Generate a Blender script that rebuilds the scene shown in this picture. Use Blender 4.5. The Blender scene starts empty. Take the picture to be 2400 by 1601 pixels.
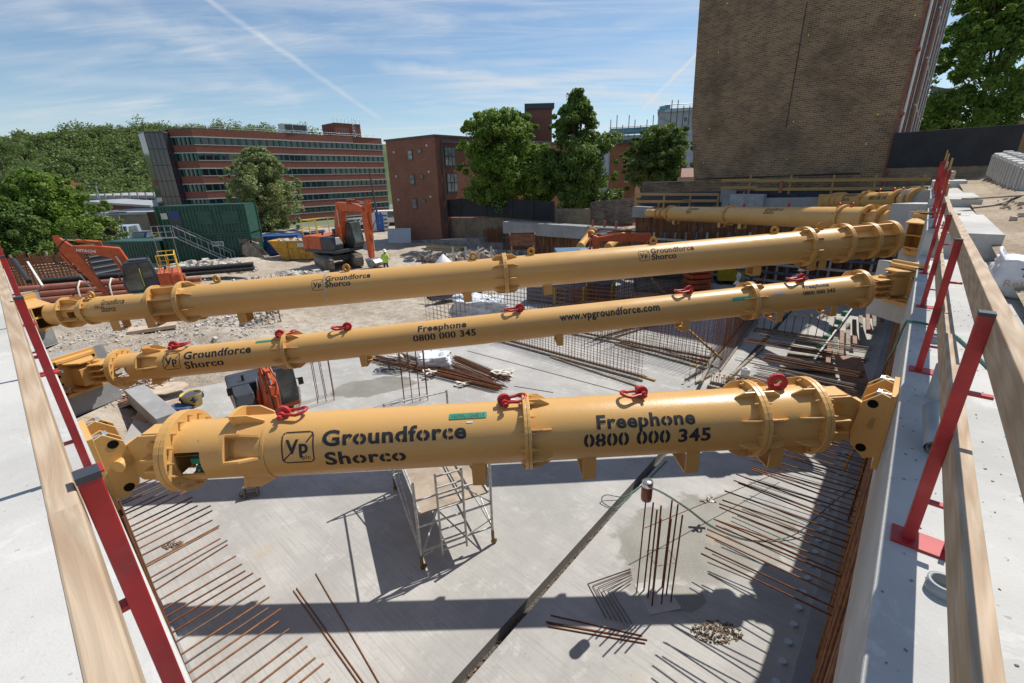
import bpy, bmesh, math, random
import numpy as np
from mathutils import Vector, Matrix
R = math.radians
random.seed(7); rng = np.random.default_rng(7)
SC = bpy.context.scene
COL = SC.collection
# ---------------------------------------------------------------- camera (z = 0 is the top of the capping beam)
H = 1.6; FPX = 1053.0; TH = R(20.1); ROLL = R(1.49)
_f = Vector((0, math.cos(TH), -math.sin(TH))); _r = Vector((1, 0, 0)); _u = Vector((0, math.sin(TH), math.cos(TH)))
_ix = math.cos(ROLL)*_r - math.sin(ROLL)*_u; _iy = -math.sin(ROLL)*_r - math.cos(ROLL)*_u
CAM = Vector((0, 0, H))
cd = bpy.data.cameras.new('camera'); cd.sensor_width = 36; cd.lens = FPX/2400*36; cd.clip_start = .05; cd.clip_end = 6000
cam = bpy.data.objects.new('camera', cd); COL.objects.link(cam)
cam.matrix_world = Matrix((( _ix.x, -_iy.x, -_f.x, 0), (_ix.y, -_iy.y, -_f.y, 0), (_ix.z, -_iy.z, -_f.z, H), (0, 0, 0, 1)))
SC.camera = cam
# ---------------------------------------------------------------- light
SUN_EL, SUN_AZ = 55.2, 49.9
W = bpy.data.worlds.new('World'); SC.world = W; W.use_nodes = True
sd = bpy.data.lights.new('sun', 'SUN'); sd.energy = 4.2; sd.angle = R(.5); sd.color = (1, .95, .87)
so = bpy.data.objects.new('sun', sd); COL.objects.link(so)
sdir = Vector((math.sin(R(SUN_AZ))*math.cos(R(SUN_EL)), math.cos(R(SUN_AZ))*math.cos(R(SUN_EL)), math.sin(R(SUN_EL))))
so.rotation_euler = (-sdir).to_track_quat('-Z', 'Y').to_euler(); so.location = sdir*60
SKY_STRENGTH = .15
SC.view_settings.view_transform = 'Standard'; SC.view_settings.look = 'None'; SC.view_settings.gamma = 1
SC.view_settings.use_curve_mapping = False; SC.view_settings.exposure = 0.32
SC.cycles.max_bounces = 6; SC.cycles.diffuse_bounces = 3; SC.cycles.glossy_bounces = 3; SC.cycles.transparent_max_bounces = 6
# ---------------------------------------------------------------- picking points from sight lines
def ray(x, y): return _f + _ix*((x-1200)/FPX) + _iy*((y-800.5)/FPX)
def gz(x, y, z=0.0):
    d = ray(x, y); return CAM + d*((z-H)/d.z)
def at(x, y, Y):
    d = ray(x, y); return CAM + d*(Y/d.y)
def onplane(x, y, p, n):
    d = ray(x, y); n = Vector(n); return CAM + d*(((Vector(p)-CAM).dot(n))/d.dot(n))
def onaz(px, py, w):      # point on a sight line at camera depth w
    return CAM+ray(px, py)*w
def proj(p):
    q = Vector(p)-CAM; w = q.dot(_f); return 1200+FPX*q.dot(_ix)/w, 800.5+FPX*q.dot(_iy)/w
AZR, AZL = R(41.5), R(-48.0)
dR = Vector((math.sin(AZR), math.cos(AZR), 0)); nR = Vector((math.cos(AZR), -math.sin(AZR), 0))
dL = Vector((math.sin(AZL), math.cos(AZL), 0)); nL = Vector((-math.cos(AZL), math.sin(AZL), 0))
Z = Vector((0, 0, 1))
def RW(s, o, z=0): return dR*s + nR*o + Z*z
def LW(s, o, z=0): return dL*s + nL*o + Z*z
OFR, OFL = .18, -.03          # inner faces of the two capping beams
DS = -5.2                      # slab level
# ---------------------------------------------------------------- sky: Nishita + cirrus and vapour trails
nt = W.node_tree; N = nt.nodes; Lk = nt.links; N.clear()
def nd(t, **k):
    n = N.new(t)
    for a, b in k.items(): setattr(n, a, b)
    return n
def mth(op, a, b=None, c=None, clamp=False):
    n = N.new('ShaderNodeMath'); n.operation = op; n.use_clamp = clamp
    for i, v in enumerate((a, b, c)):
        if v is None: continue
        if isinstance(v, (int, float)): n.inputs[i].default_value = v
        else: Lk.new(v, n.inputs[i])
    return n.outputs[0]
def mixc(f, a, b):
    n = N.new('ShaderNodeMix'); n.data_type = 'RGBA'
    if isinstance(f, (int, float)): n.inputs[0].default_value = f
    else: Lk.new(f, n.inputs[0])
    for i, v in ((6, a), (7, b)):
        if isinstance(v, tuple): n.inputs[i].default_value = (*v, 1)
        else: Lk.new(v, n.inputs[i])
    return n.outputs[2]
sky = nd('ShaderNodeTexSky', sky_type='NISHITA', sun_disc=False, sun_elevation=R(SUN_EL), sun_rotation=R(SUN_AZ), air_density=1.0, dust_density=.15, ozone_density=3.0)
tc = nd('ShaderNodeTexCoord')
sep = nd('ShaderNodeSeparateXYZ'); Lk.new(tc.outputs['Generated'], sep.inputs[0])
zz = mth('MAXIMUM', sep.outputs[2], .02); zz2 = mth('ADD', zz, .12)
cx = mth('DIVIDE', sep.outputs[0], zz2); cy = mth('DIVIDE', sep.outputs[1], zz2)
def cloud(rot, sx, sy, det, lo, hi, dist=.6, off=0):
    cb = nd('ShaderNodeCombineXYZ'); Lk.new(cx, cb.inputs[0]); Lk.new(cy, cb.inputs[1]); cb.inputs[2].default_value = off
    mp = nd('ShaderNodeMapping'); mp.inputs['Rotation'].default_value = (0, 0, R(rot)); mp.inputs['Scale'].default_value = (sx, sy, 1); Lk.new(cb.outputs[0], mp.inputs[0])
    no = nd('ShaderNodeTexNoise'); no.inputs['Scale'].default_value = 1; no.inputs['Detail'].default_value = det; no.inputs['Roughness'].default_value = .6; no.inputs['Distortion'].default_value = dist
    Lk.new(mp.outputs[0], no.inputs[0])
    mr = nd('ShaderNodeMapRange', interpolation_type='SMOOTHSTEP'); mr.inputs[1].default_value = lo; mr.inputs[2].default_value = hi; Lk.new(no.outputs[0], mr.inputs[0])
    return mr.outputs[0]
c1 = cloud(-28, .55, 2.1, 9, .40, .74, .9, 3.1)
c2 = cloud(-12, .9, 4.6, 10, .42, .76, 1.3, 8.2)
cm = cloud(10, .5, .6, 3, .36, .62, .3, 1.7)
cl = mth('MULTIPLY', mth('ADD', mth('MULTIPLY', c1, .62), mth('MULTIPLY', c2, .5)), mth('ADD', mth('MULTIPLY', cm, .85), .22), clamp=True)
def trail(p0, p1, width, amp):
    a = ray(*p0).normalized(); b = ray(*p1).normalized(); n = a.cross(b).normalized(); m = (a+b).normalized(); lim = m.dot(a)
    vn = nd('ShaderNodeVectorMath', operation='NORMALIZE'); Lk.new(tc.outputs['Generated'], vn.inputs[0])
    nz = nd('ShaderNodeTexNoise'); nz.inputs['Scale'].default_value = 28; nz.inputs['Detail'].default_value = 4; Lk.new(vn.outputs[0], nz.inputs[0])
    d1 = nd('ShaderNodeVectorMath', operation='DOT_PRODUCT'); Lk.new(vn.outputs[0], d1.inputs[0]); d1.inputs[1].default_value = n
    d2 = nd('ShaderNodeVectorMath', operation='DOT_PRODUCT'); Lk.new(vn.outputs[0], d2.inputs[0]); d2.inputs[1].default_value = m
    wob = mth('MULTIPLY', mth('SUBTRACT', nz.outputs[0], .5), width*1.3)
    dd = mth('ABSOLUTE', mth('ADD', d1.outputs['Value'], wob))
    k = mth('SUBTRACT', 1, mth('DIVIDE', dd, width), clamp=True)
    e = nd('ShaderNodeMapRange', interpolation_type='SMOOTHSTEP'); e.inputs[1].default_value = lim; e.inputs[2].default_value = lim+.25*(1-lim); Lk.new(d2.outputs['Value'], e.inputs[0])
    return mth('MULTIPLY', mth('MULTIPLY', mth('POWER', k, .8), e.outputs[0]), mth('MULTIPLY', mth('ADD', nz.outputs[0], .25), amp))
for q in (((430, -40), (900, 285), .006, .5), ((150, -60), (720, 250), .02, .22), ((1500, 262), (1668, 92), .0042, .75), ((1520, 262), (1690, 100), .02, .25), ((2268, -60), (2284, 100), .009, .55), ((860, 150), (1560, 232), .012, .55), ((0, 180), (700, 215), .010, .25), ((40, 40), (1100, 130), .014, .3)):
    cl = mth('ADD', cl, trail(*q), clamp=True)
hz = nd('ShaderNodeMapRange', interpolation_type='SMOOTHSTEP'); hz.inputs[1].default_value = .0; hz.inputs[2].default_value = .22; hz.inputs[3].default_value = .12; hz.inputs[4].default_value = 0; Lk.new(sep.outputs[2], hz.inputs[0])
cl = mth('ADD', mth('MULTIPLY', cl, .95), hz.outputs[0], clamp=True)
tint = nd('ShaderNodeMix', data_type='RGBA', blend_type='MULTIPLY'); tint.inputs[0].default_value = 1; Lk.new(sky.outputs[0], tint.inputs[6]); tint.inputs[7].default_value = (.60, .62, .61, 1)
skyc = mixc(cl, tint.outputs[2], (3.7, 3.95, 4.25))
bg = nd('ShaderNodeBackground'); Lk.new(skyc, bg.inputs[0]); bg.inputs[1].default_value = SKY_STRENGTH
wo = nd('ShaderNodeOutputWorld'); Lk.new(bg.outputs[0], wo.inputs[0])
# ---------------------------------------------------------------- materials
class NT:
    def __init__(s, m):
        s.t = m.node_tree; s.n = s.t.nodes; s.l = s.t.links
    def put(s, v, sock):
        if isinstance(v, (int, float)): sock.default_value = v
        elif isinstance(v, (tuple, list)): sock.default_value = (*v, 1) if len(sock.default_value) == 4 and len(v) == 3 else v
        else: s.l.new(v, sock)
    def math(s, op, a, b=None, clamp=False):
        n = s.n.new('ShaderNodeMath'); n.operation = op; n.use_clamp = clamp; s.put(a, n.inputs[0])
        if b is not None: s.put(b, n.inputs[1])
        return n.outputs[0]
    def mix(s, f, a, b, bt='MIX'):
        n = s.n.new('ShaderNodeMix'); n.data_type = 'RGBA'; n.blend_type = bt; s.put(f, n.inputs[0]); s.put(a, n.inputs[6]); s.put(b, n.inputs[7]); return n.outputs[2]
    def co(s, kind='Object', rot=None, scale=(1, 1, 1), loc=(0, 0, 0)):
        c = s.n.new('ShaderNodeTexCoord'); m = s.n.new('ShaderNodeMapping'); s.l.new(c.outputs[kind], m.inputs[0])
        if rot: m.inputs['Rotation'].default_value = rot
        m.inputs['Scale'].default_value = scale; m.inputs['Location'].default_value = loc; return m.outputs[0]
    def noise(s, co, sc, det=4, ro=.55, dist=0):
        n = s.n.new('ShaderNodeTexNoise'); s.l.new(co, n.inputs[0]); n.inputs['Scale'].default_value = sc; n.inputs['Detail'].default_value = det; n.inputs['Roughness'].default_value = ro; n.inputs['Distortion'].default_value = dist; return n.outputs[0]
    def step(s, v, lo, hi, a=0, b=1):
        n = s.n.new('ShaderNodeMapRange'); n.interpolation_type = 'SMOOTHSTEP'; s.put(v, n.inputs[0])
        for i, q in ((1, lo), (2, hi), (3, a), (4, b)): n.inputs[i].default_value = q
        return n.outputs[0]
    def bump(s, h, st, d=.02, prev=None):
        n = s.n.new('ShaderNodeBump'); n.inputs['Strength'].default_value = st; n.inputs['Distance'].default_value = d; s.put(h, n.inputs['Height'])
        if prev is not None: s.l.new(prev, n.inputs['Normal'])
        return n.outputs[0]
MATS = {}
def mat(name, col, rough=.6, metal=0, var=0.0, vs=3.0, col2=None, bump=0, bs=40, spec=.5, fn=None, dirt=0, dirtcol=(.25, .2, .15)):
    if name in MATS: return MATS[name]
    m = bpy.data.materials.new(name); m.use_nodes = True; t = NT(m); b = t.n['Principled BSDF']
    b.inputs['Roughness'].default_value = rough; b.inputs['Metallic'].default_value = metal; b.inputs['Specular IOR Level'].default_value = spec
    co = t.co()
    c = col
    if col2 is not None: c = t.mix(t.step(t.noise(co, vs, 6), .35, .65), col, col2)
    elif var: c = t.mix(t.step(t.noise(co, vs, 5), .3, .7), tuple(x*(1-var) for x in col), tuple(min(1, x*(1+var*.6)) for x in col))
    if dirt: c = t.mix(t.math('MULTIPLY', t.step(t.noise(co, vs*.6+.7, 8, .7), .52, .72), dirt), c, dirtcol)
    t.put(c, b.inputs['Base Color'])
    if bump: t.l.new(t.bump(t.noise(co, bs, 4), bump, .01), b.inputs['Normal'])
    if fn: fn(t, b, co, c)
    MATS[name] = m; return m
def brickmat(name, c1, c2, mortar, bw=.225, bh=.075, ax=None, stain=.5, msize=.01, weather=(.05, .045, .04), bias=0.0, extra=None):
    if name in MATS: return MATS[name]
    m = bpy.data.materials.new(name); m.use_nodes = True; t = NT(m); b = t.n['Principled BSDF']; b.inputs['Roughness'].default_value = .9; b.inputs['Specular IOR Level'].default_value = .2
    c = t.n.new('ShaderNodeTexCoord'); ge = t.n.new('ShaderNodeNewGeometry')
    u = t.n.new('ShaderNodeVectorMath'); u.operation = 'DOT_PRODUCT'; t.l.new(c.outputs['Object'], u.inputs[0])
    cr = t.n.new('ShaderNodeVectorMath'); cr.operation = 'CROSS_PRODUCT'; cr.inputs[0].default_value = (0, 0, 1); t.l.new(ge.outputs['True Normal'], cr.inputs[1]); t.l.new(cr.outputs[0], u.inputs[1])
    sp = t.n.new('ShaderNodeSeparateXYZ'); t.l.new(c.outputs['Object'], sp.inputs[0])
    cb = t.n.new('ShaderNodeCombineXYZ'); t.l.new(u.outputs['Value'], cb.inputs[0]); t.l.new(sp.outputs[2], cb.inputs[1])
    br = t.n.new('ShaderNodeTexBrick'); t.l.new(cb.outputs[0], br.inputs[0]); br.inputs['Scale'].default_value = 1; br.inputs['Brick Width'].default_value = bw; br.inputs['Row Height'].default_value = bh; br.inputs['Mortar Size'].default_value = msize; br.inputs['Bias'].default_value = bias
    br.inputs['Color1'].default_value = (*c1, 1); br.inputs['Color2'].default_value = (*c2, 1); br.inputs['Mortar'].default_value = (*mortar, 1)
    n1 = t.noise(cb.outputs[0], .45, 8, .65); n2 = t.noise(cb.outputs[0], 2.3, 6, .6)
    col = t.mix(t.math('MULTIPLY', t.step(n1, .42, .68), stain), br.outputs[0], weather)
    col = t.mix(t.math('MULTIPLY', t.step(n2, .5, .75), stain*.5), col, tuple(x*1.35 for x in c1))
    if extra: col = extra(t, cb.outputs[0], sp.outputs, col)
    t.put(col, b.inputs['Base Color'])
    t.l.new(t.bump(br.outputs['Fac'], -.5, .01), b.inputs['Normal'])
    MATS[name] = m; return m
def strutpaint(t, b, co, c):
    n = t.noise(co, 1.6, 6, .6); c2 = t.mix(t.math('MULTIPLY', t.step(n, .45, .75), .35), c, (.55, .31, .11))
    sp = t.n.new('ShaderNodeSeparateXYZ'); t.l.new(co, sp.inputs[0])
    fine = t.noise(co, 38, 3, .5); spot = t.step(fine, .70, .74)
    big = t.step(t.noise(co, 2.2, 3), .5, .62)
    c2 = t.mix(t.math('MULTIPLY', t.math('MULTIPLY', spot, big), .55), c2, (.2, .12, .05))
    scr = t.noise(t.co(scale=(3, 40, 40)), 1.5, 4, .6); c2 = t.mix(t.math('MULTIPLY', t.step(scr, .68, .74), .5), c2, (.5, .36, .2))
    t.put(c2, b.inputs['Base Color']); t.put(t.step(n, .3, .7, .3, .5), b.inputs['Roughness'])
    t.l.new(t.bump(t.noise(co, 55, 4, .6), .16, .008, t.bump(t.noise(co, 5, 3), .12, .01)), b.inputs['Normal'])
YEL = mat('strut_yellow_paint', (.63, .36, .115), .38, fn=strutpaint)
YELD = mat('dark_yellow_paint', (.55, .27, .045), .45, var=.15, dirt=.35)
INK = mat('stencil_black', (.018, .02, .025), .7, var=.3, vs=30)
REDS = mat('shackle_red', (.46, .035, .035), .4, var=.25, vs=30, bump=.1)
REDP = mat('post_red_paint', (.40, .02, .022), .45, var=.2, vs=9, dirt=.3, dirtcol=(.3, .12, .1))
STEEL = mat('galvanised_steel', (.45, .46, .46), .42, .6, var=.25, vs=14)
ALU = mat('scaffold_aluminium', (.55, .55, .52), .45, .35, var=.3, vs=12, dirt=.5, dirtcol=(.45, .4, .33))
RUST = mat('rusty_rebar', (.20, .085, .04), .85, var=.35, vs=9, col2=(.13, .055, .032), spec=.2)
RUST2 = mat('light_rust_rebar', (.30, .15, .075), .85, col2=(.2, .1, .06), vs=12, spec=.2)
DKBAR = mat('mill_scale_rebar', (.11, .085, .075), .7, col2=(.17, .11, .08), vs=10)
BLACK = mat('black_rubber', (.02, .02, .022), .65, var=.2, vs=10, dirt=.4, dirtcol=(.18, .15, .12))
DGREY = mat('dark_grey_paint', (.045, .05, .06), .4, var=.2)
ORANGE = mat('excavator_orange', (.56, .10, .026), .42, var=.18, vs=4, dirt=.35, dirtcol=(.3, .12, .06))
GLASS = mat('cab_glass', (.10, .125, .12), .06, spec=1.0, var=.5, vs=1.2)
WHITE = mat('white_paint', (.75, .75, .73), .5, var=.08)
GREENC = mat('container_green', (.012, .075, .05), .45, var=.25, vs=2, dirt=.3, dirtcol=(.05, .08, .06))
BLUEC = mat('container_blue', (.02, .07, .24), .45, var=.25, vs=2, dirt=.3, dirtcol=(.06, .08, .12))
GREENT = mat('tag_green', (.03, .27, .17), .5, var=.2, vs=30)
HOSE = mat('green_hose', (.02, .12, .09), .4)
def woodfn(t, b, co, c):
    g = t.noise(t.co(scale=(1.1, 14, 14)), 2.2, 5, .55, 1.2)
    w = t.n.new('ShaderNodeTexWave'); w.inputs['Scale'].default_value = 1; w.inputs['Distortion'].default_value = 9; w.inputs['Detail'].default_value = 3; w.inputs['Detail Scale'].default_value = .7; t.l.new(t.co(scale=(.8, 26, 26)), w.inputs[0])
    c2 = t.mix(t.step(g, .3, .7), c, tuple(x*.72 for x in c) if isinstance(c, tuple) else c); c2 = t.mix(t.math('MULTIPLY', w.outputs[0], .45), c2, (.30, .18, .10))
    kn = t.n.new('ShaderNodeTexVoronoi'); kn.inputs['Scale'].default_value = 1; t.l.new(t.co(scale=(1.3, 7, 7)), kn.inputs[0]); c2 = t.mix(t.step(kn.outputs[0], .0, .1, .75, 0), c2, (.2, .1, .05))
    t.put(c2, b.inputs['Base Color']); t.l.new(t.bump(g, .25, .01), b.inputs['Normal'])
WOOD = mat('sawn_timber', (.54, .42, .30), .75, fn=woodfn, spec=.25)
WOODY = mat('yellow_timber', (.46, .30, .11), .75, fn=woodfn, spec=.25)
WOODG = mat('weathered_timber', (.30, .26, .21), .85, var=.3, vs=5, spec=.2)
PLY = mat('plywood_brown', (.25, .13, .075), .7, var=.25, vs=4, dirt=.4, dirtcol=(.35, .28, .2))
def concfn(streak, damp=None, base=None):
    def f(t, b, co, c):
        w = t.co('Object')
        n1 = t.noise(w, .5, 7, .6); n2 = t.noise(w, 3.5, 6, .65); n3 = t.noise(w, 60, 3, .6)
        c2 = t.mix(t.step(n1, .35, .68), tuple(x*.80 for x in base), tuple(min(1, x*1.08) for x in base))
        c2 = t.mix(t.math('MULTIPLY', t.step(n2, .5, .75), .35), c2, tuple(min(1, x*1.18) for x in base))
        c2 = t.mix(t.math('MULTIPLY', t.step(n3, .62, .72), .3), c2, tuple(x*.6 for x in base)); n5 = t.noise(w, 22, 2, .5); c2 = t.mix(t.math('MULTIPLY', t.step(n5, .69, .73), .55), c2, tuple(x*.5 for x in base)); n6 = t.noise(t.co('Object', scale=(1, 1, 1), loc=(7, 3, 0)), 1.7, 8, .75, .5); c2 = t.mix(t.math('MULTIPLY', t.step(n6, .55, .62), .45), c2, tuple(min(1, x*1.25) for x in base)); c2 = t.mix(t.math('MULTIPLY', t.step(n6, .40, .33), .4), c2, tuple(x*.72 for x in base))
        hb = n3
        if streak:
            def dt(vv):
                n_ = t.n.new('ShaderNodeVectorMath'); n_.operation = 'DOT_PRODUCT'; t.l.new(w, n_.inputs[0]); n_.inputs[1].default_value = vv; return n_.outputs['Value']
            cb = t.n.new('ShaderNodeCombineXYZ'); t.put(t.math('MULTIPLY', dt(tuple(dL)), .55), cb.inputs[0]); t.put(t.math('MULTIPLY', dt(tuple(dR)), 20), cb.inputs[1])
            st = t.noise(cb.outputs[0], 1.5, 4, .6); cb2 = t.n.new('ShaderNodeCombineXYZ'); t.put(t.math('MULTIPLY', dt(tuple(dL)), .16), cb2.inputs[0]); t.put(t.math('MULTIPLY', dt(tuple(dR)), 1.1), cb2.inputs[1]); st2 = t.noise(cb2.outputs[0], 1.0, 5, .6)
            c2 = t.mix(t.math('MULTIPLY', t.step(st, .45, .68), .5), c2, tuple(x*.70 for x in base)); c2 = t.mix(t.math('MULTIPLY', t.step(st2, .5, .7), .5), c2, tuple(x*.74 for x in base)); hb = st
        ro = .85
        if damp:
            sp = t.n.new('ShaderNodeSeparateXYZ'); t.l.new(w, sp.inputs[0]); tot = None
            for (x, y, r1, r2, a) in damp:
                dx = t.math('SUBTRACT', sp.outputs[0], x); dy = t.math('SUBTRACT', sp.outputs[1], y); ca, sa = math.cos(a), math.sin(a)
                u = t.math('DIVIDE', t.math('ADD', t.math('MULTIPLY', dx, ca), t.math('MULTIPLY', dy, sa)), r1); v = t.math('DIVIDE', t.math('SUBTRACT', t.math('MULTIPLY', dy, ca), t.math('MULTIPLY', dx, sa)), r2)
                q = t.math('SUBTRACT', 1, t.math('SQRT', t.math('ADD', t.math('MULTIPLY', u, u), t.math('MULTIPLY', v, v))))
                tot = q if tot is None else t.math('MAXIMUM', tot, q)
            q = t.math('ADD', tot, t.math('MULTIPLY', t.math('SUBTRACT', t.noise(w, 1.1, 5, .55), .5), 1.1)); k = t.step(q, .06, .16)
            wet = t.mix(t.step(t.noise(w, .8, 4), .35, .65), (.20, .19, .165), (.27, .26, .23)); wet = t.mix(t.step(t.noise(w, 45, 2), .6, .7), wet, (.42, .40, .37))
            c2 = t.mix(k, c2, wet); n = t.n.new('ShaderNodeMapRange'); t.put(k, n.inputs[0]); n.inputs[3].default_value = .85; n.inputs[4].default_value = .55; ro = n.outputs[0]
            rs = t.math('MULTIPLY', t.step(t.noise(w, .9, 6, .7), .6, .72), .35); c2 = t.mix(rs, c2, (.45, .34, .22))
        t.put(c2, b.inputs['Base Color']); t.put(ro, b.inputs['Roughness']); t.l.new(t.bump(hb, .22, .01, t.bump(t.noise(w, 140, 2), .15, .004)), b.inputs['Normal'])
    return f
CB = (.50, .49, .465)
_dp = [gz(1590, 1262, DS), gz(880, 905, DS), gz(1560, 1400, DS)]
SLABM = mat('slab_concrete', CB, .85, fn=concfn(24, [(_dp[0].x+.45, _dp[0].y+.1, 2.2, 1.15, .35), (_dp[1].x, _dp[1].y, 1.6, .8, .35), (_dp[2].x+.2, _dp[2].y, .5, .3, 0)], (.43, .42, .40)), spec=.3)
CONC = mat('beam_concrete', CB, .85, fn=concfn(0, None, CB), spec=.3)
CONCG = mat('grey_wall_concrete', CB, .9, fn=concfn(0, None, (.33, .335, .335)), spec=.2)
PIPEG = mat('grey_pvc', (.33, .34, .34), .45, var=.15)
# ---------------------------------------------------------------- mesh helper
class MB:
    def __init__(s): s.v = []; s.f = []; s.sm = []
    def add(s, vs, fs, smooth=False):
        o = len(s.v); s.v += [tuple(v) for v in vs]; s.f += [tuple(i+o for i in f) for f in fs]; s.sm += [smooth]*len(fs); return s
    def box(s, c, sz, M=None):
        hx, hy, hz = sz[0]/2, sz[1]/2, sz[2]/2; vs = [Vector((x*hx, y*hy, z*hz)) for z in (-1, 1) for y in (-1, 1) for x in (-1, 1)]
        c = Vector(c); vs = [(M @ v if M is not None else v)+c for v in vs]
        return s.add(vs, [(0, 2, 3, 1), (4, 5, 7, 6), (0, 1, 5, 4), (2, 6, 7, 3), (0, 4, 6, 2), (1, 3, 7, 5)])
    def bar(s, p, q, w, h=None, up=(0, 0, 1)):
        p, q = Vector(p), Vector(q); h = w if h is None else h; d = q-p; L = d.length; d.normalize(); up = Vector(up)
        if abs(d.dot(up)) > .99: up = Vector((1, 0, 0))
        sd = d.cross(up).normalized(); u = sd.cross(d)
        return s.box((p+q)/2, (L, w, h), Matrix((d, -sd, u)).transposed())
    def tube(s, p, q, r, n=8, r2=None, caps=True, smooth=True):
        p, q = Vector(p), Vector(q); r2 = r if r2 is None else r2; d = (q-p).normalized(); a = d.orthogonal().normalized(); b = d.cross(a)
        vs = [p+(a*math.cos(2*math.pi*i/n)+b*math.sin(2*math.pi*i/n))*r for i in range(n)]+[q+(a*math.cos(2*math.pi*i/n)+b*math.sin(2*math.pi*i/n))*r2 for i in range(n)]
        s.add(vs, [(i, (i+1) % n, n+(i+1) % n, n+i) for i in range(n)], smooth)
        if caps: s.add(vs[:n], [tuple(range(n-1, -1, -1))]); s.add(vs[n:], [tuple(range(n))])
        return s
    def path(s, pts, r, n=6):
        pts = [Vector(p) for p in pts]; rings = []; a = None
        for i, p in enumerate(pts):
            d = (pts[min(i+1, len(pts)-1)]-pts[max(i-1, 0)]).normalized()
            a = d.orthogonal().normalized() if a is None else (a-d*a.dot(d)).normalized(); b = d.cross(a)
            rings.append([p+(a*math.cos(2*math.pi*k/n)+b*math.sin(2*math.pi*k/n))*r for k in range(n)])
        vs = sum(rings, []); fs = [(j*n+k, j*n+(k+1) % n, (j+1)*n+(k+1) % n, (j+1)*n+k) for j in range(len(pts)-1) for k in range(n)]
        s.add(vs, fs, True); s.add(rings[0], [tuple(range(n-1, -1, -1))]); s.add(rings[-1], [tuple(range(n))]); return s
    def prism(s, pts, ext):
        pts = [Vector(p) for p in pts]; e = Vector(ext); n = len(pts)
        return s.add(pts+[p+e for p in pts], [tuple(range(n-1, -1, -1)), tuple(range(n, 2*n))]+[(i, (i+1) % n, n+(i+1) % n, n+i) for i in range(n)])
    def ring(s, c, ax, r0, r1, t, n=40):
        c, ax = Vector(c), Vector(ax).normalized(); a = ax.orthogonal().normalized(); b = ax.cross(a); vs = []
        for rr, tt in ((r0, -t/2), (r1, -t/2), (r1, t/2), (r0, t/2)): vs += [c+ax*tt+(a*math.cos(2*math.pi*i/n)+b*math.sin(2*math.pi*i/n))*rr for i in range(n)]
        s.add(vs, [(k*n+i, k*n+(i+1) % n, ((k+1) % 4)*n+(i+1) % n, ((k+1) % 4)*n+i) for k in range(4) for i in range(n)]); return s
    def torus(s, c, ax, r, t, n=20, m=8, a0=0, a1=2*math.pi):
        c, ax = Vector(c), Vector(ax).normalized(); a = ax.orthogonal().normalized(); b = ax.cross(a)
        return s.path([c+(a*math.cos(a0+(a1-a0)*i/n)+b*math.sin(a0+(a1-a0)*i/n))*r for i in range(n+1)], t, m)
    def lathe(s, prof, c=(0, 0, 0), n=20, M=None):
        c = Vector(c); vs = []
        for r, z in prof:
            for i in range(n):
                v = Vector((r*math.cos(2*math.pi*i/n), r*math.sin(2*math.pi*i/n), z)); vs.append((M @ v if M is not None else v)+c)
        return s.add(vs, [(k*n+i, k*n+(i+1) % n, (k+1)*n+(i+1) % n, (k+1)*n+i) for k in range(len(prof)-1) for i in range(n)], True)
    def build(s, name, m, parent=None, bevel=0, fix=True):
        me = bpy.data.meshes.new(name); me.from_pydata(s.v, [], s.f); me.polygons.foreach_set('use_smooth', s.sm)
        if fix:
            bm = bmesh.new(); bm.from_mesh(me); bmesh.ops.recalc_face_normals(bm, faces=bm.faces); bm.to_mesh(me); bm.free()
        o = bpy.data.objects.new(name, me); COL.objects.link(o); me.materials.append(m)
        if parent is not None: o.parent = parent
        if bevel:
            b = o.modifiers.new('bevel', 'BEVEL'); b.width = bevel; b.segments = 2; b.limit_method = 'ANGLE'; b.angle_limit = R(50)
        return o
def tag(o, label=None, cat=None, group=None, kind=None):
    if cat and not kind: kind = 'thing'
    for k, v in (('label', label), ('category', cat), ('group', group), ('kind', kind)):
        if v: o[k] = v
    return o
def empty(name, label, cat, loc=(0, 0, 0), M=None, group=None):
    o = bpy.data.objects.new(name, None); COL.objects.link(o); o.empty_display_size = .2
    if M is not None: o.matrix_world = Matrix.Translation(Vector(loc)) @ M.to_4x4()
    else: o.location = loc
    return tag(o, label, cat, group)
def frame(x, z=(0, 0, 1)):
    x = Vector(x).normalized(); y = Vector(z).cross(x).normalized(); return Matrix((x, y, x.cross(y))).transposed()
def copy_thing(r, loc=None, M=None, label=None):
    c = r.copy(); COL.objects.link(c)
    if M is not None: c.matrix_world = Matrix.Translation(Vector(loc)) @ M.to_4x4()
    elif loc is not None: c.location = loc
    if label: c['label'] = label
    for ch in [o for o in bpy.data.objects if o.parent == r]:
        d = ch.copy(); COL.objects.link(d); d.parent = c
        for g in [o for o in bpy.data.objects if o.parent == ch]:
            e = g.copy(); COL.objects.link(e); e.parent = d
    return c
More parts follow.
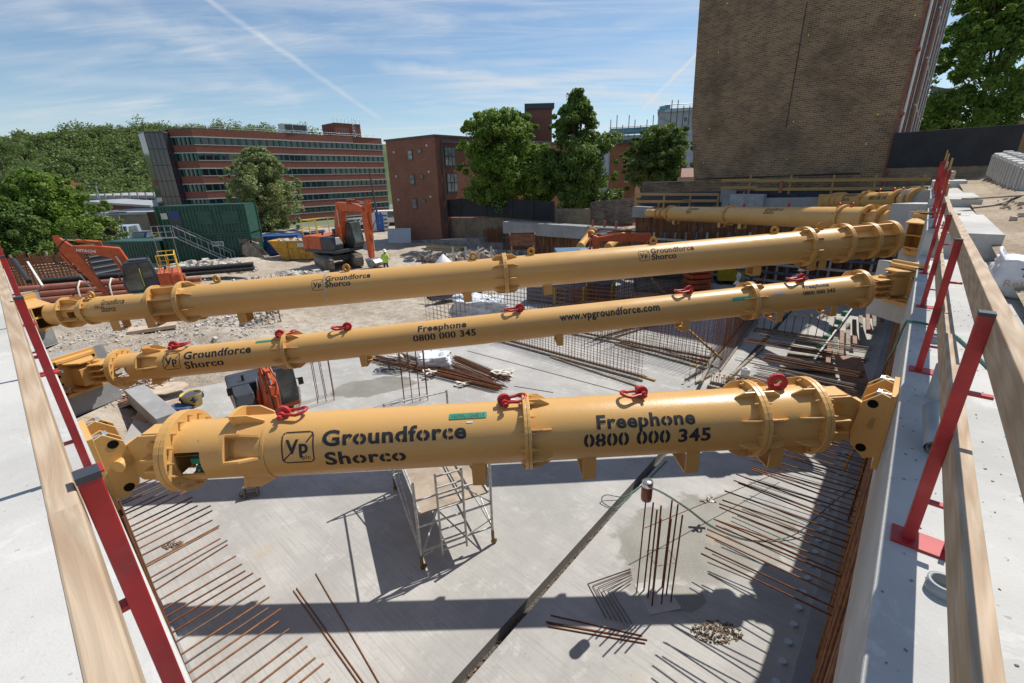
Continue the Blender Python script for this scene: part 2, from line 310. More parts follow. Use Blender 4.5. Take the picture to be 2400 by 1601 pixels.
# ---------------------------------------------------------------- lettering: a font outline sliced fine enough to bend
def textmesh(txt, size, bold=.02, gap=0.0, slices=0):
    """flat lettering in the XY plane, centred on its own width, stencil bridges cut through round letters"""
    cu = bpy.data.curves.new('t', 'FONT'); cu.body = txt; cu.size = 1; cu.offset = bold; cu.resolution_u = 4; cu.space_character = 1.08
    ob = bpy.data.objects.new('t', cu); COL.objects.link(ob); dg = bpy.context.evaluated_depsgraph_get()
    me = bpy.data.meshes.new_from_object(ob.evaluated_get(dg)); bpy.data.objects.remove(ob)
    bm = bmesh.new(); bm.from_mesh(me); bmesh.ops.remove_doubles(bm, verts=bm.verts, dist=1e-4); bpy.data.meshes.remove(me)
    if slices:
        for i in range(slices): bmesh.ops.bisect_plane(bm, geom=bm.verts[:]+bm.edges[:]+bm.faces[:], plane_co=(0, -.3+1.2*(i+.5)/slices, 0), plane_no=(0, 1, 0))
    if gap:
        seen = set(); isl = []
        for f in bm.faces:
            if f in seen: continue
            st = [f]; grp = set()
            while st:
                g = st.pop()
                if g in grp: continue
                grp.add(g)
                for e in g.edges: st += [h for h in e.link_faces if h not in grp]
            seen |= grp; xs = [v.co.x for g in grp for v in g.verts]; ys = [v.co.y for g in grp for v in g.verts]; isl.append((min(xs), max(xs), min(ys), max(ys)))
        chars = [c for c in txt if c not in ' .,' ]
        isl.sort()
        for k, (x0, x1, y0, y1) in enumerate(isl):
            if k < len(chars) and len(chars) == len(isl) and chars[k] in 'ocdpgb0896':
                cxx = (x0+x1)/2
                for xx in (cxx-gap/2, cxx+gap/2): bmesh.ops.bisect_plane(bm, geom=bm.verts[:]+bm.edges[:]+bm.faces[:], plane_co=(xx, 0, 0), plane_no=(1, 0, 0))
                bmesh.ops.delete(bm, geom=[f for f in bm.faces if abs(f.calc_center_median().x-cxx) < gap/2*.98 and y0-.01 < f.calc_center_median().y < y1+.01 and abs(f.calc_center_median().y-(y0+y1)/2) > .24*(y1-y0)], context='FACES')
    vs = [v.co.copy() for v in bm.verts]; bm.verts.index_update(); fs = [[v.index for v in f.verts] for f in bm.faces]; bm.free()
    x0 = min(v.x for v in vs); x1 = max(v.x for v in vs)
    return [((v.x-(x0+x1)/2)*size, v.y*size) for v in vs], fs, (x1-x0)*size
def flat_text(txt, width, p, ex, ey, m, name, parent, lift=.004, bold=.02):
    vs, fs, w = textmesh(txt, 1, bold); k = width/w; ex, ey = Vector(ex).normalized(), Vector(ey).normalized(); n = ex.cross(ey)
    mb = MB(); mb.add([Vector(p)+ex*x*k+ey*y*k+n*lift for x, y in vs], fs); return mb.build(name, m, parent, fix=False)
# ================================================================ STRUTS
class Strut:
    """tubular prop between A and B; local x runs along it, z up, -y towards the viewer's corner"""
    def __init__(s, name, label, A, B, group=None):
        s.A, s.B = Vector(A), Vector(B); s.M = frame(s.B-s.A); s.L = (s.B-s.A).length
        s.o = empty(name, label, 'strut', s.A, s.M, group)
        s.W = Matrix.Translation(s.A) @ s.M.to_4x4()
    rr = .254
    def x(s, px):
        lo, hi = -3.0, s.L+3
        for _ in range(50):
            m = (lo+hi)/2
            if proj(s.W @ s.P(m, 62, s.rr))[0] < px: lo = m
            else: hi = m
        return lo
    def tube(s, x0, x1, r, win=None, n=56, name='tube'):
        mb = MB(); xs = [x0, x1]
        if win: xs = [x0, win[0], win[1], x1]
        vs = [(x, -r*math.sin(2*math.pi*i/n), r*math.cos(2*math.pi*i/n)) for x in xs for i in range(n)]
        fs = []
        for k in range(len(xs)-1):
            for i in range(n):
                if win and k == 1 and win[2] <= 360*(i+.5)/n <= win[3]: continue
                fs.append((k*n+i, k*n+(i+1) % n, (k+1)*n+(i+1) % n, (k+1)*n+i))
        mb.add(vs, fs, True)
        if win:   # thickness of the cut edge
            r2 = r-.02; ids = [i for i in range(n+1) if win[2] <= 360*(i)/n <= win[3]+360/n*.6]
            a = lambda x, i, rr: (x, -rr*math.sin(2*math.pi*i/n), rr*math.cos(2*math.pi*i/n))
            for xx in (win[0], win[1]):
                for i, j in zip(ids, ids[1:]): mb.add([a(xx, i, r), a(xx, j, r), a(xx, j, r2), a(xx, i, r2)], [(0, 1, 2, 3)])
            for i in (ids[0], ids[-1]): mb.add([a(win[0], i, r), a(win[1], i, r), a(win[1], i, r2), a(win[0], i, r2)], [(0, 1, 2, 3)])
        return mb.build(name, YEL, s.o, fix=False)
    def P(s, x, phi, r): return Vector((x, -r*math.sin(R(phi)), r*math.cos(R(phi))))
    def flange(s, x, r, ro, t=.03, pair=True, nb=16, guss=(0,), ng=8, gl=.11, gd=.05, phase=22, name='flange'):
        """bolted ring pair with gusset plates on the sides listed in guss (-1 left, 1 right)"""
        mb = MB()
        if pair: mb.ring((x-t*.54, 0, 0), (1, 0, 0), r-.004, ro, t).ring((x+t*.54, 0, 0), (1, 0, 0), r-.004, ro, t)
        else: mb.ring((x, 0, 0), (1, 0, 0), r-.004, ro, t)
        w = t*1.08 if pair else t*.5; rb = (r+ro)/2+.006
        for i in range(nb):
            p = s.P(0, 360*(i+.5)/nb, rb); mb.tube((x-w-.02, p.y, p.z), (x+w+.022, p.y, p.z), .0125, 6, smooth=False); mb.tube((x-w-.036, p.y, p.z), (x+w+.04, p.y, p.z), .006, 6)
        if [g for g in guss if g]:
            for sd in guss:
                if not sd: continue
                for i in range(ng):
                    ph = phase+360*i/ng; e = s.P(0, ph, 1); tn = Vector((0, -math.cos(R(ph)), -math.sin(R(ph)))); b = x+sd*w
                    pts = [Vector((b, 0, 0))+e*(r-.005), Vector((b, 0, 0))+e*(ro-.004), Vector((b+sd*gl*.55, 0, 0))+e*(ro-.004), Vector((b+sd*gl, 0, 0))+e*(r+.012), Vector((b+sd*gl, 0, 0))+e*(r-.005)]
                    mb.prism([p-tn*.007 for p in pts], tn*.014)
        f = mb.build(name, YEL, s.o, .003)
        return f
    def foot(s, x, r, w=.11, dep=.13):
        """U shaped stool under the tube, its web to the left"""
        mb = MB(); z0 = -r-dep; y = .17
        mb.box((x, -y, (z0-r*.55)/2), (w, .012, abs(z0+r*.55))); mb.box((x, 0, z0), (w, 2*y, .012))
        mb.box((x, y, (z0-r*.55)/2), (w, .012, abs(z0+r*.55)))
        return mb.build('support_stool', YEL, s.o)
    def bend(s, txt, x, phi, r, size, bold=.02, gap=.07, width=None, m=INK, name='lettering', squash=1.0):
        """lettering wrapped on the tube: x is the middle of the word, phi its mid height"""
        vs, fs, w = textmesh(txt, 1, bold, gap, 26); kx = (width/w if width else size); ky = size*squash; mb = MB()
        mb.add([s.P(x+a*kx, phi-math.degrees((b-.34)*ky/r), r+.0025) for a, b in vs], fs)
        return mb.build(name, m, s.o, fix=False)
    def patch(s, x0, x1, p0, p1, r, m, name, lift=.003, n=10, rot=0):
        mb = MB(); vs = [s.P(x, p0+(p1-p0)*i/n, r+lift) for x in (x0, x1) for i in range(n+1)]
        mb.add(vs, [(i, i+1, n+2+i, n+1+i) for i in range(n)]); return mb.build(name, m, s.o, fix=False)
    def logo(s, x, phi, r, sz, plc=True):
        """stencilled square with rounded gaps, a rising diagonal and the letters Vp plc"""
        d = math.degrees(sz/r); h = sz/2; mb = MB()
        def seg(a, b, t=.018, n=8):
            t *= sz*2.2; a, b = Vector(a), Vector(b); q = (b-a).normalized(); q = Vector((-q.y, q.x))*t/2; L = []
            for i in range(n+1):
                c = a.lerp(b, i/n)
                for e in (c+q, c-q): L.append(s.P(x+e.x, phi-math.degrees(e.y/r), r+.0025))
            mb.add(L, [(2*i, 2*i+1, 2*i+3, 2*i+2) for i in range(n)])
        for a, b in (((-.8, 1), (.8, 1)), ((-.8, -1), (.8, -1)), ((-1, -.85), (-1, .8)), ((1, -.85), (1, .8)), ((-.97, .86), (-.84, .98)), ((.84, .98), (.97, .86)), ((.84, -.98), (.97, -.86)), ((-.97, -.86), (-.84, -.98)), ((-.95, -.8), (-.35, -.25)), ((.55, .3), (.97, .85))):
            seg((a[0]*h, a[1]*h), (b[0]*h, b[1]*h))
        o = mb.build('stencil_emblem', INK, s.o, fix=False)
        s.bend('Vp', x-.03*sz, phi-d*.03, r, sz*.62, .03, 0, sz*.72)
        if plc: s.bend('plc', x+.26*sz, phi+d*.32, r, sz*.2, .0, 0, sz*.26)
        return o
    def eye(s, x, r, m=YEL, name='lifting_lug', R0=.075):
        mb = MB(); mb.ring((x, 0, r+R0*.8), (.25, 1, 0), R0*.42, R0, .03, 20); mb.box((x, 0, r+.01), (.12, .03, .05)); return mb.build(name, m, s.o, fix=True)
LUGI = []
def shackle(st, x, r, label, ang=0, lean=1, sc=1.0, lug=True):
    """red bow shackle lying over on its lug on top of a strut"""
    o = empty('bow_shackle', label, 'shackle', st.W @ Vector((x, -.01, r+.012)), st.M @ Matrix.Rotation(R(ang), 3, 'Z') @ Matrix.Scale(sc, 3), 'red bow shackles on the struts')
    mb = MB(); pts = [(-.03, -.045, .035), (.03, -.052, .035)]
    for i in range(15):
        a = -100+200*i/14; pts.append((.115+.075*math.cos(R(a)), .068*math.sin(R(a)), .035+.02*math.cos(R(a))))
    pts += [(.03, .052, .035), (-.03, .045, .035)]
    mb.path([Vector(p)*1.0 for p in pts], .0165, 10)
    for y in (-.047, .047): mb.ring((-.035, y, .035), (0, 1, 0), .008, .032, .032, 16)
    mb.build('bow', REDS, o, fix=True)
    MB().tube((-.035, -.1, .035), (-.035, .095, .035), .015, 12).tube((-.035, -.115, .035), (-.035, -.09, .035), .026, 6, smooth=False).build('pin', REDS, o)
    if lug: MB().ring((-.03, 0, .042), (0, 1, 0), .022, .066, .035, 20).build('collar', REDS, o)
    return o
def plateM(p, nrm, up=(0, 0, 1)):
    """matrix for parts bolted to a face: local x out of the face, z up"""
    return Matrix.Translation(Vector(p)) @ frame(nrm, up).to_4x4()
def inlocal(st, Wm): return st.W.inverted() @ Wm
def put(st, mb, name, m, Wm, bevel=0):
    mb.v = [tuple(inlocal(st, Wm) @ Vector(v)) for v in mb.v]; return mb.build(name, m, st.o, bevel)
def fin(mb, y, dpt, zt, zb, t=.022):
    """peaked fin plate standing out of the wall plate: hole near the top and near the bottom"""
    out = [(0, zb+.06), (dpt*.45, zb), (dpt*.9, zb+.10), (dpt, zb+.22), (dpt*.86, zt-.10), (dpt*.42, zt), (0, zt-.035)]
    mb.prism([(a, y-t/2, b) for a, b in out], (0, t, 0))
    for (a, b) in ((dpt*.5, zt-.13), (dpt*.55, zb+.13)):
        mb.ring((a, y, b), (0, 1, 0), .0, .0, .0) if 0 else None
def hole(mb, y, a, b, r): mb.tube((a, y-.0135, b), (a, y+.0135, b), r, 18)
DARK = mat('dark_hollow', (.012, .01, .008), .9, spec=.1)
R1 = .254
# ---- strut 1 : the nearest one
A1 = at(398, 1056, 3.19); B1 = at(1948, 968, 3.30)
S1 = Strut('tubular_strut', 'nearest yellow tubular strut, reading a company name and freephone number in big stencil letters', A1, B1)
x = S1.x
S1.tube(x(396), x(560), R1-.012, (x(405), x(464), 66, 117))
S1.tube(x(548), x(1237), R1, name='tube'); S1.tube(x(1237), x(1792), R1); S1.tube(x(1792), x(1932), R1)
S1.flange(x(388), R1-.012, R1+.075, .04, True, 16, (0,))
S1.flange(x(1237), R1, R1+.06, .026, True, 14, (1,), 7, .16, phase=8)
S1.flange(x(1792), R1, R1+.062, .03, True, 14, (-1, 1), 8, .15, phase=20)
S1.flange(x(1934), R1, R1+.066, .03, True, 14, (-1,), 8, .17, phase=20)
# sleeve collar with lugs where the jacking leg slides into the body
for ph0 in (-5, 62, 175):
    mb = MB(); w = 42
    for sd in (0, 1):
        e0 = S1.P(0, ph0-18+36*sd, 1); tn = S1.P(0, ph0+90, 1)
        pts = [S1.P(0, 0, 0)+Vector((xx, 0, 0))+e0*rr for xx, rr in ((x(536), R1-.01), (x(536), R1+.075), (x(570), R1+.075), (x(606), R1+.02), (x(606), R1-.01))]
        mb.prism([p-tn*.008 for p in pts], tn*.016)
    a0, a1 = ph0-20, ph0+20; n = 8
    vs = [S1.P(xx, a0+(a1-a0)*i/n, rr) for xx in (x(526), x(536)) for rr in (R1-.012, R1+.08) for i in range(n+1)]
    k = n+1
    for i in range(n):
        mb.add([vs[i], vs[i+1], vs[k+i+1], vs[k+i]], [(0, 1, 2, 3)]); mb.add([vs[2*k+i], vs[2*k+i+1], vs[3*k+i+1], vs[3*k+i]], [(0, 1, 2, 3)]); mb.add([vs[k+i], vs[k+i+1], vs[3*k+i+1], vs[3*k+i]], [(0, 1, 2, 3)])
    for i in (0, n): mb.add([vs[i], vs[k+i], vs[3*k+i], vs[2*k+i]], [(0, 1, 2, 3)])
    mb.build('sleeve_lug', YEL, S1.o)
MB().ring((x(613), 0, 0), (1, 0, 0), R1-.004, R1+.006, .02, 56).build('weld_bead', YEL, S1.o)
MB().ring((x(548), 0, 0), (1, 0, 0), R1-.03, R1+.001, .006, 56).build('sleeve_end', YEL, S1.o)
MB().box((x(438), -.06, -.03), (.14, .16, .05)).box((x(442), -.1, -.12), (.15, .05, .04)).tube((x(430), -.13, -.09), (x(430), -.1, -.09), .022, 12).build('valve_block', GREENT, S1.o, .004)
MB().tube((x(440), .02, -.02), (x(468), .02, .03), .06, 16).build('ram', YELD, S1.o)
vb = MB()
for q in (-.05, 0, .05): vb.tube((x(444)+q, -.135, -.12), (x(444)+q, -.125, -.12), .012, 12)
vb.build('valve_caps', WHITE, S1.o)
for q in (1113, 1386, 1640, 1846): S1.foot(x(q), R1)
S1.logo(x(697), 66, R1, x(733)-x(660)); S1.bend('Groundforce', (x(755)+x(1093))/2, 53, R1, .165, .03, .06, x(1093)-x(755)); S1.bend('Shorco', (x(758)+x(948))/2, 90, R1, .155, .03, .06, x(948)-x(758))
S1.bend('Freephone', (x(1400)+x(1630))/2, 52, R1, .15, .03, .06, x(1630)-x(1400)); S1.bend('0800 000 345', (x(1367)+x(1665))/2, 84, R1, .15, .03, .07, x(1665)-x(1367))
def tagplate(st, x0, x1, ph, r, txt=None, h=.05):
    d = math.degrees(h/r); o = st.patch(x0, x1, ph-d/2, ph+d/2, r, GREENT, 'serial_plate', .006, 4)
    if txt: st.bend(txt, (x0+x1)/2, ph, r+.005, h*.95, .0, 0, (x1-x0)*.88, name='serial_number', m=mat('tag_ink', (.015, .09, .06), .6))
tagplate(S1, x(1053), x(1142), 26, R1, '150HU106814')
S1.patch(x(1094), x(1109), 37, 40, R1, WHITE, 'barcode_sticker')
S1.patch(x(1188), x(1213), -44, -14, R1, WHITE, 'paper_sheet', .01)
shackle(S1, x(655), R1, 'red bow shackle at the left of the nearest strut, by the sleeve lugs', 4, sc=.82)
shackle(S1, x(1192), R1, 'red bow shackle on the nearest strut, beside its middle flange', 12, sc=.82)
shackle(S1, x(1513), R1, 'red bow shackle on the nearest strut, above the freephone lettering', 190, sc=.78)
S1.eye(x(1852), R1, REDS, 'red_lifting_eye')
# end assemblies of strut 1
def ends1(pface, nrm, end, lx):
    """wall plate with four fins, pin-jointed to the strut end"""
    Wm = plateM(pface, nrm); mb = MB(); mb.box((.02, 0, -.06), (.04, .46, .66)); pl = put(S1, mb, 'wall_plate', YEL, Wm, .004)
    f = MB()
    for yy in (-.215, -.115, .115, .215): fin(f, yy, .23, .27, -.32)
    put(S1, f, 'bracket_fins', YEL, Wm, .002)
    for yy in (-.215, .215):
        for (zz, rr_) in ((.17, .035), (-.23, .036)): hb = MB(); hole(hb, yy, .135, zz, rr_); put(S1, hb, 'pin_hole', DARK, Wm)
    for yy in (-.165, .165): put(S1, MB().tube((.04, yy, .245), (.13, yy, .245), .02, 8).tube((.1, yy, .245), (.125, yy, .245), .034, 6, smooth=False), 'wall_bolt', STEEL, Wm)
    # clevis on the strut end
    sg = 1 if lx > S1.L/2 else -1; c = MB(); e = lx+sg*.05
    for yy in (-.085, .085):
        c.prism([(e, yy-.013, .2), (e+sg*.22, yy-.013, .2), (e+sg*.38, yy-.013, .10), (e+sg*.42, yy-.013, -.06), (e+sg*.3, yy-.013, -.2), (e, yy-.013, -.23)], (0, .026, 0))
    c.box((e+sg*.2, 0, .0), (.42, .15, .20)).tube((e+sg*.36, -.2, .0), (e+sg*.36, .2, .0), .05, 16); c.box((e+sg*.1, 0, .2), (.2, .16, .022)).box((e+sg*.1, 0, -.05), (.2, .16, .05)).box((e+sg*.1, -.13, .02), (.2, .1, .022)).box((e+sg*.1, -.13, -.08), (.2, .1, .022)).box((e+sg*.01, 0, 0), (.03, .36, .36))
    c.build('clevis', YEL, S1.o, .003)
    d = MB(); d.tube((e+sg*.12, -.115, .11), (e+sg*.12, -.09, .11), .042, 16).tube((e+sg*.1, -.115, -.14), (e+sg*.1, -.09, -.14), .04, 16); d.build('clevis_pins', YELD, S1.o)
c1p = onplane(222, 1052, dL*0+nL*OFL, nL); 
PL1 = LW(0, OFL) + dL*((S1.W @ Vector((-.45, 0, 0))).dot(dL)); PL1.z = A1.z
PR1 = RW(0, OFR) + dR*((S1.W @ Vector((S1.L+.32, 0, 0))).dot(dR)); PR1.z = B1.z
ends1(PL1, -nL, 0, x(384)); ends1(PR1, -nR, 1, x(1938))
# ---- strut 2
R2 = .254
A2 = at(262, 865.5, 7.2); B2 = at(2040, 674.5, 7.62)
S2 = Strut('tubular_strut', 'second yellow tubular strut from the viewer, carrying a web address', A2, B2); x = S2.x
S2.tube(x(262), x(345), R2-.012, (x(264), x(293), 68, 112)); S2.tube(x(335), x(665), R2); S2.tube(x(665), x(1773), R2); S2.tube(x(1773), x(2035), R2)
S2.flange(x(258), R2-.012, R2+.08, .045, True, 16, (0,)); S2.flange(x(665), R2, R2+.075, .03, True, 14, (1, -1), 8, .2, phase=20)
S2.flange(x(1773), R2, R2+.08, .03, True, 14, (-1, 1), 8, .17, phase=20); S2.flange(x(2037), R2, R2+.085, .035, True, 14, (-1,), 8, .2, phase=20)
for ph0 in (-5, 62, 175):
    mb = MB()
    for sd in (0, 1):
        e0 = S2.P(0, ph0-18+36*sd, 1); tn = S2.P(0, ph0+90, 1)
        pts = [Vector((xx, 0, 0))+e0*rr for xx, rr in ((x(326), R2-.01), (x(326), R2+.085), (x(346), R2+.085), (x(368), R2+.02), (x(368), R2-.01))]
        mb.prism([p-tn*.009 for p in pts], tn*.018)
    e0 = S2.P(0, ph0, 1); tn = S2.P(0, ph0+90, 1); c = Vector((x(326), 0, 0))+e0*(R2+.035)
    mb.box(c, (.02, .17, .1), Matrix(((1, 0, 0), tn, e0)).transposed())
    mb.build('sleeve_lug', YEL, S2.o)
MB().ring((x(335), 0, 0), (1, 0, 0), R2-.03, R2+.001, .008, 56).build('sleeve_end', YEL, S2.o)
MB().box((x(277), -.08, .0), (.08, .03, .12)).tube((x(277), -.1, -.06), (x(277), -.02, -.1), .02, 8).build('valve_block', STEEL, S2.o)
for q in (838, 1310, 1612, 1837, 1968): S2.foot(x(q), R2)
S2.logo(x(401), 66, R2, x(421)-x(383)); S2.bend('Groundforce', (x(430)+x(588))/2, 50, R2, .19, .03, .06, x(588)-x(430)); S2.bend('Shorco', (x(430)+x(521))/2, 88, R2, .175, .03, .06, x(521)-x(430))
S2.bend('Freephone', (x(980)+x(1094))/2, 43, R2, .15, .03, .06, x(1094)-x(980)); S2.bend('0800 000 345', (x(967)+x(1114))/2, 79, R2, .15, .03, .07, x(1114)-x(967))
S2.bend('www.vpgroundforce.com', (x(1312)+x(1546))/2, 57, R2, .185, .025, .0, x(1546)-x(1312))
S2.bend('Freephone', (x(1887)+x(1946))/2, 40, R2, .10, .03, .06, x(1946)-x(1887)); S2.bend('0800 000 345', (x(1882)+x(1957))/2, 66, R2, .10, .03, .07, x(1957)-x(1882))
tagplate(S2, x(596), x(634), 22, R2); tagplate(S2, x(1717), x(1758), 60, R2, None, .06); S2.patch(x(1812), x(1840), 52, 60, R2, STEEL, 'tape_strip')
for q, w, a in ((402, 'near its left sleeve lugs', 5), (655, 'just left of its first flange', 10), (806, 'right of its first flange', 185), (1217, 'between phone and web address', 185), (1622, 'beside an orange pallet stack', 185), (1890, 'in front of a worker in white', 185)):
    shackle(S2, x(q), R2, 'red shackle on the second strut, '+w, a, sc=1.15)
def jaw(st, lx, face, nrm, w=.62, h=.66, big=1.0):
    """square wall plate with a boxed hinge"""
    Wm = plateM(face, nrm); put(st, MB().box((.025, 0, 0), (.05, w*1.12, h*1.12)), 'wall_plate', YEL, Wm, .004)
    b = MB(); b.box((.075, 0, 0), (.05, w*.98, h)); dd = .34*big
    for zz in (.24*big, -.24*big):
        b.prism([(.1, -w*.34, zz), (dd*.55, -w*.34, zz), (dd*1.15, -.11, zz), (dd*1.15, .11, zz), (dd*.55, w*.34, zz), (.1, w*.34, zz)], (0, 0, .026))
    b.prism([(.1, -w*.36, -.24*big), (.1, -w*.36, .24*big), (dd*.5, -w*.36, .24*big), (dd*.9, -w*.30, .12), (dd*.9, -w*.30, -.12), (dd*.5, -w*.36, -.24*big)], (0, .03, 0)) if 0 else None
    b.box((dd*.62, 0, 0), (dd*1.0, .26*big, .3*big)).box((.12, 0, h*.5-.03), (.05, w*.9, .05)).box((.12, 0, -h*.5+.03), (.05, w*.9, .05))
    put(st, b, 'hinge_box', YEL, Wm, .004)
    for yy in (-w*.42, w*.42):
        for zz in (.16, -.16): put(st, MB().tube((.09, yy, zz), (.2, yy, zz), .022, 8), 'wall_bolt', STEEL, Wm)
    hh = MB()
    for yy in (-w*.45, w*.45):
        for zz in (-.26, -.08, .06, .24): hh.tube((.095, yy, zz*h/.66), (.106, yy, zz*h/.66), .022, 10)
    put(st, hh, 'bolt_holes', DARK, Wm)
    sg = 1 if lx > st.L/2 else -1
    k = MB()
    for zz in (-.15, -.05, .05, .15): k.box((lx+sg*.12, 0, zz*big), (.24, .34*big, .026))
    k.tube((lx+sg*.2, 0, -.2*big), (lx+sg*.2, 0, .2*big), .07*big, 16); k.build('knuckle', YEL, st.o, .003)
FA2 = S2.W @ Vector((-.62, 0, 0)); FB2 = S2.W @ Vector((S2.L+.62, 0, 0))
exA2 = (S2.B-S2.A).normalized(); nA2 = (exA2+Vector((0, -.35, 0))); nA2.z = 0; nA2.normalize()
nB2 = -(exA2+Vector((0, .10, 0))); nB2.z = 0; nB2.normalize()
jaw(S2, 0, FA2, nA2); jaw(S2, S2.L, FB2, nB2, .56, .68)
# ---- strut 3 : long, with a fatter body
A3 = at(122, 736, 10.4); B3 = at(2112, 557.5, 11.75)
S3 = Strut('tubular_strut', 'long yellow strut, third from the viewer, with a fat tube and a slimmer left end', A3, B3); S3.rr = .40; x = S3.x
RB, RS = .40, .31
S3.tube(0, x(195), RS-.06, (x(140), x(158), 78, 128)); S3.tube(x(165), x(198), RS-.02); S3.tube(x(196), x(345), RS); S3.tube(x(340), x(415), RS-.02)
S3.tube(x(415), x(1185), RB); S3.tube(x(1185), x(1908), RB); S3.tube(x(1908), x(1998), RB); S3.tube(x(1998), x(2112), RS)
S3.flange(x(124), RS-.06, RS+.06, .05, False, 12, (1,), 8, .45); S3.flange(x(178), RS-.06, RS+.03, .04, False, 12, (1,), 8, .3)
S3.flange(x(343), RS-.02, RB+.06, .04, True, 14, (0,)); S3.flange(x(413), RB-.02, RB+.1, .05, True, 14, (1,), 8, .32, phase=10)
S3.flange(x(1185), RB, RB+.10, .045, True, 18, (-1, 1), 9, .26, phase=14); S3.flange(x(1908), RB, RB+.10, .045, True, 18, (-1, 1), 10, .22); S3.flange(x(1998), RB, RB+.10, .045, True, 18, (-1,), 10, .22)
S3.flange(x(2062), RS, RB+.06, .05, True, 14, (0,)); S3.flange(x(2110), RS, RB+.07, .05, True, 14, (0,))
mb = MB()
for a, b in ((348, 408), (2003, 2058), (2066, 2106)):
    for i in range(8):
        ph = 20+45*i; e = S3.P(0, ph, 1); tn = S3.P(0, ph+90, 1); mb.prism([Vector((xx, 0, 0))+e*rr-tn*.012 for xx, rr in ((x(a), RS-.03), (x(a), RB+.05), (x(b), RB+.05), (x(b), RS-.03))], tn*.024)
mb.build('spool_ribs', YEL, S3.o)
for q in (1088, 1285, 540, 1792, 1925, 1950, 235, 320): S3.foot(x(q), RB if 415 < q < 1998 else RS, .2, .2)
for q in (808, 497, 1112, 1250, 1543, 1833, 1943, 192): S3.eye(x(q), RB if q > 400 else RS-.02, YELD, 'lifting_lug', .10)
S3.bend('Groundforce', (x(228)+x(283))/2, 47, RS, .2, .02, .07, x(283)-x(228)); S3.bend('Shorco', (x(228)+x(262))/2, 78, RS, .19, .02, .07, x(262)-x(228)); S3.logo(x(219), 66, RS, (x(225)-x(213)), False)
S3.logo(x(744), 60, RB, x(758)-x(732), False); S3.bend('Groundforce', (x(762)+x(868))/2, 40, RB, .2, .03, .06, x(868)-x(762)); S3.bend('Shorco', (x(762)+x(821))/2, 62, RB, .2, .03, .06, x(821)-x(762))
S3.logo(x(1510), 60, RB, x(1522)-x(1498), False); S3.bend('Groundforce', (x(1527)+x(1628))/2, 45, RB, .2, .03, .06, x(1628)-x(1527)); S3.bend('Shorco', (x(1527)+x(1584))/2, 68, RB, .2, .03, .06, x(1584)-x(1527))
S3.patch(x(757), x(760), -30, 120, RB, STEEL, 'tape_band', .004, 24); tagplate(S3, x(293), x(322), 6, RS)
FA3 = S3.W @ Vector((-.75, 0, 0)); FB3 = S3.W @ Vector((S3.L+.75, 0, 0)); e3 = (S3.B-S3.A).normalized()
nA3 = Vector((e3.x, e3.y-.25, 0)).normalized(); nB3 = -Vector((e3.x, e3.y+.1, 0)).normalized()
def bigjaw(st, face, nrm, w, h, dep, wood=True):
    Wm = plateM(face, nrm); put(st, MB().box((.03, 0, 0), (.06, w, h)), 'wall_plate', YEL, Wm, .005)
    if wood: put(st, MB().box((-.05, 0, 0), (.09, w*1.05, h*1.04)), 'timber_packing', WOODY, Wm)
    b = MB(); b.box((.13, 0, 0), (.05, w*.86, h*.94))
    for yy in (-w*.26, w*.26): b.prism([(.15, yy, -h*.4), (.15, yy, h*.4), (dep, yy*.8, h*.28), (dep, yy*.8, -h*.28)], (0, .03, 0))
    for zz in (-h*.36, 0, h*.36): b.prism([(.15, -w*.38, zz), (dep, -w*.28, zz*.75), (dep, w*.28, zz*.75), (.15, w*.38, zz)], (0, 0, .03))
    put(st, b, 'plate_box', YEL, Wm, .003); bb = MB()
    for yy in (-w*.4, w*.4):
        for zz in (-h*.3, -.06, .08, h*.34): bb.tube((.155, yy, zz), (.2, yy, zz), .03, 8)
    put(st, bb, 'wall_bolts', STEEL, Wm)
bigjaw(S3, FA3, nA3, .9, .95, .72); bigjaw(S3, FB3, nB3, 1.0, 1.12, .5)
# ---- two more struts across the far corner
SF = 31.0
A4 = onplane(1528, 498, dR*SF, dR)-dR*.6; B4 = RW(20.4, -.45, -.08)
S4 = Strut('tubular_strut', 'far yellow strut running from the grey concrete stub towards the right wall', A4, B4); S4.rr = .42; x = S4.x
S4.tube(0, x(1560), .27); S4.tube(x(1560), x(1700), .42); S4.tube(x(1700), x(1960), .42); S4.tube(x(1960), x(2020), .42); S4.tube(x(2020), S4.L, .32)
for q, rr, g in ((1532, .27, ()), (1543, .27, ()), (1562, .42, (1,)), (1697, .42, (-1, 1)), (1962, .42, (-1,)), (2020, .42, (1,)), (2055, .40, ()), (2085, .4, ())): S4.flange(x(q), min(rr, .42)-.06, rr+.09, .05, True, 14, g or (0,), 9, .25)
for q in (1573, 1680, 1728): S4.foot(x(q), .42, .22, .2)
for q in (1692, 1727, 1830, 1945, 1975): S4.eye(x(q), .42, REDS, 'red_lifting_eye', .09)
S4.bend('Groundforce', (x(1612)+x(1632))/2, 40, .42, .3, .02, .06, x(1632)-x(1608)); S4.bend('Shorco', (x(1609)+x(1621))/2, 66, .42, .3, .02, .06, x(1620)-x(1608))
S4.bend('Groundforce', (x(1790)+x(1830))/2, 38, .42, .26, .02, .06, x(1831)-x(1790)); S4.bend('Shorco', (x(1790)+x(1813))/2, 60, .42, .26, .02, .06, x(1812)-x(1789))
A5 = onplane(1942, 473, dR*(SF-.4), dR); B5 = RW(26.2, -.35, .30)
S5 = Strut('tubular_strut', 'farthest yellow strut, a short one in the far right corner by the concrete upstand', A5, B5); S5.rr = .36; x = S5.x
S5.tube(0, x(2100), .36); S5.tube(x(2100), S5.L, .30)
for q, g in ((1945, (0,)), (1958, (0,)), (2017, (-1, 1)), (2095, (-1,)), (2122, (1,)), (2135, (0,))): S5.flange(x(q), .3, .46, .06, True, 12, g, 8, .22)
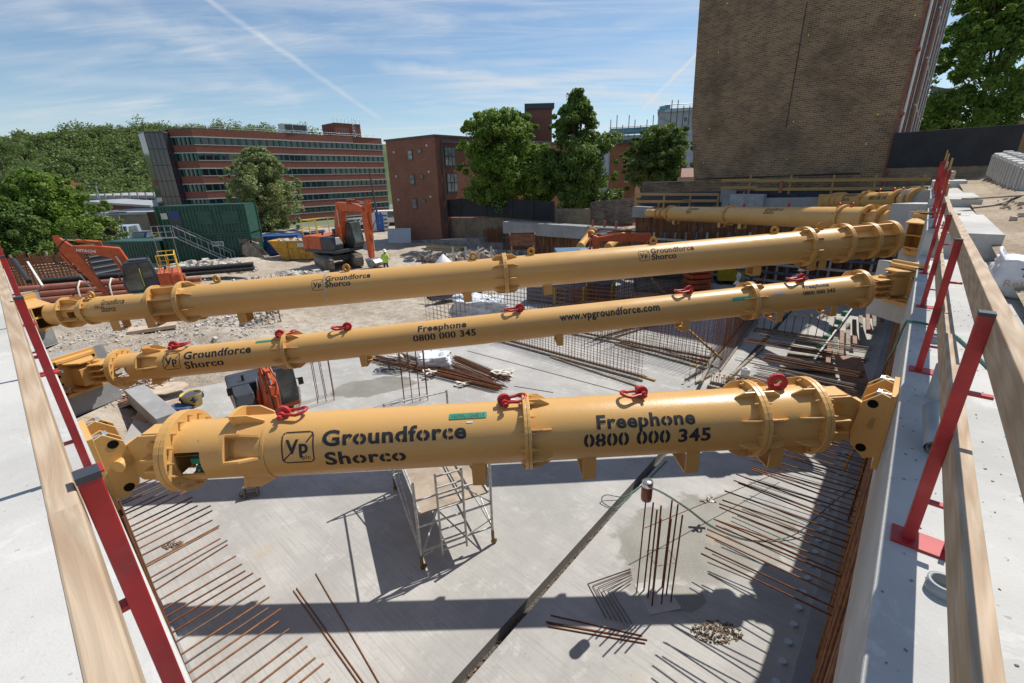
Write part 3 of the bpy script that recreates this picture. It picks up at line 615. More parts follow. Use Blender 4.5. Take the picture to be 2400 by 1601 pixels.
for q in (2015, 2043, 2075, 2095): S5.eye(x(q), .36, REDS, 'red_lifting_eye', .09)
S5.bend('Groundforce', (x(1972)+x(2004))/2, 36, .36, .32, .02, .06, x(2006)-x(1974)); S5.bend('Shorco', (x(1976)+x(1992))/2, 72, .36, .3, .02, .06, x(1994)-x(1976)); S5.bend('0800 000 345', (x(2040)+x(2078))/2, 70, .36, .3, .02, .06, x(2082)-x(2040)); S5.bend('Freephone', (x(2048)+x(2076))/2, 36, .36, .28, .02, .06, x(2076)-x(2048))
MB().box((-.15, 0, 0), (.3, .8, .8)).build('wall_plate', YEL, S5.o, .01)
# ================================================================ GROUND AND SLAB
from mathutils import noise as mn
def v2(p): return (p.x, p.y)
corner = Matrix(((nR.x, nR.y), (nL.x, nL.y))).inverted() @ Vector((.36, .06))
SLAB = [tuple(corner), v2(RW(31.2, .36)), v2(RW(31.2, -22)), (2, 33), (-1.5, 26.5), v2(gz(1010, 775, DS)), v2(gz(700, 862, DS)), v2(gz(545, 892, DS)), v2(gz(340, 932, DS)), (-11.2, 11.2), v2(LW(12.2, .06))]
def clip(poly, p, n, keep):
    out = []
    for i in range(len(poly)):
        a, b = Vector(poly[i]), Vector(poly[(i+1) % len(poly)]); da, db = ((a-p).dot(n)-keep), ((b-p).dot(n)-keep)
        if da >= 0: out.append(tuple(a))
        if (da >= 0) != (db >= 0): out.append(tuple(a.lerp(b, da/(da-db))))
    return out
c0, c1 = gz(1075, 1601, DS), gz(1553, 1065, DS); cdv = Vector(v2(c1-c0)).normalized(); cn = Vector((cdv.y, -cdv.x)); cp = Vector(v2(c0)); HW = .085
right = clip(SLAB, cp, cn, HW); left = clip(SLAB, cp, -cn, HW); mid = clip(clip(SLAB, cp, cn, -HW), cp, -cn, -HW)
mb = MB()
for pl in (left, right): mb.prism([(x, y, DS-.34) for x, y in pl], (0, 0, .34))
tag(mb.build('concrete_slab', SLABM), kind='structure')
tag(MB().prism([(x, y, DS-.36) for x, y in mid], (0, 0, .14)).build('joint_bed', mat('joint_dirt', (.12, .105, .085), .95, var=.4, vs=25, bump=.5)), kind='structure')
# debris and ties in the open joint
mb = MB()
for i in range(260):
    t = random.uniform(-1.5, 4.2); o = random.uniform(-.07, .07); p = Vector((cp.x+cdv.x*t+cn.x*o, cp.y+cdv.y*t+cn.y*o, DS-.2)); s = random.uniform(.012, .035)
    mb.box(p, (s, s*.7, s*.5), Matrix.Rotation(random.uniform(0, 3), 3, 'Z') @ Matrix.Rotation(random.uniform(0, 1), 3, 'X'))
tag(mb.build('joint_debris', mat('debris_brown', (.26, .15, .09), .9, var=.4, vs=20)), 'brown offcuts and grit lying in the open slab joint', 'debris', kind='stuff')
mb = MB()
for i in range(34):
    t = -1.2+i*.16; a = cp+cdv*t
    for sg in (-1, 1): mb.tube((a.x-cn.x*.085*sg, a.y-cn.y*.085*sg, DS-.16), (a.x+cn.x*.085*sg+cdv.x*.08, a.y+cn.y*.085*sg+cdv.y*.08, DS-.16), .004, 4)
tag(mb.build('joint_lacing_wire', DKBAR), 'zigzag steel lacing across the open slab joint', 'wire')
def inside(x, y, poly):
    c = False; j = len(poly)-1
    for i in range(len(poly)):
        if (poly[i][1] > y) != (poly[j][1] > y) and x < (poly[j][0]-poly[i][0])*(y-poly[i][1])/(poly[j][1]-poly[i][1])+poly[i][0]: c = not c
        j = i
    return c
def sdist(x, y):
    d = 1e9
    for i in range(len(SLAB)):
        a = Vector(SLAB[i]); b = Vector(SLAB[(i+1) % len(SLAB)]); ab = b-a; t = max(0, min(1, (Vector((x, y))-a).dot(ab)/ab.length_squared)); d = min(d, (a+ab*t-Vector((x, y))).length)
    return d
MOUNDS = [(gz(600, 700, DS), 2.6, .5), (gz(470, 655, DS), 4.2, .9), (gz(560, 625, DS), 3.4, .5), (gz(560, 800, DS), 1.5, .5), (gz(470, 800, DS), 1.6, .4), (gz(700, 680, DS), 4, .6), (gz(640, 760, DS), 1.2, .5)]
def chalk_z(x, y):
    if inside(x, y, SLAB): return DS-.55
    d = sdist(x, y); e = min(1, d/1.1)
    z = DS-.30+e*.42
    for p, r, h in MOUNDS: z += h*math.exp(-((x-p.x)**2+(y-p.y)**2)/r**2*1.3)*min(1, d/1.2)
    v = Vector((x, y, 0))
    z += (mn.noise(v*.35)*.22+mn.noise(v*1.1)*.10+abs(mn.noise(v*2.7))*.09)*e
    return z
mb = MB(); xs = np.concatenate([np.arange(-46, -24, .8), np.arange(-24, 4, .22), np.arange(4, 22, 1)]); ys = np.concatenate([np.arange(8, 30, .22), np.arange(30, 72, .6)])
vs = [(x, y, chalk_z(x, y)) for y in ys for x in xs]; nx = len(xs)
mb.add(vs, [(j*nx+i, j*nx+i+1, (j+1)*nx+i+1, (j+1)*nx+i) for j in range(len(ys)-1) for i in range(nx-1)], False)
def chalkfn(t, b, co, c):
    w = t.co('Object'); n1 = t.noise(w, .22, 8, .65); n2 = t.noise(w, 2.2, 8, .7); n3 = t.noise(w, 14, 5, .7); vo = t.n.new('ShaderNodeTexVoronoi'); vo.inputs['Scale'].default_value = 7; t.l.new(w, vo.inputs[0]); vo2 = t.n.new('ShaderNodeTexVoronoi'); vo2.inputs['Scale'].default_value = 2.3; t.l.new(w, vo2.inputs[0])
    c2 = t.mix(t.step(n1, .35, .65), (.37, .305, .235), (.50, .445, .37)); c2 = t.mix(t.math('MULTIPLY', t.step(n2, .42, .66), .6), c2, (.26, .20, .145)); c2 = t.mix(t.math('MULTIPLY', t.step(n3, .52, .64), .5), c2, (.58, .53, .46)); c2 = t.mix(t.step(vo.outputs[0], .0, .26, .5, 0), c2, (.62, .58, .51))
    t.put(c2, b.inputs['Base Color']); b.inputs['Roughness'].default_value = .95
    t.l.new(t.bump(n3, .9, .05, t.bump(vo.outputs[0], -.8, .06, t.bump(vo2.outputs[0], -.7, .14, t.bump(n2, .8, .15)))), b.inputs['Normal'])
CHALK = mat('chalk_soil', (.5, .43, .34), .95, fn=chalkfn, spec=.15)
tag(mb.build('chalk_ground', CHALK), kind='structure')
# wide town ground out to the horizon
mb = MB(); zt = -8.3
mb.add([(-2500, -60, zt), (2500, -60, zt), (2500, 3500, zt), (-2500, 3500, zt)], [(0, 1, 2, 3)]); tag(mb.build('town_ground', mat('town_ground', (.2, .2, .19), .9, col2=(.12, .16, .08), vs=.03)), kind='structure')
# upper ground behind the right-hand beam, rising away from the viewer
def upz(s, o): return -.05+.031*s+.05*max(0, o-1.3)+.0*o
mb = MB(); SS = np.arange(-6, 34.3, .35); OO = np.concatenate([np.arange(1.1, 9, .35), np.arange(9, 60, 4)])
vs = []
for s in SS:
    for o in OO:
        z = upz(s, o); p = RW(s, o); v = Vector((p.x, p.y, 0)); e = min(1, max(0, (o-1.25)/.6)); z += (mn.noise(v*.8)*.07+mn.noise(v*2.3)*.04)*e
        if o < 1.3 and s < 11.5: z -= .06
        if o > 1.95: z += .15*min(1, (o-1.95)/.2)*min(1, max(0, (s-17)/3))
        vs.append((p.x, p.y, z))
no = len(OO); mb.add(vs, [(j*no+i, j*no+i+1, (j+1)*no+i+1, (j+1)*no+i) for j in range(len(SS)-1) for i in range(no-1)])
def soilfn(t, b, co, c):
    w = t.co('Object'); n1 = t.noise(w, .6, 7, .65); n3 = t.noise(w, 9, 6, .7); vo = t.n.new('ShaderNodeTexVoronoi'); vo.inputs['Scale'].default_value = 6; t.l.new(w, vo.inputs[0])
    c2 = t.mix(t.step(n1, .35, .65), (.33, .26, .185), (.45, .375, .285)); c2 = t.mix(t.math('MULTIPLY', t.step(n3, .46, .62), .6), c2, (.22, .165, .115)); c2 = t.mix(t.step(vo.outputs[0], 0, .2, .5, 0), c2, (.52, .46, .38))
    t.put(c2, b.inputs['Base Color']); b.inputs['Roughness'].default_value = .95; t.l.new(t.bump(n3, .9, .04, t.bump(vo.outputs[0], -.6, .05)), b.inputs['Normal'])
SOIL = mat('sandy_soil', (.45, .36, .26), .95, fn=soilfn, spec=.15)
tag(mb.build('upper_ground', SOIL), kind='structure')
# ================================================================ RETAINING WALLS
def pilefn(t, b, co, c):
    c1 = t.n.new('ShaderNodeTexCoord'); ge = t.n.new('ShaderNodeNewGeometry'); u = t.n.new('ShaderNodeVectorMath'); u.operation = 'DOT_PRODUCT'; cr = t.n.new('ShaderNodeVectorMath'); cr.operation = 'CROSS_PRODUCT'; cr.inputs[0].default_value = (0, 0, 1)
    t.l.new(ge.outputs['True Normal'], cr.inputs[1]); t.l.new(cr.outputs[0], u.inputs[1]); t.l.new(c1.outputs['Object'], u.inputs[0]); sp = t.n.new('ShaderNodeSeparateXYZ'); t.l.new(c1.outputs['Object'], sp.inputs[0])
    cb = t.n.new('ShaderNodeCombineXYZ'); t.put(u.outputs['Value'], cb.inputs[0]); t.put(t.math('MULTIPLY', sp.outputs[2], .12), cb.inputs[1])
    n1 = t.noise(cb.outputs[0], 4, 5, .7); n2 = t.noise(cb.outputs[0], 15, 4, .6); n0 = t.noise(co, .8, 5)
    c2 = t.mix(t.step(n1, .38, .62), (.11, .055, .035), (.24, .12, .06)); c2 = t.mix(t.math('MULTIPLY', t.step(n2, .58, .68), t.step(n0, .42, .6)), c2, (.45, .42, .38))
    t.put(c2, b.inputs['Base Color']); t.l.new(t.bump(n1, .9, .06), b.inputs['Normal'])
PILE = mat('stained_pile_wall', (.2, .1, .06), .9, fn=pilefn, spec=.2)
def run(mb, F, s0, s1, o0, o1, z0, z1):
    pts = [F(s0, o0, z0), F(s1, o0, z0), F(s1, o1, z0), F(s0, o1, z0)]; return mb.prism(pts, (0, 0, z1-z0))
def trapz(F, s, o, z): return F(s, o, z)
RWALL = empty('retaining_wall', 'right-hand retaining wall with pale stepped concrete capping beam, red post feet along its edge', 'wall', RW(0, OFR, 0))
def pbuild(mb, name, m, root, bevel=0):
    mb.v = [tuple(Vector(v)-root.location) for v in mb.v]; return mb.build(name, m, root, bevel)
mb = MB(); run(mb, RW, -1.5, 13.6, OFR, 1.32, -1.0, 0)
# make the near part wide where the viewer stands
pbuild(mb, 'capping_beam', CONC, RWALL, .012)
for (a, b, z, o1) in ((11.62, 20.6, .45, 1.23), (18.9, 29.5, .68, 1.33), (28.6, 32.4, .97, 1.35)):
    pbuild(run(MB(), RW, a, b, OFR+.012, o1, -.9, z), 'beam_step', CONC, RWALL, .015)
pbuild(run(MB(), RW, -1.5, 31, OFR+.10, OFR+.5, DS-.3, -1.0), 'pile_face', PILE, RWALL)
mb = MB()
for i in range(150):
    s = .6+i*.2+random.uniform(-.04, .04); p = RW(s, OFR+.07+random.uniform(-.03, .03)); mb.tube(p+Z*(DS+.1), p-Z*1.0, .02, 5)
pbuild(mb, 'vertical_bars', RUST2, RWALL)['kind'] = 'stuff'
pbuild(run(MB(), RW, -1.0, 30.5, .02, OFR+.12, DS+.004, DS+.16), 'kicker', CONCG, RWALL, .01)
mb = MB()
for i in range(26):
    p = RW(3.3+i*.38, -.13); mb.tube(p+Z*(DS+.0), p+Z*(DS+.045), .05, 12)
pbuild(mb, 'duct_caps', mat('pale_blue_cap', (.45, .55, .62), .5), RWALL)
for i in range(46):
    s = 5.5+i*.165+random.uniform(-.03, .03); a = R(random.choice((0, 0, 1, 2, -3, -7, 5, -5))); d = (-nR*math.cos(a)+dR*math.sin(a)); p = RW(s, OFR+.12, -3.5+random.uniform(-.03, .03)); L = 1.75+random.uniform(-.12, .06)
    pbuild(MB().tube(p, p+d*L-Z*random.uniform(0, .05), .0125, 6), 'starter_bar', random.choice((RUST, RUST, RUST2)), RWALL)
# wedge-shaped thrust blocks for the struts
def wedge(F, ctr, nrm, wallo, z0, z1, hw, name, root, par, m=CONC):
    """block whose seat is square to the strut, its back on the wall line"""
    t = Vector((-nrm.y, nrm.x, 0)); a = ctr+t*hw; b = ctr-t*hw; n = nR if par == 'R' else nL; d = dR if par == 'R' else dL
    A = d*a.dot(d)+n*(wallo+.1); B = d*b.dot(d)+n*(wallo+.1)
    mb = MB(); mb.prism([(q.x, q.y, z0) for q in (a, b, B, A)], (0, 0, z1-z0)); return pbuild(mb, name, m, root, .012)
wedge(RW, FB2-nB2*.002, nB2, OFR, -1.02, .003, .62, 'thrust_block', RWALL, 'R')
wedge(RW, FB3-nB3*.1, nB3, OFR, -1.02, .46, .75, 'thrust_block', RWALL, 'R')
wedge(RW, S4.W @ Vector((S4.L+.02, 0, 0)), (S4.A-S4.B).normalized(), OFR, -.9, .47, .5, 'thrust_block', RWALL, 'R')
wedge(RW, S5.W @ Vector((S5.L+.02, 0, 0)), (S5.A-S5.B).normalized(), OFR, -.5, .69, .5, 'thrust_block', RWALL, 'R')
LWALL = empty('retaining_wall', 'left-hand retaining wall with rough grey concrete capping beam close to the viewer', 'wall', LW(0, OFL, 0))
pbuild(run(MB(), LW, -1.2, 10.15, OFL, 3.2, -1.0, -.001), 'capping_beam', CONC, LWALL, .012)
pbuild(run(MB(), LW, 12.9, 21, OFL+.02, 2.4, -1.9, FA3.z+.56), 'lower_beam', CONC, LWALL, .015)
pbuild(run(MB(), LW, 10.16, 12.6, OFL+.25, 2.4, -3.4, FA2.z-.6), 'recess_floor', CONC, LWALL, .01)
pbuild(run(MB(), LW, -1.2, 22, OFL+.10, OFL+.5, DS-.3, -1.0), 'pile_face', PILE, LWALL)
pbuild(run(MB(), LW, -.8, 12, OFL-.15, OFL+.12, DS+.004, DS+.14), 'kicker', CONCG, LWALL, .01)
wedge(LW, FA2-nA2*.02, nA2, OFL, FA2.z-.75, FA2.z+.36, .55, 'thrust_block', LWALL, 'L', CONCG)
wedge(LW, FA3-nA3*.1, nA3, OFL, FA3.z-.9, FA3.z+.5, .62, 'thrust_block', LWALL, 'L', CONCG)
for i in range(42):
    s = 3.6+i*.18+random.uniform(-.05, .05); a = R(random.choice((9, 9, 10, 13, 5, 16, 8))); d = (-nL*math.cos(a)-dL*math.sin(a)*.0+dL*math.sin(a)*-1*-1); p = LW(s, OFL+.1, -3.5+random.uniform(-.03, .03)); L = 1.18+random.uniform(-.1, .08)
    d = (-nL*math.cos(a)+dL*math.sin(a)*(.6 if s > 6.5 else .2)).normalized()
    pbuild(MB().tube(p, p+d*L-Z*.02, .0135, 6), 'starter_bar', random.choice((RUST, RUST2, DKBAR, RUST2)), LWALL)
mb = MB()
for i in range(5):
    p = LW(4.6+i*.32, OFL-.03-.02*(i % 2)); mb.tube(p+Z*-4.6, p+Z*(-1.05), .018, 6)
pbuild(mb, 'vertical_bars', RUST, LWALL)
# ---- guard rails on the two beams
def board(root, F, s0, s1, o, zt, w=.055, h=.15, m=WOOD, dz=0, name='rail_board'):
    a, b = F(s0, o, zt-h/2), F(s1, o, zt-h/2+dz); L = (b-a).length
    ob = MB().box((L/2, 0, 0), (L, w, h)).build(name, m, root, .004); M_ = frame(b-a); ob.matrix_local = Matrix.Translation(a-root.location) @ M_.to_4x4(); return ob
def post(root, F, s, o, zb, h=1.07, sd=1, w=.046):
    mb = MB(); p = F(s, o, zb)-root.location; M_ = frame(dR if F is RW else dL); n_ = nR if F is RW else nL
    mb.box(p+Z*(h/2), (w, w, h), M_); o1 = mb.build('post', REDP, root, .003)
    b = MB().box(p+Z*.006+n_*.04*sd, (.13, .20, .012), M_).box(p+n_*.125*sd+Z*.07, (.012, .02, .14), M_); b.build('base_plate', REDP, o1, .002)
    MB().box(p+Z*(h+.004), (w*1.04, w*1.04, .014), M_).build('cap', DGREY, o1)
    br = MB().box(p+n_*.05*sd+Z*(h-.32), (.03, .09, .012), M_).box(p+n_*.05*sd+Z*(h-.85), (.03, .09, .012), M_); br.build('rail_bracket', REDP, o1)
    return o1
GR = empty('guard_rail', 'guard rail of red steel posts and raw timber boards along the right-hand beam', 'guard rail', RW(0, .3, 0))
for s in (-.02, 2.39, 4.80, 7.21, 9.62): 
    if s > .5: post(GR, RW, s, .275, 0)
for s in (12.3, 14.8, 17.2): post(GR, RW, s, .29, .45)
for s in (19.7, 22.4, 25.2, 27.6): post(GR, RW, s, .30, .68)
board(GR, RW, .2, 4.95, .325, 1.07); board(GR, RW, 4.97, 8.1, .33, 1.06); board(GR, RW, 7.4, 12.0, .33, 1.02, dz=.06)
board(GR, RW, 3.6, 6.2, .40, .93, m=WOOD)
board(GR, RW, .2, 4.0, .325, .56); board(GR, RW, 3.9, 8.2, .33, .54); board(GR, RW, 8.1, 11.6, .33, .55)
board(GR, RW, 11.9, 16.2, .345, 1.5); board(GR, RW, 16.0, 19.0, .345, 1.46); board(GR, RW, 11.9, 18.8, .345, .98)
board(GR, RW, 19.2, 23.6, .35, 1.72); board(GR, RW, 23.4, 28.4, .35, 1.74); board(GR, RW, 19.2, 28.4, .35, 1.2)
for s, z0 in ((18.6, .45), (28.9, .9), (24.5, .68)): board(GR, RW, s, s+.08, .42, z0+1.35, .05, 1.35, WOODY, name='timber_upright')
for k in range(4): board(GR, RW, 15.5+k*.55, 16.6+k*.55, .42+.02*k, 1.2-.1*k, .04, .1, WOODY)
GL = empty('guard_rail', 'guard rail of red posts and thick timber board on the left-hand beam', 'guard rail', LW(0, 0, 0))
for s in (1.12, 3.43, 5.75, 8.15): post(GL, LW, s, .008, 0, sd=1, w=.037)
board(GL, LW, -.5, 1.03, .051, 1.07, .044, .1); board(GL, LW, 1.035, 5.9, .052, 1.06, .044, .1); board(GL, LW, 5.9, 9.8, .052, 1.055, .044, .1)
# ---- things on the right-hand beam
def stub(p, r, h, label, lean=None):
    mb = MB(); ax = Vector(lean or (0, 0, 1)).normalized(); M_ = ax.to_track_quat('Z', 'Y').to_matrix()
    mb.lathe([(r-.012, 0), (r-.012, h), (r, h), (r, 0)], p, 28, M_); o = mb.build('plastic_duct', PIPEG); return tag(o, label, 'pipe')
stub(RW(2.12, .385, 0), .052, .05, 'short grey plastic duct stub set in the right-hand beam, nearest of its row')
stub(RW(4.24, .385, 0), .06, .26, 'taller grey plastic duct stub standing by the guard rail on the right-hand beam')
stub(RW(5.75, .37, 0), .06, .07, 'low grey plastic duct stub by the green hose on the right-hand beam')
stub(RW(3.29, .36, .05), .05, .42, 'grey plastic pipe lying over against the rail on the right-hand beam', lean=(.35, .45, .12))
# green hose over the beam edge
pts = [RW(9.6, .12, -1.6), RW(7.4, .14, -.6), RW(6.6, .15, -.1), RW(6.35, .2, .02), RW(6.1, .5, .02), RW(5.0, .75, .015), RW(4.1, 1.0, .015), RW(3.2, 1.3, .015)]
def smooth(pts, n=6):
    out = []
    for i in range(len(pts)-1):
        p0, p1, p2, p3 = pts[max(i-1, 0)], pts[i], pts[i+1], pts[min(i+2, len(pts)-1)]
        for k in range(n):
            t = k/n; out.append(.5*((2*p1)+(p2-p0)*t+(2*p0-5*p1+4*p2-p3)*t*t+(3*p1-p0-3*p2+p3)*t**3))
    return out+[pts[-1]]
tag(MB().path(smooth([Vector(p) for p in pts]), .013, 8).build('hose', HOSE), 'green hose hanging over the edge of the right-hand beam', 'hose')
mb = MB()
for i in range(420):
    p = RW(random.uniform(.9, 9), random.uniform(OFR+.02, 1.2)**1.0, .002); s = random.uniform(.002, .008); mb.box(p, (s*1.6, s, s*.6), Matrix.Rotation(random.uniform(0, 3), 3, 'Z'))
tag(mb.build('grit', mat('grit', (.2, .18, .16), .9, var=.4, vs=30)), 'loose grit scattered on the right-hand beam', 'grit', kind='stuff')
# bulk bag of reinforcement spacers
bag = empty('bulk_bag', 'white woven bulk bag with blue and tan lettering at the right edge', 'bag', RW(8.55, 1.32, 0), frame(nR))
def crumple(mb, sx, sy, sz, n=14, seed=0, sag=.25, amp=.06):
    vs = []; idx = {}
    bm = bmesh.new(); bmesh.ops.create_cube(bm, size=2); bmesh.ops.subdivide_edges(bm, edges=bm.edges[:], cuts=n, use_grid_fill=True)
    for v in bm.verts:
        c = v.co.copy(); l = max(abs(c.x), abs(c.y)); rr = math.hypot(c.x, c.y)
        k = 1+.12*(1-abs(c.z)); q = Vector((c.x*k, c.y*k, c.z)); q.z += (-sag*(1-min(1, rr)) if c.z > 0 else 0)
        w = Vector((seed*3.1, 0, 0)); q += Vector((mn.noise(c*1.7+w), mn.noise(c*1.7+w+Vector((9, 0, 0))), mn.noise(c*1.7+w+Vector((0, 9, 0)))))*amp*2+Vector((mn.noise(c*5+w), mn.noise(c*5.1-w), mn.noise(c*4.7+w*2)))*amp
        v.co = Vector((q.x*sx, q.y*sy, (q.z+1)*sz))
    bm.verts.index_update(); mb.add([v.co for v in bm.verts], [[v.index for v in f.verts] for f in bm.faces], True); bm.free(); return mb
def bagfn(t, b, co, c):
    t.l.new(t.bump(t.noise(co, 7, 5, .6), .5, .04), b.inputs['Normal'])
BAGM = mat('woven_white', (.72, .72, .74), .6, fn=bagfn)
crumple(MB(), .38, .30, .24, 12, 3, .45, .10).build('sack', BAGM, bag)
MB().path([(-.34, -.25, .42), (-.42, -.1, .56), (-.40, .1, .58), (-.3, .24, .42)], .02, 6).path([(.30, -.25, .42), (.36, -.1, .6), (.36, .1, .6), (.3, .24, .42)], .02, 6).build('lifting_loops', BAGM, bag)
flat_text('Th', .17, (-.14, -.36, .30), (1, 0, 0), (0, -.1, 1), mat('bag_blue', (.03, .13, .27), .6), 'lettering', bag, .012, .04); flat_text('Reinfo', .34, (-.16, -.385, .17), (1, 0, 0), (0, -.1, 1), mat('bag_tan', (.42, .28, .14), .6), 'lettering', bag, .012, .0)
# ================================================================ NEAR SLAB THINGS
def barthing(name, label, pts, r, m, group=None, cat='steel bar'):
    return tag(MB().path([Vector(p) for p in pts], r, 6).build(name, m), label, cat, group)
# loose bars bottom left (slightly proud of the slab) and bottom centre
for i, (a, b) in enumerate((((700, 1345), (905, 1640)), ((695, 1378), (880, 1640)), ((688, 1384), (868, 1640)), ((740, 1344), (900, 1620)))):
    if i == 0: continue
    p, q = gz(*a, DS+.012), gz(*b, DS+.012); barthing('loose_bar', ('long rusty bar lying on the slab, inner one of a close pair' if i == 1 else 'long rusty bar lying on the slab, left one of a close pair' if i == 2 else 'long rusty bar lying alone on the slab, right of the close pair'), (p, q), .010, RUST2, 'loose bars on the slab')
for k, (a, b) in enumerate((((1291, 1442), (1505, 1490)), ((1279, 1457), (1517, 1500)), ((1284, 1468), (1512, 1508)), ((1282, 1460), (1500, 1497)))):
    barthing('loose_bar', 'short rusty bar in the bundle lying right of the slab joint', (gz(*a, DS+.012), gz(*b, DS+.012)), .010, RUST, 'bundle of short bars lying on the slab')
for k in range(6):
    o = k*11; barthing('bent_bar', 'dark bent bar in the stack beside the starter bars', (gz(1478+k*3-o*.2, 1333+o*.45, DS+.012+.012*k), gz(1378+o*1.05, 1368+o*.4, DS+.012+.012*k), gz(1420+o*1.15, 1448+o*.3, DS+.012+.012*k)), .009, DKBAR, 'stack of bent bars')
def starters(ctr, wx, wy, h, nx, ny, rot, label, r=.0135, m=RUST, pad=True, links=(.45,)):
    t = empty('starter_bar_cluster', label, 'starter bars', ctr, Matrix.Rotation(rot, 3, 'Z'))
    pts = [(-wx/2+wx*i/(nx-1), y) for i in range(nx) for y in (-wy/2, wy/2)] + [(x, -wy/2+wy*j/(ny-1)) for j in range(1, ny-1) for x in (-wx/2, wx/2)]
    for x, y in pts:
        hh = h*random.uniform(.88, 1.0); MB().tube((x, y, 0), (x+random.uniform(-.02, .02), y+random.uniform(-.02, .02), hh), r, 6).build('bar', m, t)
    for l in links:
        z = h*l; MB().path([(-wx/2-.01, -wy/2-.01, z), (wx/2+.01, -wy/2-.01, z), (wx/2+.01, wy/2+.01, z), (-wx/2-.01, wy/2+.01, z), (-wx/2-.01, -wy/2-.01, z)], .005, 5).build('link', RUST2, t)
    if pad: MB().box((0, 0, .005), (wx+.22, wy+.3, .01)).build('pad', CONC, t)
    return t
c = gz(1540, 1398, DS); CL = starters(c, .34, .30, 1.95, 3, 3, R(10), 'tall cluster of rusty starter bars with a bottle upended on it')
btp = gz(1492, 1389, DS); b0 = Vector((btp.x, btp.y, 0)); d = ray(1508, 1138); tt = math.hypot(btp.x, btp.y)/math.hypot(d.x, d.y); zb = H+tt*d.z
_q = Matrix.Rotation(R(-10), 3, 'Z') @ (Vector((btp.x, btp.y, DS))-c); MB().tube(_q, _q+Vector((.01, 0, zb-DS)), .011, 6).build('bar', RUST, CL)
bt = empty('bottle', 'brown and silver plastic bottle upended on a starter bar', 'bottle', (btp.x+.01, btp.y, zb-.27)); bt.scale = (1.65,)*3
MB().lathe([(.02, 0), (.048, .01), (.052, .04), (.052, .16), (.05, .165)], n=20).build('body', mat('bottle_brown', (.28, .10, .07), .35), bt)
MB().lathe([(.05, .165), (.053, .17), (.053, .21), (.048, .222), (.0, .224)], n=20).build('foil_end', mat('silver_foil', (.7, .7, .7), .25, .9), bt)
# long inclined tie with wooden cross grip
p0, p1 = gz(1510, 1238, DS+.6), gz(1838, 1102, DS+.25)
barthing('tie_rod', 'thin rusty tie rod leaning across the starter bars', (p0, p1), .008, RUST)
wt = empty('wooden_spacer', 'crossed wooden spacer with a knotted white strap on the wet concrete', 'spacer', p0.lerp(p1, .40))
MB().box((0, 0, .02), (.32, .05, .035), Matrix.Rotation(R(-8), 3, 'Z')).box((.0, .0, .055), (.28, .05, .03), Matrix.Rotation(R(40), 3, 'Z')).build('batten', WOODG, wt)
MB().torus((.03, -.05, .06), (.3, .2, 1), .05, .018, 14, 6).torus((.0, -.02, .09), (1, .2, .3), .04, .016, 14, 6).build('knot', WHITE, wt)
# green hose looping over the joint and trailing across the wet patch
pts = [gz(1562, 1080, DS+.02), gz(1478, 1158, DS+.03), gz(1420, 1160, DS+.12), gz(1412, 1176, DS+.05), gz(1440, 1190, DS+.02), gz(1470, 1170, DS+.02), gz(1500, 1140, DS+.02), gz(1545, 1150, DS+.02), gz(1610, 1190, DS+.02), gz(1667, 1232, DS+.02), gz(1740, 1262, DS+.02), gz(1800, 1266, DS+.03), gz(1868, 1250, DS+.1), gz(1950, 1180, DS+.5), gz(2030, 1120, DS+.9)]
tag(MB().path(smooth(pts, 5), .011, 6).build('hose', HOSE), 'thin green hose looping over the slab joint and across the wet patch', 'hose')
def rubble(name, ctr, rx, ry, n, s0, s1, m, label, cat, hz=.0, kind='stuff', mound=None):
    mb = MB()
    for i in range(n):
        a = random.uniform(0, 6.28); q = math.sqrt(random.random()); x, y = ctr.x+rx*q*math.cos(a), ctr.y+ry*q*math.sin(a); s = random.uniform(s0, s1)*(1 if random.random() > .15 else 1.8); z = (mound(x, y) if mound else ctr.z)+hz*(1-q)+s*.1
        M_ = Matrix.Rotation(random.uniform(0, 6), 3, 'Z') @ Matrix.Rotation(random.uniform(-.8, .8), 3, 'X'); k = [Vector((random.uniform(.6, 1)*sx*s/2, random.uniform(.5, 1)*sy*s/2, random.uniform(.4, .9)*sz*s/2)) for sz in (-1, 1) for sy in (-1, 1) for sx in (-1, 1)]
        mb.add([M_ @ v+Vector((x, y, z)) for v in k], [(0, 2, 3, 1), (4, 5, 7, 6), (0, 1, 5, 4), (2, 6, 7, 3), (0, 4, 6, 2), (1, 3, 7, 5)])
    return tag(mb.build(name, m), label, cat, kind=kind)
GRAV = mat('brown_gravel', (.20, .14, .09), .95, var=.5, vs=14)
RUBB = mat('broken_concrete', (.50, .46, .40), .95, var=.25, vs=3, bump=.4, bs=9)
rubble('gravel_heap', gz(1680, 1482, DS), .40, .2, 420, .006, .028, GRAV, 'small heap of brown gravel on the slab near the right wall', 'gravel', .03)
rubble('gravel_patch', gz(405, 1278, DS), .22, .12, 90, .01, .03, GRAV, 'dark gravel spilt on the slab under the left starter bars', 'gravel', .01)
# couplings dropped below the sleeve of the nearest strut
g = gz(592, 1162, DS); cw = empty('coupler_clamp', 'rusty steel clamp standing on the slab below the nearest strut', 'clamp', g, Matrix.Rotation(R(20), 3, 'Z'))
MB().box((-.13, 0, .15), (.025, .16, .30)).box((.13, 0, .15), (.025, .16, .30)).box((0, 0, .28), (.26, .14, .03)).box((0, 0, .15), (.26, .03, .04)).tube((-.13, 0, .06), (.13, 0, .06), .035, 10).torus((-.2, 0, .1), (0, 1, 0), .06, .015, 12, 6).tube((-.26, .02, .02), (-.13, .02, .14), .018, 8).build('jaws', mat('greasy_steel', (.22, .19, .16), .6, .3, var=.4, vs=20), cw)
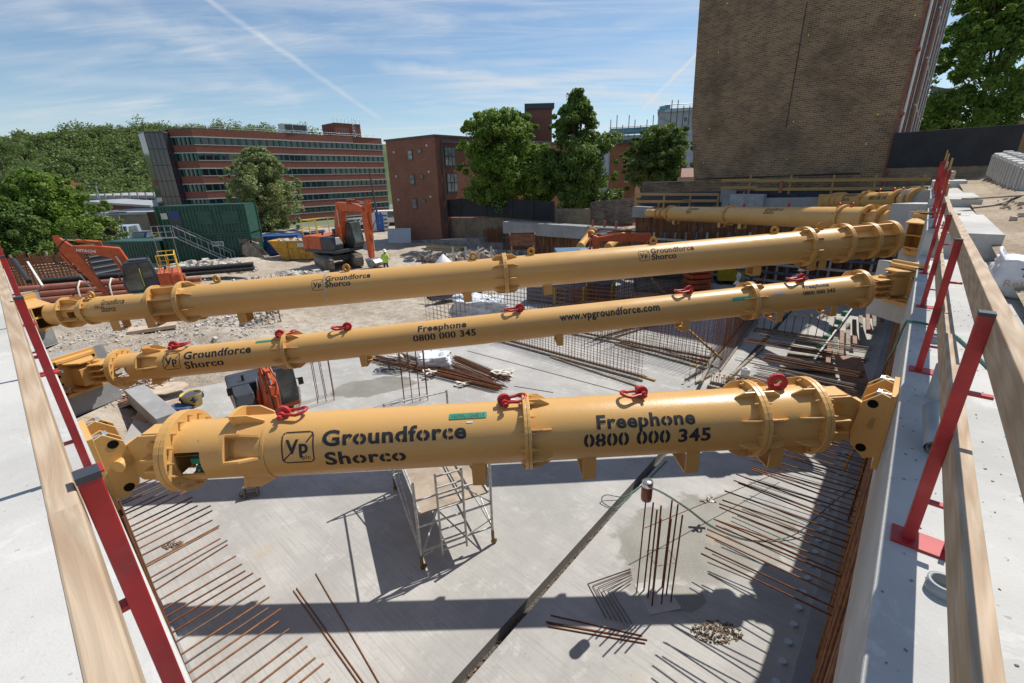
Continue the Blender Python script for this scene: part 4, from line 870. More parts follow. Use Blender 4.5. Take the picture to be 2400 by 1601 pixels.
# ---------------------------------------------------------------- mobile access tower
T1, T2, T3 = gz(991, 1335, DS), gz(1156, 1274, DS), gz(912, 1152, DS)
tx = (T2-T1); wid = tx.length; tx.normalize(); ty = Vector((-tx.y, tx.x, 0)); lng = (T3-T1).dot(ty)
TW = empty('access_tower', 'aluminium access tower on castors with plywood platform, standing on the slab', 'scaffold tower', T1, frame(tx))
TH_ = 1.92
for (X, Y) in ((0, 0), (wid, 0), (0, lng), (wid, lng)):
    top = TH_ if Y == 0 else TH_+.35
    MB().tube((X, Y, .2), (X, Y, top), .025, 12).build('standard', ALU, TW)
    cs = MB().tube((X, Y, .12), (X, Y, .34), .032, 10).box((X, Y, .12), (.045, .04, .07)).torus((X+.02, Y, .065), (0, 1, 0), .045, .02, 16, 8).tube((X+.02, Y-.02, .065), (X+.02, Y+.02, .065), .045, 16).build('castor', mat('castor_brown', (.22, .15, .05), .6, var=.4, vs=20), TW)
for Y in (0, lng):
    l1, l2 = .28*wid, .62*wid
    mb = MB()
    for X in (l1, l2): mb.tube((X, Y, .18), (X, Y, TH_+.05), .022, 10)
    for k in range(8): mb.tube((l1, Y, .28+k*.235), (l2, Y, .28+k*.235), .017, 8)
    for z in (.42, .98, 1.55): mb.tube((0, Y, z), (wid, Y, z), .02, 8)
    mb.tube((0, Y, .30), (l1, Y, .42), .014, 6).tube((l2, Y, .42), (wid, Y, .62), .014, 6).tube((l2, Y, 1.55), (wid, Y, 1.0), .014, 6); mb.build('ladder_frame', ALU, TW)
mb = MB()
for X in (0, wid):
    for z in (.42, 1.75): mb.tube((X, 0, z), (X, lng, z), .02, 8)
    mb.tube((X, 0, .42), (X, lng, 1.45), .016, 6)
mb.tube((0, 0, .3), (wid, lng, .3), .018, 6).tube((0, lng, TH_+.3), (wid, lng, TH_+.3), .018, 6); mb.build('brace', ALU, TW)
MB().box((wid*.32, lng/2, 1.22), (wid*.56, lng-.06, .035)).box((wid*.80, lng/2, 1.22), (wid*.32, lng-.06, .035)).build('platform', mat('platform_ply', (.37, .30, .23), .8, var=.25, vs=3, dirt=.4), TW, .004)
MB().box((wid*.05, lng/2, 1.245), (.03, lng-.06, .06)).box((wid*.605, lng/2, 1.245), (.02, lng-.06, .05)).box((wid*.97, lng/2, 1.245), (.03, lng-.06, .06)).build('platform_edge', ALU, TW)
# ---------------------------------------------------------------- left foreground: formwork pit and plywood
def plank(label, p, q, w, h, m, cat='plank', name='plank', group=None): return tag(MB().bar(p, q, w, h).build(name, m, None, .004), label, cat, group)
mb = MB(); g0 = gz(255, 930, DS+.02)
pit = empty('rebar_mat', 'rusty reinforcement mat over the shuttered pit at the foot of the left wall', 'reinforcement', g0, frame(gz(345, 985, DS)-gz(232, 925, DS)))
for k in range(9): MB().tube((-1.2, -1.0+k*.26, .25), (1.4, -1.0+k*.26+.05, .25), .012, 6).build('bar', RUST, pit)
for k in range(8): MB().tube((-.9+k*.3, -1.2, .275), (-.9+k*.3, 1.3, .275), .012, 6).build('cross_bar', RUST, pit)
MB().box((.1, 0, .0), (2.6, 2.4, .02)).build('shutter_floor', mat('pale_ply', (.45, .36, .28), .8, var=.2, vs=2), pit)
for k in range(4): MB().box((-.1+k*.36, -.5, .05), (.22, 1.5, .02)).build('shutter_board', PLY, pit)
tag(MB().bar(gz(325, 938, DS)+Z*.25, gz(402, 1008, DS)+Z*.25, .55, .5).build('concrete_upstand', CONCG, None, .02), 'square-edged grey concrete upstand beside the reinforcement mat', 'upstand')
tag(MB().box(gz(385, 960, DS)+Z*.02, (.75, 1.5, .03), Matrix.Rotation(R(-25), 3, 'Z')).build('plywood_sheet', mat('dusty_ply', (.42, .30, .22), .8, var=.25, vs=3, dirt=.6, dirtcol=(.5, .46, .42))), 'dusty plywood sheet with clamps lying by the grey upstand', 'plywood')
mb = MB(); pc = gz(388, 925, DS)
mb.prism([pc+Vector((.8*math.cos(R(a)), .55*math.sin(R(a)), .22)) for a in (20, 60, 110, 160, 200, 250, 300, 340)], (0, 0, .04)); tag(mb.build('octagonal_board', mat('dusty_ply2', (.50, .40, .30), .8, var=.2)), 'octagonal offcut of plywood resting on rubble left of the digger', 'plywood')
bk = empty('bucket', 'yellow plastic tub with dark rags inside, on the slab', 'tub', gz(455, 950, DS))
MB().lathe([(.0, .02), (.24, .02), (.24, .0), (.30, .42), (.31, .44), (.285, .42), (.23, .05)], n=26).build('tub', mat('tub_yellow', (.58, .42, .13), .5, var=.2, dirt=.4), bk)
crumple(MB(), .22, .22, .10, 8, 5, .1, .12).build('rags', mat('rag_dark', (.06, .07, .10), .9), bk).location = (0, 0, .2)
tag(crumple(MB(), .3, .2, .08, 8, 9, .1, .15).build('tarpaulin', mat('rag_blue', (.05, .09, .2), .8)), 'crumpled dark blue cloth lying beside the yellow tub', 'cloth').location = gz(425, 962, DS)
for k, (a, b) in enumerate((((470, 858), (398, 890)),)): pass
# timber plank and slab block on the chalk under strut three
tag(MB().box(gz(362, 780, DS)+Z*.25, (1.9, .75, .16), Matrix.Rotation(R(32), 3, 'Z')).build('concrete_plank', mat('buff_slab', (.52, .40, .30), .9, var=.2)), 'buff rectangular slab lying on the chalk below the long strut', 'slab')
# columns of starter bars further back
starters(gz(765, 935, DS), .5, .45, 1.9, 3, 2, R(20), 'dark starter bars on the slab right of the small digger', .012, RUST, False, (.02,))
starters(gz(975, 935, DS), .75, .45, 2.2, 4, 3, R(14), 'wide cluster of rusty starter bars behind the access tower', .013, RUST, False, (.12, .3))
g = gz(640, 772, DS); starters(Vector((g.x, g.y, chalk_z(g.x, g.y))), .8, .7, 2.3, 4, 3, R(30), 'rusty starter bars rising from the chalk between the second and third strut', .015, RUST, False, (.5, .9))
for k, px in enumerate((790, 0)): pass
# lifting straps, plastic and bar bundles on the slab between struts one and two
def bundle(label, pa, pb, n, rad, m=RUST, r=.011, lift=.0, group=None):
    t = empty('bar_bundle', label, 'bar bundle', pa, frame(pb-pa), group); L = (pb-pa).length
    for i in range(n):
        a = random.uniform(0, 6.28); q = rad*math.sqrt(random.random()); e = random.uniform(-.12, .12)
        MB().tube((e, q*math.cos(a)*1.6, max(r, rad*.6+q*math.sin(a)*.6)+lift), (L+e+random.uniform(-.1, .1), q*math.cos(a+.3)*1.7, max(r, rad*.6+q*math.sin(a)*.6)+lift), r, 5).build('bar', m if random.random() < .8 else DKBAR, t)
    return t
bundle('long bundle of rusty bars lying under the second strut, longest of the pile', gz(872, 843, DS), gz(1172, 915, DS), 34, .16)
bundle('second bundle of rusty bars, its end nearest the white plastic sheet', gz(935, 836, DS), gz(1160, 905, DS), 18, .1, lift=.06)
bundle('short bundle of rusty bars right of the white plastic sheet', gz(1064, 857, DS), gz(1152, 896, DS), 26, .14)
bundle('bundle of rusty bars tied with pale straps, farthest right of the pile', gz(1066, 842, DS), gz(1190, 893, DS), 22, .13)
lk = empty('link_pile', 'heap of dark steel links tied with white strapping', 'links', gz(925, 868, DS))
for k in range(26): MB().path([Vector((random.uniform(-.1, .1)-.5, random.uniform(-.3, .3), .05+.02*k)), Vector((.5, random.uniform(-.35, .1), .05+.02*k)), Vector((.6, random.uniform(0, .3), .06+.02*k))], .010, 5).build('link', DKBAR, lk)
def straps(p, label, s=.4, seed=1, n=3):
    rd = random.Random(seed); mb = MB()
    for k in range(n):
        q = [Vector((rd.uniform(-s, s), rd.uniform(-s*.6, s*.6), rd.uniform(.02, .18))) for _ in range(6)]; q = smooth(q, 5)
        for i in range(len(q)-1):
            a, b = q[i], q[i+1]; sd = Vector((-(b-a).y, (b-a).x, 0)).normalized()*.03; mb.add([p+a-sd, p+a+sd, p+b+sd, p+b-sd], [(0, 1, 2, 3)])
    return tag(mb.build('lifting_strap', mat('strap_cream', (.62, .58, .50), .8)), label, 'strap')
straps(gz(928, 862, DS)+Z*.5, 'cream lifting straps tied round the dark links', .5, 1, 4); straps(gz(1085, 905, DS), 'cream strap dropped on the bare slab in front of the bundles', .3, 2, 2); straps(gz(1180, 885, DS)+Z*.1, 'cream straps at the right end of the tied bundle', .45, 3, 4); straps(gz(1010, 884, DS)+Z*.1, 'cream straps trailing beside the long bundle', .35, 6, 3)
PLAST = mat('clear_plastic', (.70, .73, .76), .25, var=.15, vs=6, fn=lambda t, b, co, c: t.l.new(t.bump(t.noise(co, 6, 5, .6), .9, .06), b.inputs['Normal']))
o = crumple(MB(), .52, .42, .24, 12, 11, .5, .13).build('plastic_sheet', PLAST); o.location = gz(1020, 857, DS); tag(o, 'crumpled ring of clear plastic sheeting on the slab under the second strut', 'plastic')
def lines(mb, a, b, n, off, r=.006):
    for k in range(n): mb.tube(a+off*k, b+off*k, r, 4)
for a, b in (((1095, 822), (1485, 926)), ((1205, 905), (1297, 920))): barthing('loose_bar', 'single dark bar lying far right on the slab, long one' if a[0] == 1095 else 'single dark bar lying on the slab behind the nearest strut, short one', (gz(*a, DS+.01), gz(*b, DS+.01)), .01, DKBAR, 'loose bars on the slab')
# ================================================================ REINFORCEMENT CAGES AND FORMWORK
def cage(pa, pb, h, label, sp=.15, thick=.2, m=RUST, nh=None, r=.007, kick=True, z=DS, group='rebar wall cages'):
    """wall cage: two upright bar grids with links, on a timber kicker"""
    L = (pb-pa).length; t = empty('rebar_cage', label, 'rebar cage', Vector((pa.x, pa.y, z)), frame(pb-pa)); n = int(L/sp); nh = nh or max(3, int(h/.2))
    for y in (-thick/2, thick/2):
        mb = MB()
        for i in range(n+1): mb.tube((i*sp+random.uniform(-.015, .015), y, 0), (i*sp+random.uniform(-.03, .03), y+random.uniform(-.02, .02), h*random.uniform(.9, 1.05)), r, 4, caps=False)
        for k in range(nh): mb.tube((0, y+.012, h*(k+.6)/nh), (L, y+.012, h*(k+.6)/nh+random.uniform(-.02, .02)), r, 4, caps=False)
        mb.build('bar_grid', m, t, fix=False)
    if kick:
        for y in (-thick/2-.06, thick/2+.06): MB().box((L/2, y, .04), (L+.1, .05, .08)).build('kicker_batten', WOODG, t)
    return t
cage(gz(1180, 800, DS), gz(1508, 890, DS), 1.05, 'near rebar wall cage running right from the bar bundles to a timber end', .14, .22)
tag(MB().bar(gz(1290, 838, DS)+Z*.03, gz(1495, 907, DS)+Z*.03, .05, .06).build('batten', mat('dusty_batten', (.38, .30, .19), .8, var=.3)), 'dusty batten lying on the slab in front of the near cage', 'batten')
tag(MB().bar(gz(1498, 882, DS)+Z*.03, gz(1535, 894, DS)+Z*.03, .08, .06).build('batten', WOODY), 'short yellow batten sticking out of the end of the near cage', 'batten')
cage(gz(1450, 806, DS), gz(1662, 864, DS), 1.9, 'second rebar wall cage, behind the near one', .15, .3)
cage(gz(1672, 868, DS), gz(1765, 745, DS), 2.1, 'tall dense rebar cage running back towards the right, beside the capped starters', .12, .35)
cage(gz(1180, 795, DS), gz(1420, 760, DS), 1.3, 'low rebar cage behind the second strut at its middle', .15, .3)
cage(gz(1400, 800, DS), gz(1660, 720, DS), 1.6, 'rebar cage slanting back under the second strut', .15, .3)
cage(gz(1290, 770, DS), gz(1660, 845, DS), 1.2, 'rebar cage partly hidden behind the second strut', .16, .3)
cage(gz(1010, 762, DS), gz(1110, 790, DS), 2.3, 'rebar cage left of the heap of white plastic, farthest left of the cages', .28, .5, DKBAR)
for k, (a, b, h, nm) in enumerate((((1140, 742), (1330, 772), 2.3, 'rebar cage in front of the grey timber stack'), ((1310, 748), (1490, 700), 2.0, 'rebar cage in front of the yellow shutter panels'), ((1480, 735), (1640, 690), 2.3, 'dark rebar cage beside the orange pallet stack'), ((1340, 740), (1540, 760), 1.6, 'low rebar cage just above the second strut'))):
    cage(gz(*a, DS), gz(*b, DS), h, nm, .19, .6, RUST if k % 2 else DKBAR, r=.01)
def stack(name, label, p, d, n, L, w, h, m, cols=3, group=None, cat='timber'):
    t = empty(name, label, cat, p, frame(d), group)
    for i in range(n):
        MB().box((random.uniform(-.15, .15), (i % cols)*(w*1.15), h/2+(i//cols)*h*1.02), (L*random.uniform(.9, 1), w, h), Matrix.Rotation(R(random.uniform(-2, 2)), 3, 'Z')).build('piece', m if not isinstance(m, tuple) else m[i % len(m)], t, .003)
    return t
stack('beam_stack', 'stack of dark blue-grey formwork beams behind the plastic heap', gz(1075, 712, DS)+Z*.4, Vector((1, .5, 0)), 12, 3.2, .16, .2, (mat('slate_timber', (.10, .12, .16), .7), DGREY), 4)
o = crumple(MB(), 1.15, .8, .55, 16, 21, .35, .17).build('plastic_heap', PLAST); o.location = gz(1125, 745, DS); tag(o, 'big heap of crumpled white plastic sacks among the cages', 'plastic sacks')
for k, (px, py, lab) in enumerate(((1300, 690, 'left of three'), (1365, 690, 'middle of three'), (1430, 682, 'right of three'))):
    t = empty('formwork_block', 'grey shutter panel block with yellow end, '+lab, 'formwork panel', gz(px, py+18, DS), frame(Vector((1, -.35, 0))), 'yellow ended shutter blocks')
    MB().box((-.7, 0, .5), (1.6, 1.2, .9)).build('panel_face', mat('panel_slate', (.09, .10, .13), .6, var=.3), t)
    mb = MB()
    for j in range(4): mb.box((.14, 0, .14+.24*j), (.12, 1.22, .16))
    mb.box((.10, -.55, .5), (.1, .1, .95)).box((.10, .55, .5), (.1, .1, .95)); mb.build('yellow_end', mat('panel_yellow', (.60, .42, .04), .5, dirt=.4, vs=6), t)
mb = MB(); t = empty('pallet_stack', 'stack of orange plastic mesh barriers behind the second strut', 'barrier stack', gz(1628, 700, DS))
for k in range(6): MB().box((0, 0, .15+.3*k), (1.3, .9, .22), Matrix.Rotation(R(3*k), 3, 'Z')).build('barrier', mat('barrier_orange', (.62, .11, .035), .5, var=.3, vs=5), t, .03)
tag(MB().tube(gz(1500, 668, DS)+Z*1.2, gz(1555, 712, DS)+Z*.6, .07, 8).build('pole', WOODY), 'pale pole leaning across the cages', 'pole')
tag(MB().bar(gz(1560, 800, DS)+Z*1.3, gz(1690, 860, DS)+Z*.3, .05, .08).build('prop', WOODY), 'thin yellow prop leaning in the second cage', 'prop')
# rows of capped starter bars
CAPY = mat('cap_yellow', (.72, .45, .03), .5); CAPR = mat('cap_red', (.6, .03, .05), .5)
def caprow(label, pa, pb, n, h, two=True):
    t = empty('capped_starters', label, 'starter bars', pa, frame(pb-pa)); L = (pb-pa).length
    for i in range(n):
        for y in ((-.12, .12) if two else (0,)):
            x = L*i/(n-1)+random.uniform(-.03, .03); b = MB().tube((x, y, 0), (x, y, h), .009, 5).build('bar', RUST, t); MB().lathe([(.0, h-.03), (.03, h-.02), (.045, h+.015), (.0, h+.04)], (x, y, 0), 10).build('cap', CAPY if random.random() < .8 else CAPR, b)
    MB().box((L/2, -.2, .05), (L+.2, .06, .1)).box((L/2, .2, .05), (L+.2, .06, .1)).build('kicker_batten', WOODG, t); return t
caprow('long row of starter bars with yellow caps right of the second strut', gz(1772, 775, DS), gz(1945, 800, DS), 11, 1.0)
caprow('short row of starter bars with yellow caps behind the nearest strut', gz(1668, 905, DS), gz(1735, 920, DS), 7, .42)
caprow('few starter bars with yellow caps beside the tall dense cage', gz(1622, 895, DS), gz(1650, 880, DS), 3, .6)
tag(MB().lathe([(0, .0), (.13, 0), (.15, .3), (.13, .34), (.05, .36), (.05, .4), (0, .4)], n=18).build('plastic_drum', WHITE), 'white plastic drum standing on the slab behind the nearest strut', 'drum').location = gz(1745, 885, DS)
plank('grey plank laid along the slab edge by the white drum', gz(1640, 915, DS)+Z*.3, gz(1668, 858, DS)+Z*.3, .1, .12, WOODG); plank('pale timber kicker running back beside the tall dense cage', gz(1690, 905, DS)+Z*.05, gz(1790, 815, DS)+Z*.05, .1, .1, WOODG)
# piles of timbers and bars at the foot of the right wall
for k in range(7):
    y = 803+k*14; a, b = gz(1862-k*9, y+k*2, DS), gz(1950+k*2, y+14+k*2, DS)
    t = empty('soldier_beam', 'weathered perforated beam lying in the fan at the foot of the right wall', 'formwork beam', a+Z*.05, frame(b-a), 'fan of weathered beams'); L = (b-a).length
    MB().box((L/2, 0, .10), (L, .16, .03)).box((L/2, 0, -.02), (L, .16, .03)).build('flange', WOODG, t); MB().box((L/2, 0, .04), (L-.02, .04, .10)).build('web', DKBAR, t)
for k in range(5): tag(MB().box(gz(1925+k*14, 815-k*19, DS)+Z*.1, (.32, .22, .2), Matrix.Rotation(R(20), 3, 'Z')).build('end_block', mat('block_green', (.03, .16, .08), .6), None, .02), 'small green end block in the row by the steel rail, right', 'block', 'green end blocks')
rail = tag(MB().bar(gz(1905, 860, DS)+Z*.3, gz(1995, 735, DS)+Z*.3, .06, .06).build('steel_rail', STEEL), 'thin pale steel rail beside the green end blocks', 'rail')
for k in range(9):
    a = RW(12+k*.9, -.3, DS+.5+.1*(k % 3)); d = -nR*random.uniform(.9, 1.1)+dR*random.uniform(-.15, .15); bundle('pile of brown bars at the foot of the right wall', a, a+d*random.uniform(2.4, 3.6), 9, .16, RUST if k % 2 else DKBAR, .014, .0, 'bar piles by the right wall')
for k in range(9):
    a = gz(1935+k*16, 880-k*14, DS); b = a+Vector((1.5, 2.2, 0))*random.uniform(.7, 1)+Z*.3; tag(MB().bar(a+Z*.3, b+Z*.3, .14, .09).build('plank', WOODG if k % 2 else PLY, None, .003), 'slanting plank in the pile below the right wall', 'plank', 'planks piled below the right wall')
tag(MB().box(gz(1985, 905, DS)+Z*.6, (.75, 1.5, .03), Matrix.Rotation(R(-25), 3, 'Z') @ Matrix.Rotation(R(14), 3, 'X')).build('plywood_sheet', PLY), 'brown plywood sheet leaning behind the right end of the nearest strut', 'plywood')
plank('yellow batten standing behind the right end of the nearest strut', gz(1965, 1140, DS)+Z*.4, gz(2030, 1050, DS)+Z*1.6, .06, .09, YELD)
# ================================================================ MACHINES
CHROME = mat('chrome_rod', (.6, .6, .6), .2, .9)
TRACK = mat('dusty_track', (.17, .15, .125), .8, var=.4, vs=6, dirt=.5, dirtcol=(.35, .3, .24), bump=.3)
def boomplate(mb, pts, w, y=0):
    mb.prism([(a, y-w/2, b) for a, b in pts], (0, w, 0)); return mb
def excavator(name, label, pos, az, sc, J, rail=True, text=True, slew=0, cabside=1, bucket='stub', blade=False, gcol=None, dark_rear=False, tail=0):
    """J: root, apex, tip, heel, stick end in machine x (forward) / z (up)"""
    d = Vector((math.sin(az), math.cos(az), 0)); t = empty(name, label, 'excavator', pos, frame(d) @ Matrix.Scale(sc, 3))
    Rz = Matrix.Rotation(slew, 3, 'Z')
    # tracks (turned against the house by slew)
    for y in (-.95, .95):
        mb = MB(); n = 14; out = []
        for k in range(n+1): a = R(90+180*k/n); out.append((-1.45+.40*math.cos(a), .42+.40*math.sin(a)))
        for k in range(n+1): a = R(-90+180*k/n); out.append((1.45+.40*math.cos(a), .42+.40*math.sin(a)))
        mb.prism([(a, y-.25, b) for a, b in out], (0, .5, 0))
        for k in range(16):
            for z in (.015, .825): mb.box((-1.45+k*.193, y, z), (.10, .52, .035))
        for s_ in (-1, 1):
            for k in range(5): a = R(-70+35*k); mb.box((s_*(1.45+.405*math.cos(a)), y, .42+.405*math.sin(a)), (.09, .52, .04), Matrix.Rotation(-s_*(a) + R(90)*s_, 3, 'Y'))
        mb.v = [tuple(Rz @ Vector(v)) for v in mb.v]; tr = mb.build('track', TRACK, t)
        mb = MB(); mb.box((0, y-.26*(1 if y < 0 else -1), .42), (2.5, .03, .42))
        for s_ in (-1, 1): mb.tube((s_*1.45, y-.27, .42), (s_*1.45, y+.27, .42), .25, 18)
        for k in range(5): mb.tube((-1.0+k*.5, y-.27, .16), (-1.0+k*.5, y+.27, .16), .09, 10)
        mb.v = [tuple(Rz @ Vector(v)) for v in mb.v]; mb.build('rollers', mat('dusty_frame', (.30, .25, .2), .85, var=.3, vs=5), tr)
    mb = MB(); mb.box((0, 0, .62), (1.7, 1.5, .35)).tube((0, 0, .75), (0, 0, .98), .62, 24); mb.v = [tuple(Rz @ Vector(v)) for v in mb.v]; mb.build('undercarriage', DGREY, t, .02)
    # house
    MB().box((-.15+tail/2, 0, 1.10), (3.0-tail, 2.4, .22)).build('deck', DGREY if not dark_rear else ORANGE, t, .03)
    cb = cabside
    MB().prism([(-1.75+tail, -1.2, 1.15), (-1.75+tail, 1.2, 1.15), (-1.75+tail, 1.2, 2.05), (-1.75+tail, -1.2, 2.05)], (.55, 0, 0)).build('counterweight', ORANGE if not dark_rear else DGREY, t, .12)
    MB().box((-.62+tail/2, 0, 1.62), (1.2-tail, 2.35, .9)).build('engine_cover', ORANGE if not dark_rear else DGREY, t, .06)
    MB().prism([(0, -cb*.45, 1.2), (1.15, -cb*.45, 1.2), (1.3, -cb*.45, 1.55), (1.0, -cb*.45, 2.0), (0, -cb*.45, 2.05)], (0, -cb*.75, 0)).build('side_body', DGREY, t, .05)
    x0 = .02; ww = .92; yc = cb*.72
    cab = MB().prism([(x0, yc-ww/2, 1.22), (1.42, yc-ww/2, 1.22), (1.52, yc-ww/2, 1.6), (1.28, yc-ww/2, 2.86), (.12, yc-ww/2, 2.9), (x0-.05, yc-ww/2, 2.0)], (0, ww, 0)).build('cab', DGREY, t, .05)
    for s_ in (-1, 1):
        y = yc+s_*(ww/2+.012)
        MB().prism([(x, y-.006, z) for x, z in ((.70, 1.36), (1.34, 1.36), (1.42, 1.62), (1.22, 2.74), (.70, 2.76))], (0, .012, 0)).build('window', GLASS, cab)
        MB().prism([(x, y-.006, z) for x, z in ((.10, 2.0), (.58, 1.95), (.58, 2.76), (.18, 2.78))], (0, .012, 0)).build('window', GLASS, cab)
    MB().prism([(1.44, yc-ww*.42, 1.36), (1.54, yc-ww*.42, 1.62), (1.312, yc-ww*.42, 2.78), (1.30, yc-ww*.42, 2.78), (1.40, yc-ww*.42, 1.36)], (0, ww*.84, 0)).build('windscreen', GLASS, cab)
    hr = MB()
    for s_ in (-1, 1): hr.tube((.64, yc+s_*(ww/2+.04), 1.5), (.66, yc+s_*(ww/2+.04), 2.5), .018, 6)
    hr.build('grab_rail', mat('hi_vis_yellow', (.75, .62, .03), .5), cab)
    MB().box((.6, yc, 2.93), (.9, .8, .06)).tube((.2, yc, 2.95), (.2, yc, 3.08), .05, 10).build('roof_hatch', DGREY, cab, .02)
    MB().tube((-.4, -cb*.6, 2.05), (-.4, -cb*.6, 2.35), .06, 10).build('exhaust', DGREY, t)
    mb = MB(); mb.tube((1.25, -cb*1.1, 1.9), (1.5, -cb*1.25, 2.4), .02, 6).box((1.5, -cb*1.3, 2.45), (.06, .2, .32)).tube((1.3, yc+cb*.46, 2.2), (1.55, yc+cb*.6, 2.3), .02, 6).box((1.56, yc+cb*.62, 2.15), (.06, .2, .32)); mb.build('mirror', BLACK, t)
    if rail:
        mb = MB(); zt, zb = 3.05, 2.5; cs = [(-1.65, -1.1), (-1.65, 1.1), (-.2, 1.1)]
        xl = -1.65+tail
        for X, Y in [(xl, -1.1), (xl, 0), (xl, 1.1), ((xl-.2)/2, 1.1), (-.2, 1.1), (-.2, -1.1), ((xl-.2)/2, -1.1)]: mb.tube((X, Y, 2.05), (X, Y, zt), .028, 8)
        for z in (zb, zt): mb.path([(-.2, -1.1, z), (xl, -1.1, z), (xl, 1.1, z), (-.2, 1.1, z)], .028, 8)
        mb.build('service_rail', mat('rail_yellow', (.68, .45, .05), .45), t)
    # arm
    ro, ap, ti, he, st = [Vector((a, 0, b)) for a, b in J]
    def nrm(a, b): q = (b-a).normalized(); return Vector((-q.z, 0, q.x))
    n1, n2 = nrm(ro, ap), nrm(ap, ti)
    if n1.dot(Z) < 0 and abs(n1.z) > .5: n1 = -n1
    n1 = n1 if n1.x < 0 else -n1
    w1, w2, w3 = .17, .36, .20
    m2 = (n1+n2).normalized()
    pts = [ro+n1*w1, (ro+ap)/2+n1*.30, ap+m2*w2*.85, (ap+ti)/2+n2*.27, ti+n2*w3*.6, ti-n2*w3*.6, (ap+ti)/2-n2*.22, ap-m2*w2*1.0, (ro+ap)/2-n1*.26, ro-n1*w1]
    bo = boomplate(MB(), [(p.x, p.z) for p in pts], .46).build('boom', ORANGE, t, .035)
    n3 = nrm(he, st); q = (st-he).normalized(); n3 = n3 if n3.x > 0 else -n3
    el = ti
    pts = [he+n3*.12, el+n3*.34, el+(st-el)*.45+n3*.20, st+n3*.13, st-n3*.13, el+(st-el)*.3-n3*.20, el-n3*.24, he-n3*.16]
    sk = boomplate(MB(), [(p.x, p.z) for p in pts], .34).build('arm', ORANGE, t, .03)
    bs = MB(); 
    for y in (-.22, .22): bs.box((he.x, y*.6, he.z), (.22, .05, .34))
    bs.tube((el.x, -.27, el.z), (el.x, .27, el.z), .09, 14).tube((ap.x, -.27, ap.z-.1), (ap.x, .27, ap.z-.1), .08, 14); bs.build('pins', ORANGE, sk)
    def ram(a, b, y, r=.075, k=.55):
        a, b = Vector((a.x, y, a.z)), Vector((b.x, y, b.z)); o = MB().tube(a, a.lerp(b, k), r, 12).build('ram', ORANGE, t); MB().tube(a.lerp(b, k), b, r*.5, 10).build('rod', CHROME, o)
    for y in (-.33, .33): ram(Vector((.95, 0, 1.25)), ap-m2*.05+Vector((0, 0, -.15)), y)
    ram((ap+ti)/2*.75+ap*.25+n2*.45, he, 0); MB().box(((ap+ti)/2*.75+ap*.25+n2*.38), (.3, .2, .25)).build('ram_bracket', ORANGE, bo, .02)
    ram(el+n3*.42, st+n3*.35+(el-st)*.18, 0, .06)
    hs = MB(); hs.path(smooth([ap+m2*.4+Vector((0, .12, 0)), (ap+ti)/2+n2*.42+Vector((0, .16, 0)), ti+n2*.45+Vector((-.1, .2, .1)), ti+n3*.55+Vector((.15, .2, -.3)), el+(st-el)*.35+n3*.34+Vector((0, .15, 0)), st+(el-st)*.35+n3*.2+Vector((0, .12, 0))], 5), .025, 5); hs.path(smooth([ap+m2*.4-Vector((0, .1, 0)), (ap+ti)/2+n2*.4-Vector((0, .12, 0)), ti+n2*.5-Vector((-.05, .15, .0)), el+(st-el)*.4+n3*.4-Vector((0, .12, 0))], 5), .025, 5); hs.build('hoses', BLACK, t)
    if bucket == 'stub':
        MB().box(st-q*-.15, (.42, .34, .16), Matrix.Rotation(R(30), 3, 'Y')).box(st+q*.12+Vector((.2, 0, 0)), (.3, .3, .14)).build('quick_hitch', mat('hitch_steel', (.3, .3, .3), .5, .4), t, .02)
    elif bucket:
        mb = MB(); c = st+q*.1; out = [(c.x-.1, c.z+.05), (c.x+.55, c.z+.02), (c.x+.75, c.z-.18), (c.x+.5, c.z-.42), (c.x+.1, c.z-.45)]
        mb.prism([(a, -.5, b) for a, b in out], (0, .03, 0)).prism([(a, .47, b) for a, b in out], (0, .03, 0))
        for i in range(4): (a, b), (a2, b2) = out[i], out[i+1]; mb.prism([(a, -.5, b), (a2, -.5, b2), (a2, .5, b2), (a, .5, b)], (0, 0, .03))
        mb.build('bucket', mat('worn_steel', (.30, .30, .30), .5, .5, var=.4, vs=5), t)
    if text:
        lat = -1 if frame(d).col[1].dot(CAM-Vector(pos)) < 0 else 1
        m_ = ap.lerp(ti, .62); ex = (ap-ti).normalized()*(1 if lat > 0 else -1); ex = (ti-ap).normalized() if (t.matrix_world.to_3x3() @ (ti-ap)).x > 0 else (ap-ti).normalized()
        flat_text('HITACHI', (ti-ap).length*.40, m_+Vector((0, lat*.236, 0))-n2*.10, ex, Vector((0, lat*1.0, 0)).cross(ex), WHITE, 'lettering', bo, .006, .04)
    return t
pe = gz(393, 722, DS); pe.z = DS+.12
SCX = 1.0
EX1 = excavator('tracked_excavator', 'orange excavator with white boom lettering by the terracotta pipe stack', pe, R(-125), 1.0, ((1.0, 1.3), (1.5, 3.35), (3.35, 3.75), (3.65, 4.25), (2.4, 1.0)), tail=.62)
pe2 = gz(795, 628, DS); pe2.z = chalk_z(pe2.x, pe2.y)
EX2 = excavator('tracked_excavator', 'orange excavator by the yellow skip, its arm hanging straight down', pe2, R(118), 1.22, ((.45, 1.55), (1.0, 3.9), (3.1, 3.7), (3.4, 4.1), (3.15, .7)), text=False, slew=R(-28), bucket='bucket')
pm = gz(632, 985, DS)
EX3 = excavator('mini_excavator', 'small orange digger with dark cab parked on the slab behind the nearest strut', pm, R(142), .66, ((1.3, 1.3), (2.1, 3.2), (3.0, 2.6), (3.1, 2.9), (2.9, .6)), rail=False, text=False, slew=R(-20), bucket='bucket', dark_rear=True)
MB().prism([(2.0, -1.25, .05), (2.0, 1.25, .05), (2.1, 1.25, .55), (2.1, -1.25, .55)], (.05, 0, 0)).build('dozer_blade', mat('blade_steel', (.33, .33, .32), .6, .3, var=.3, vs=5), EX3)
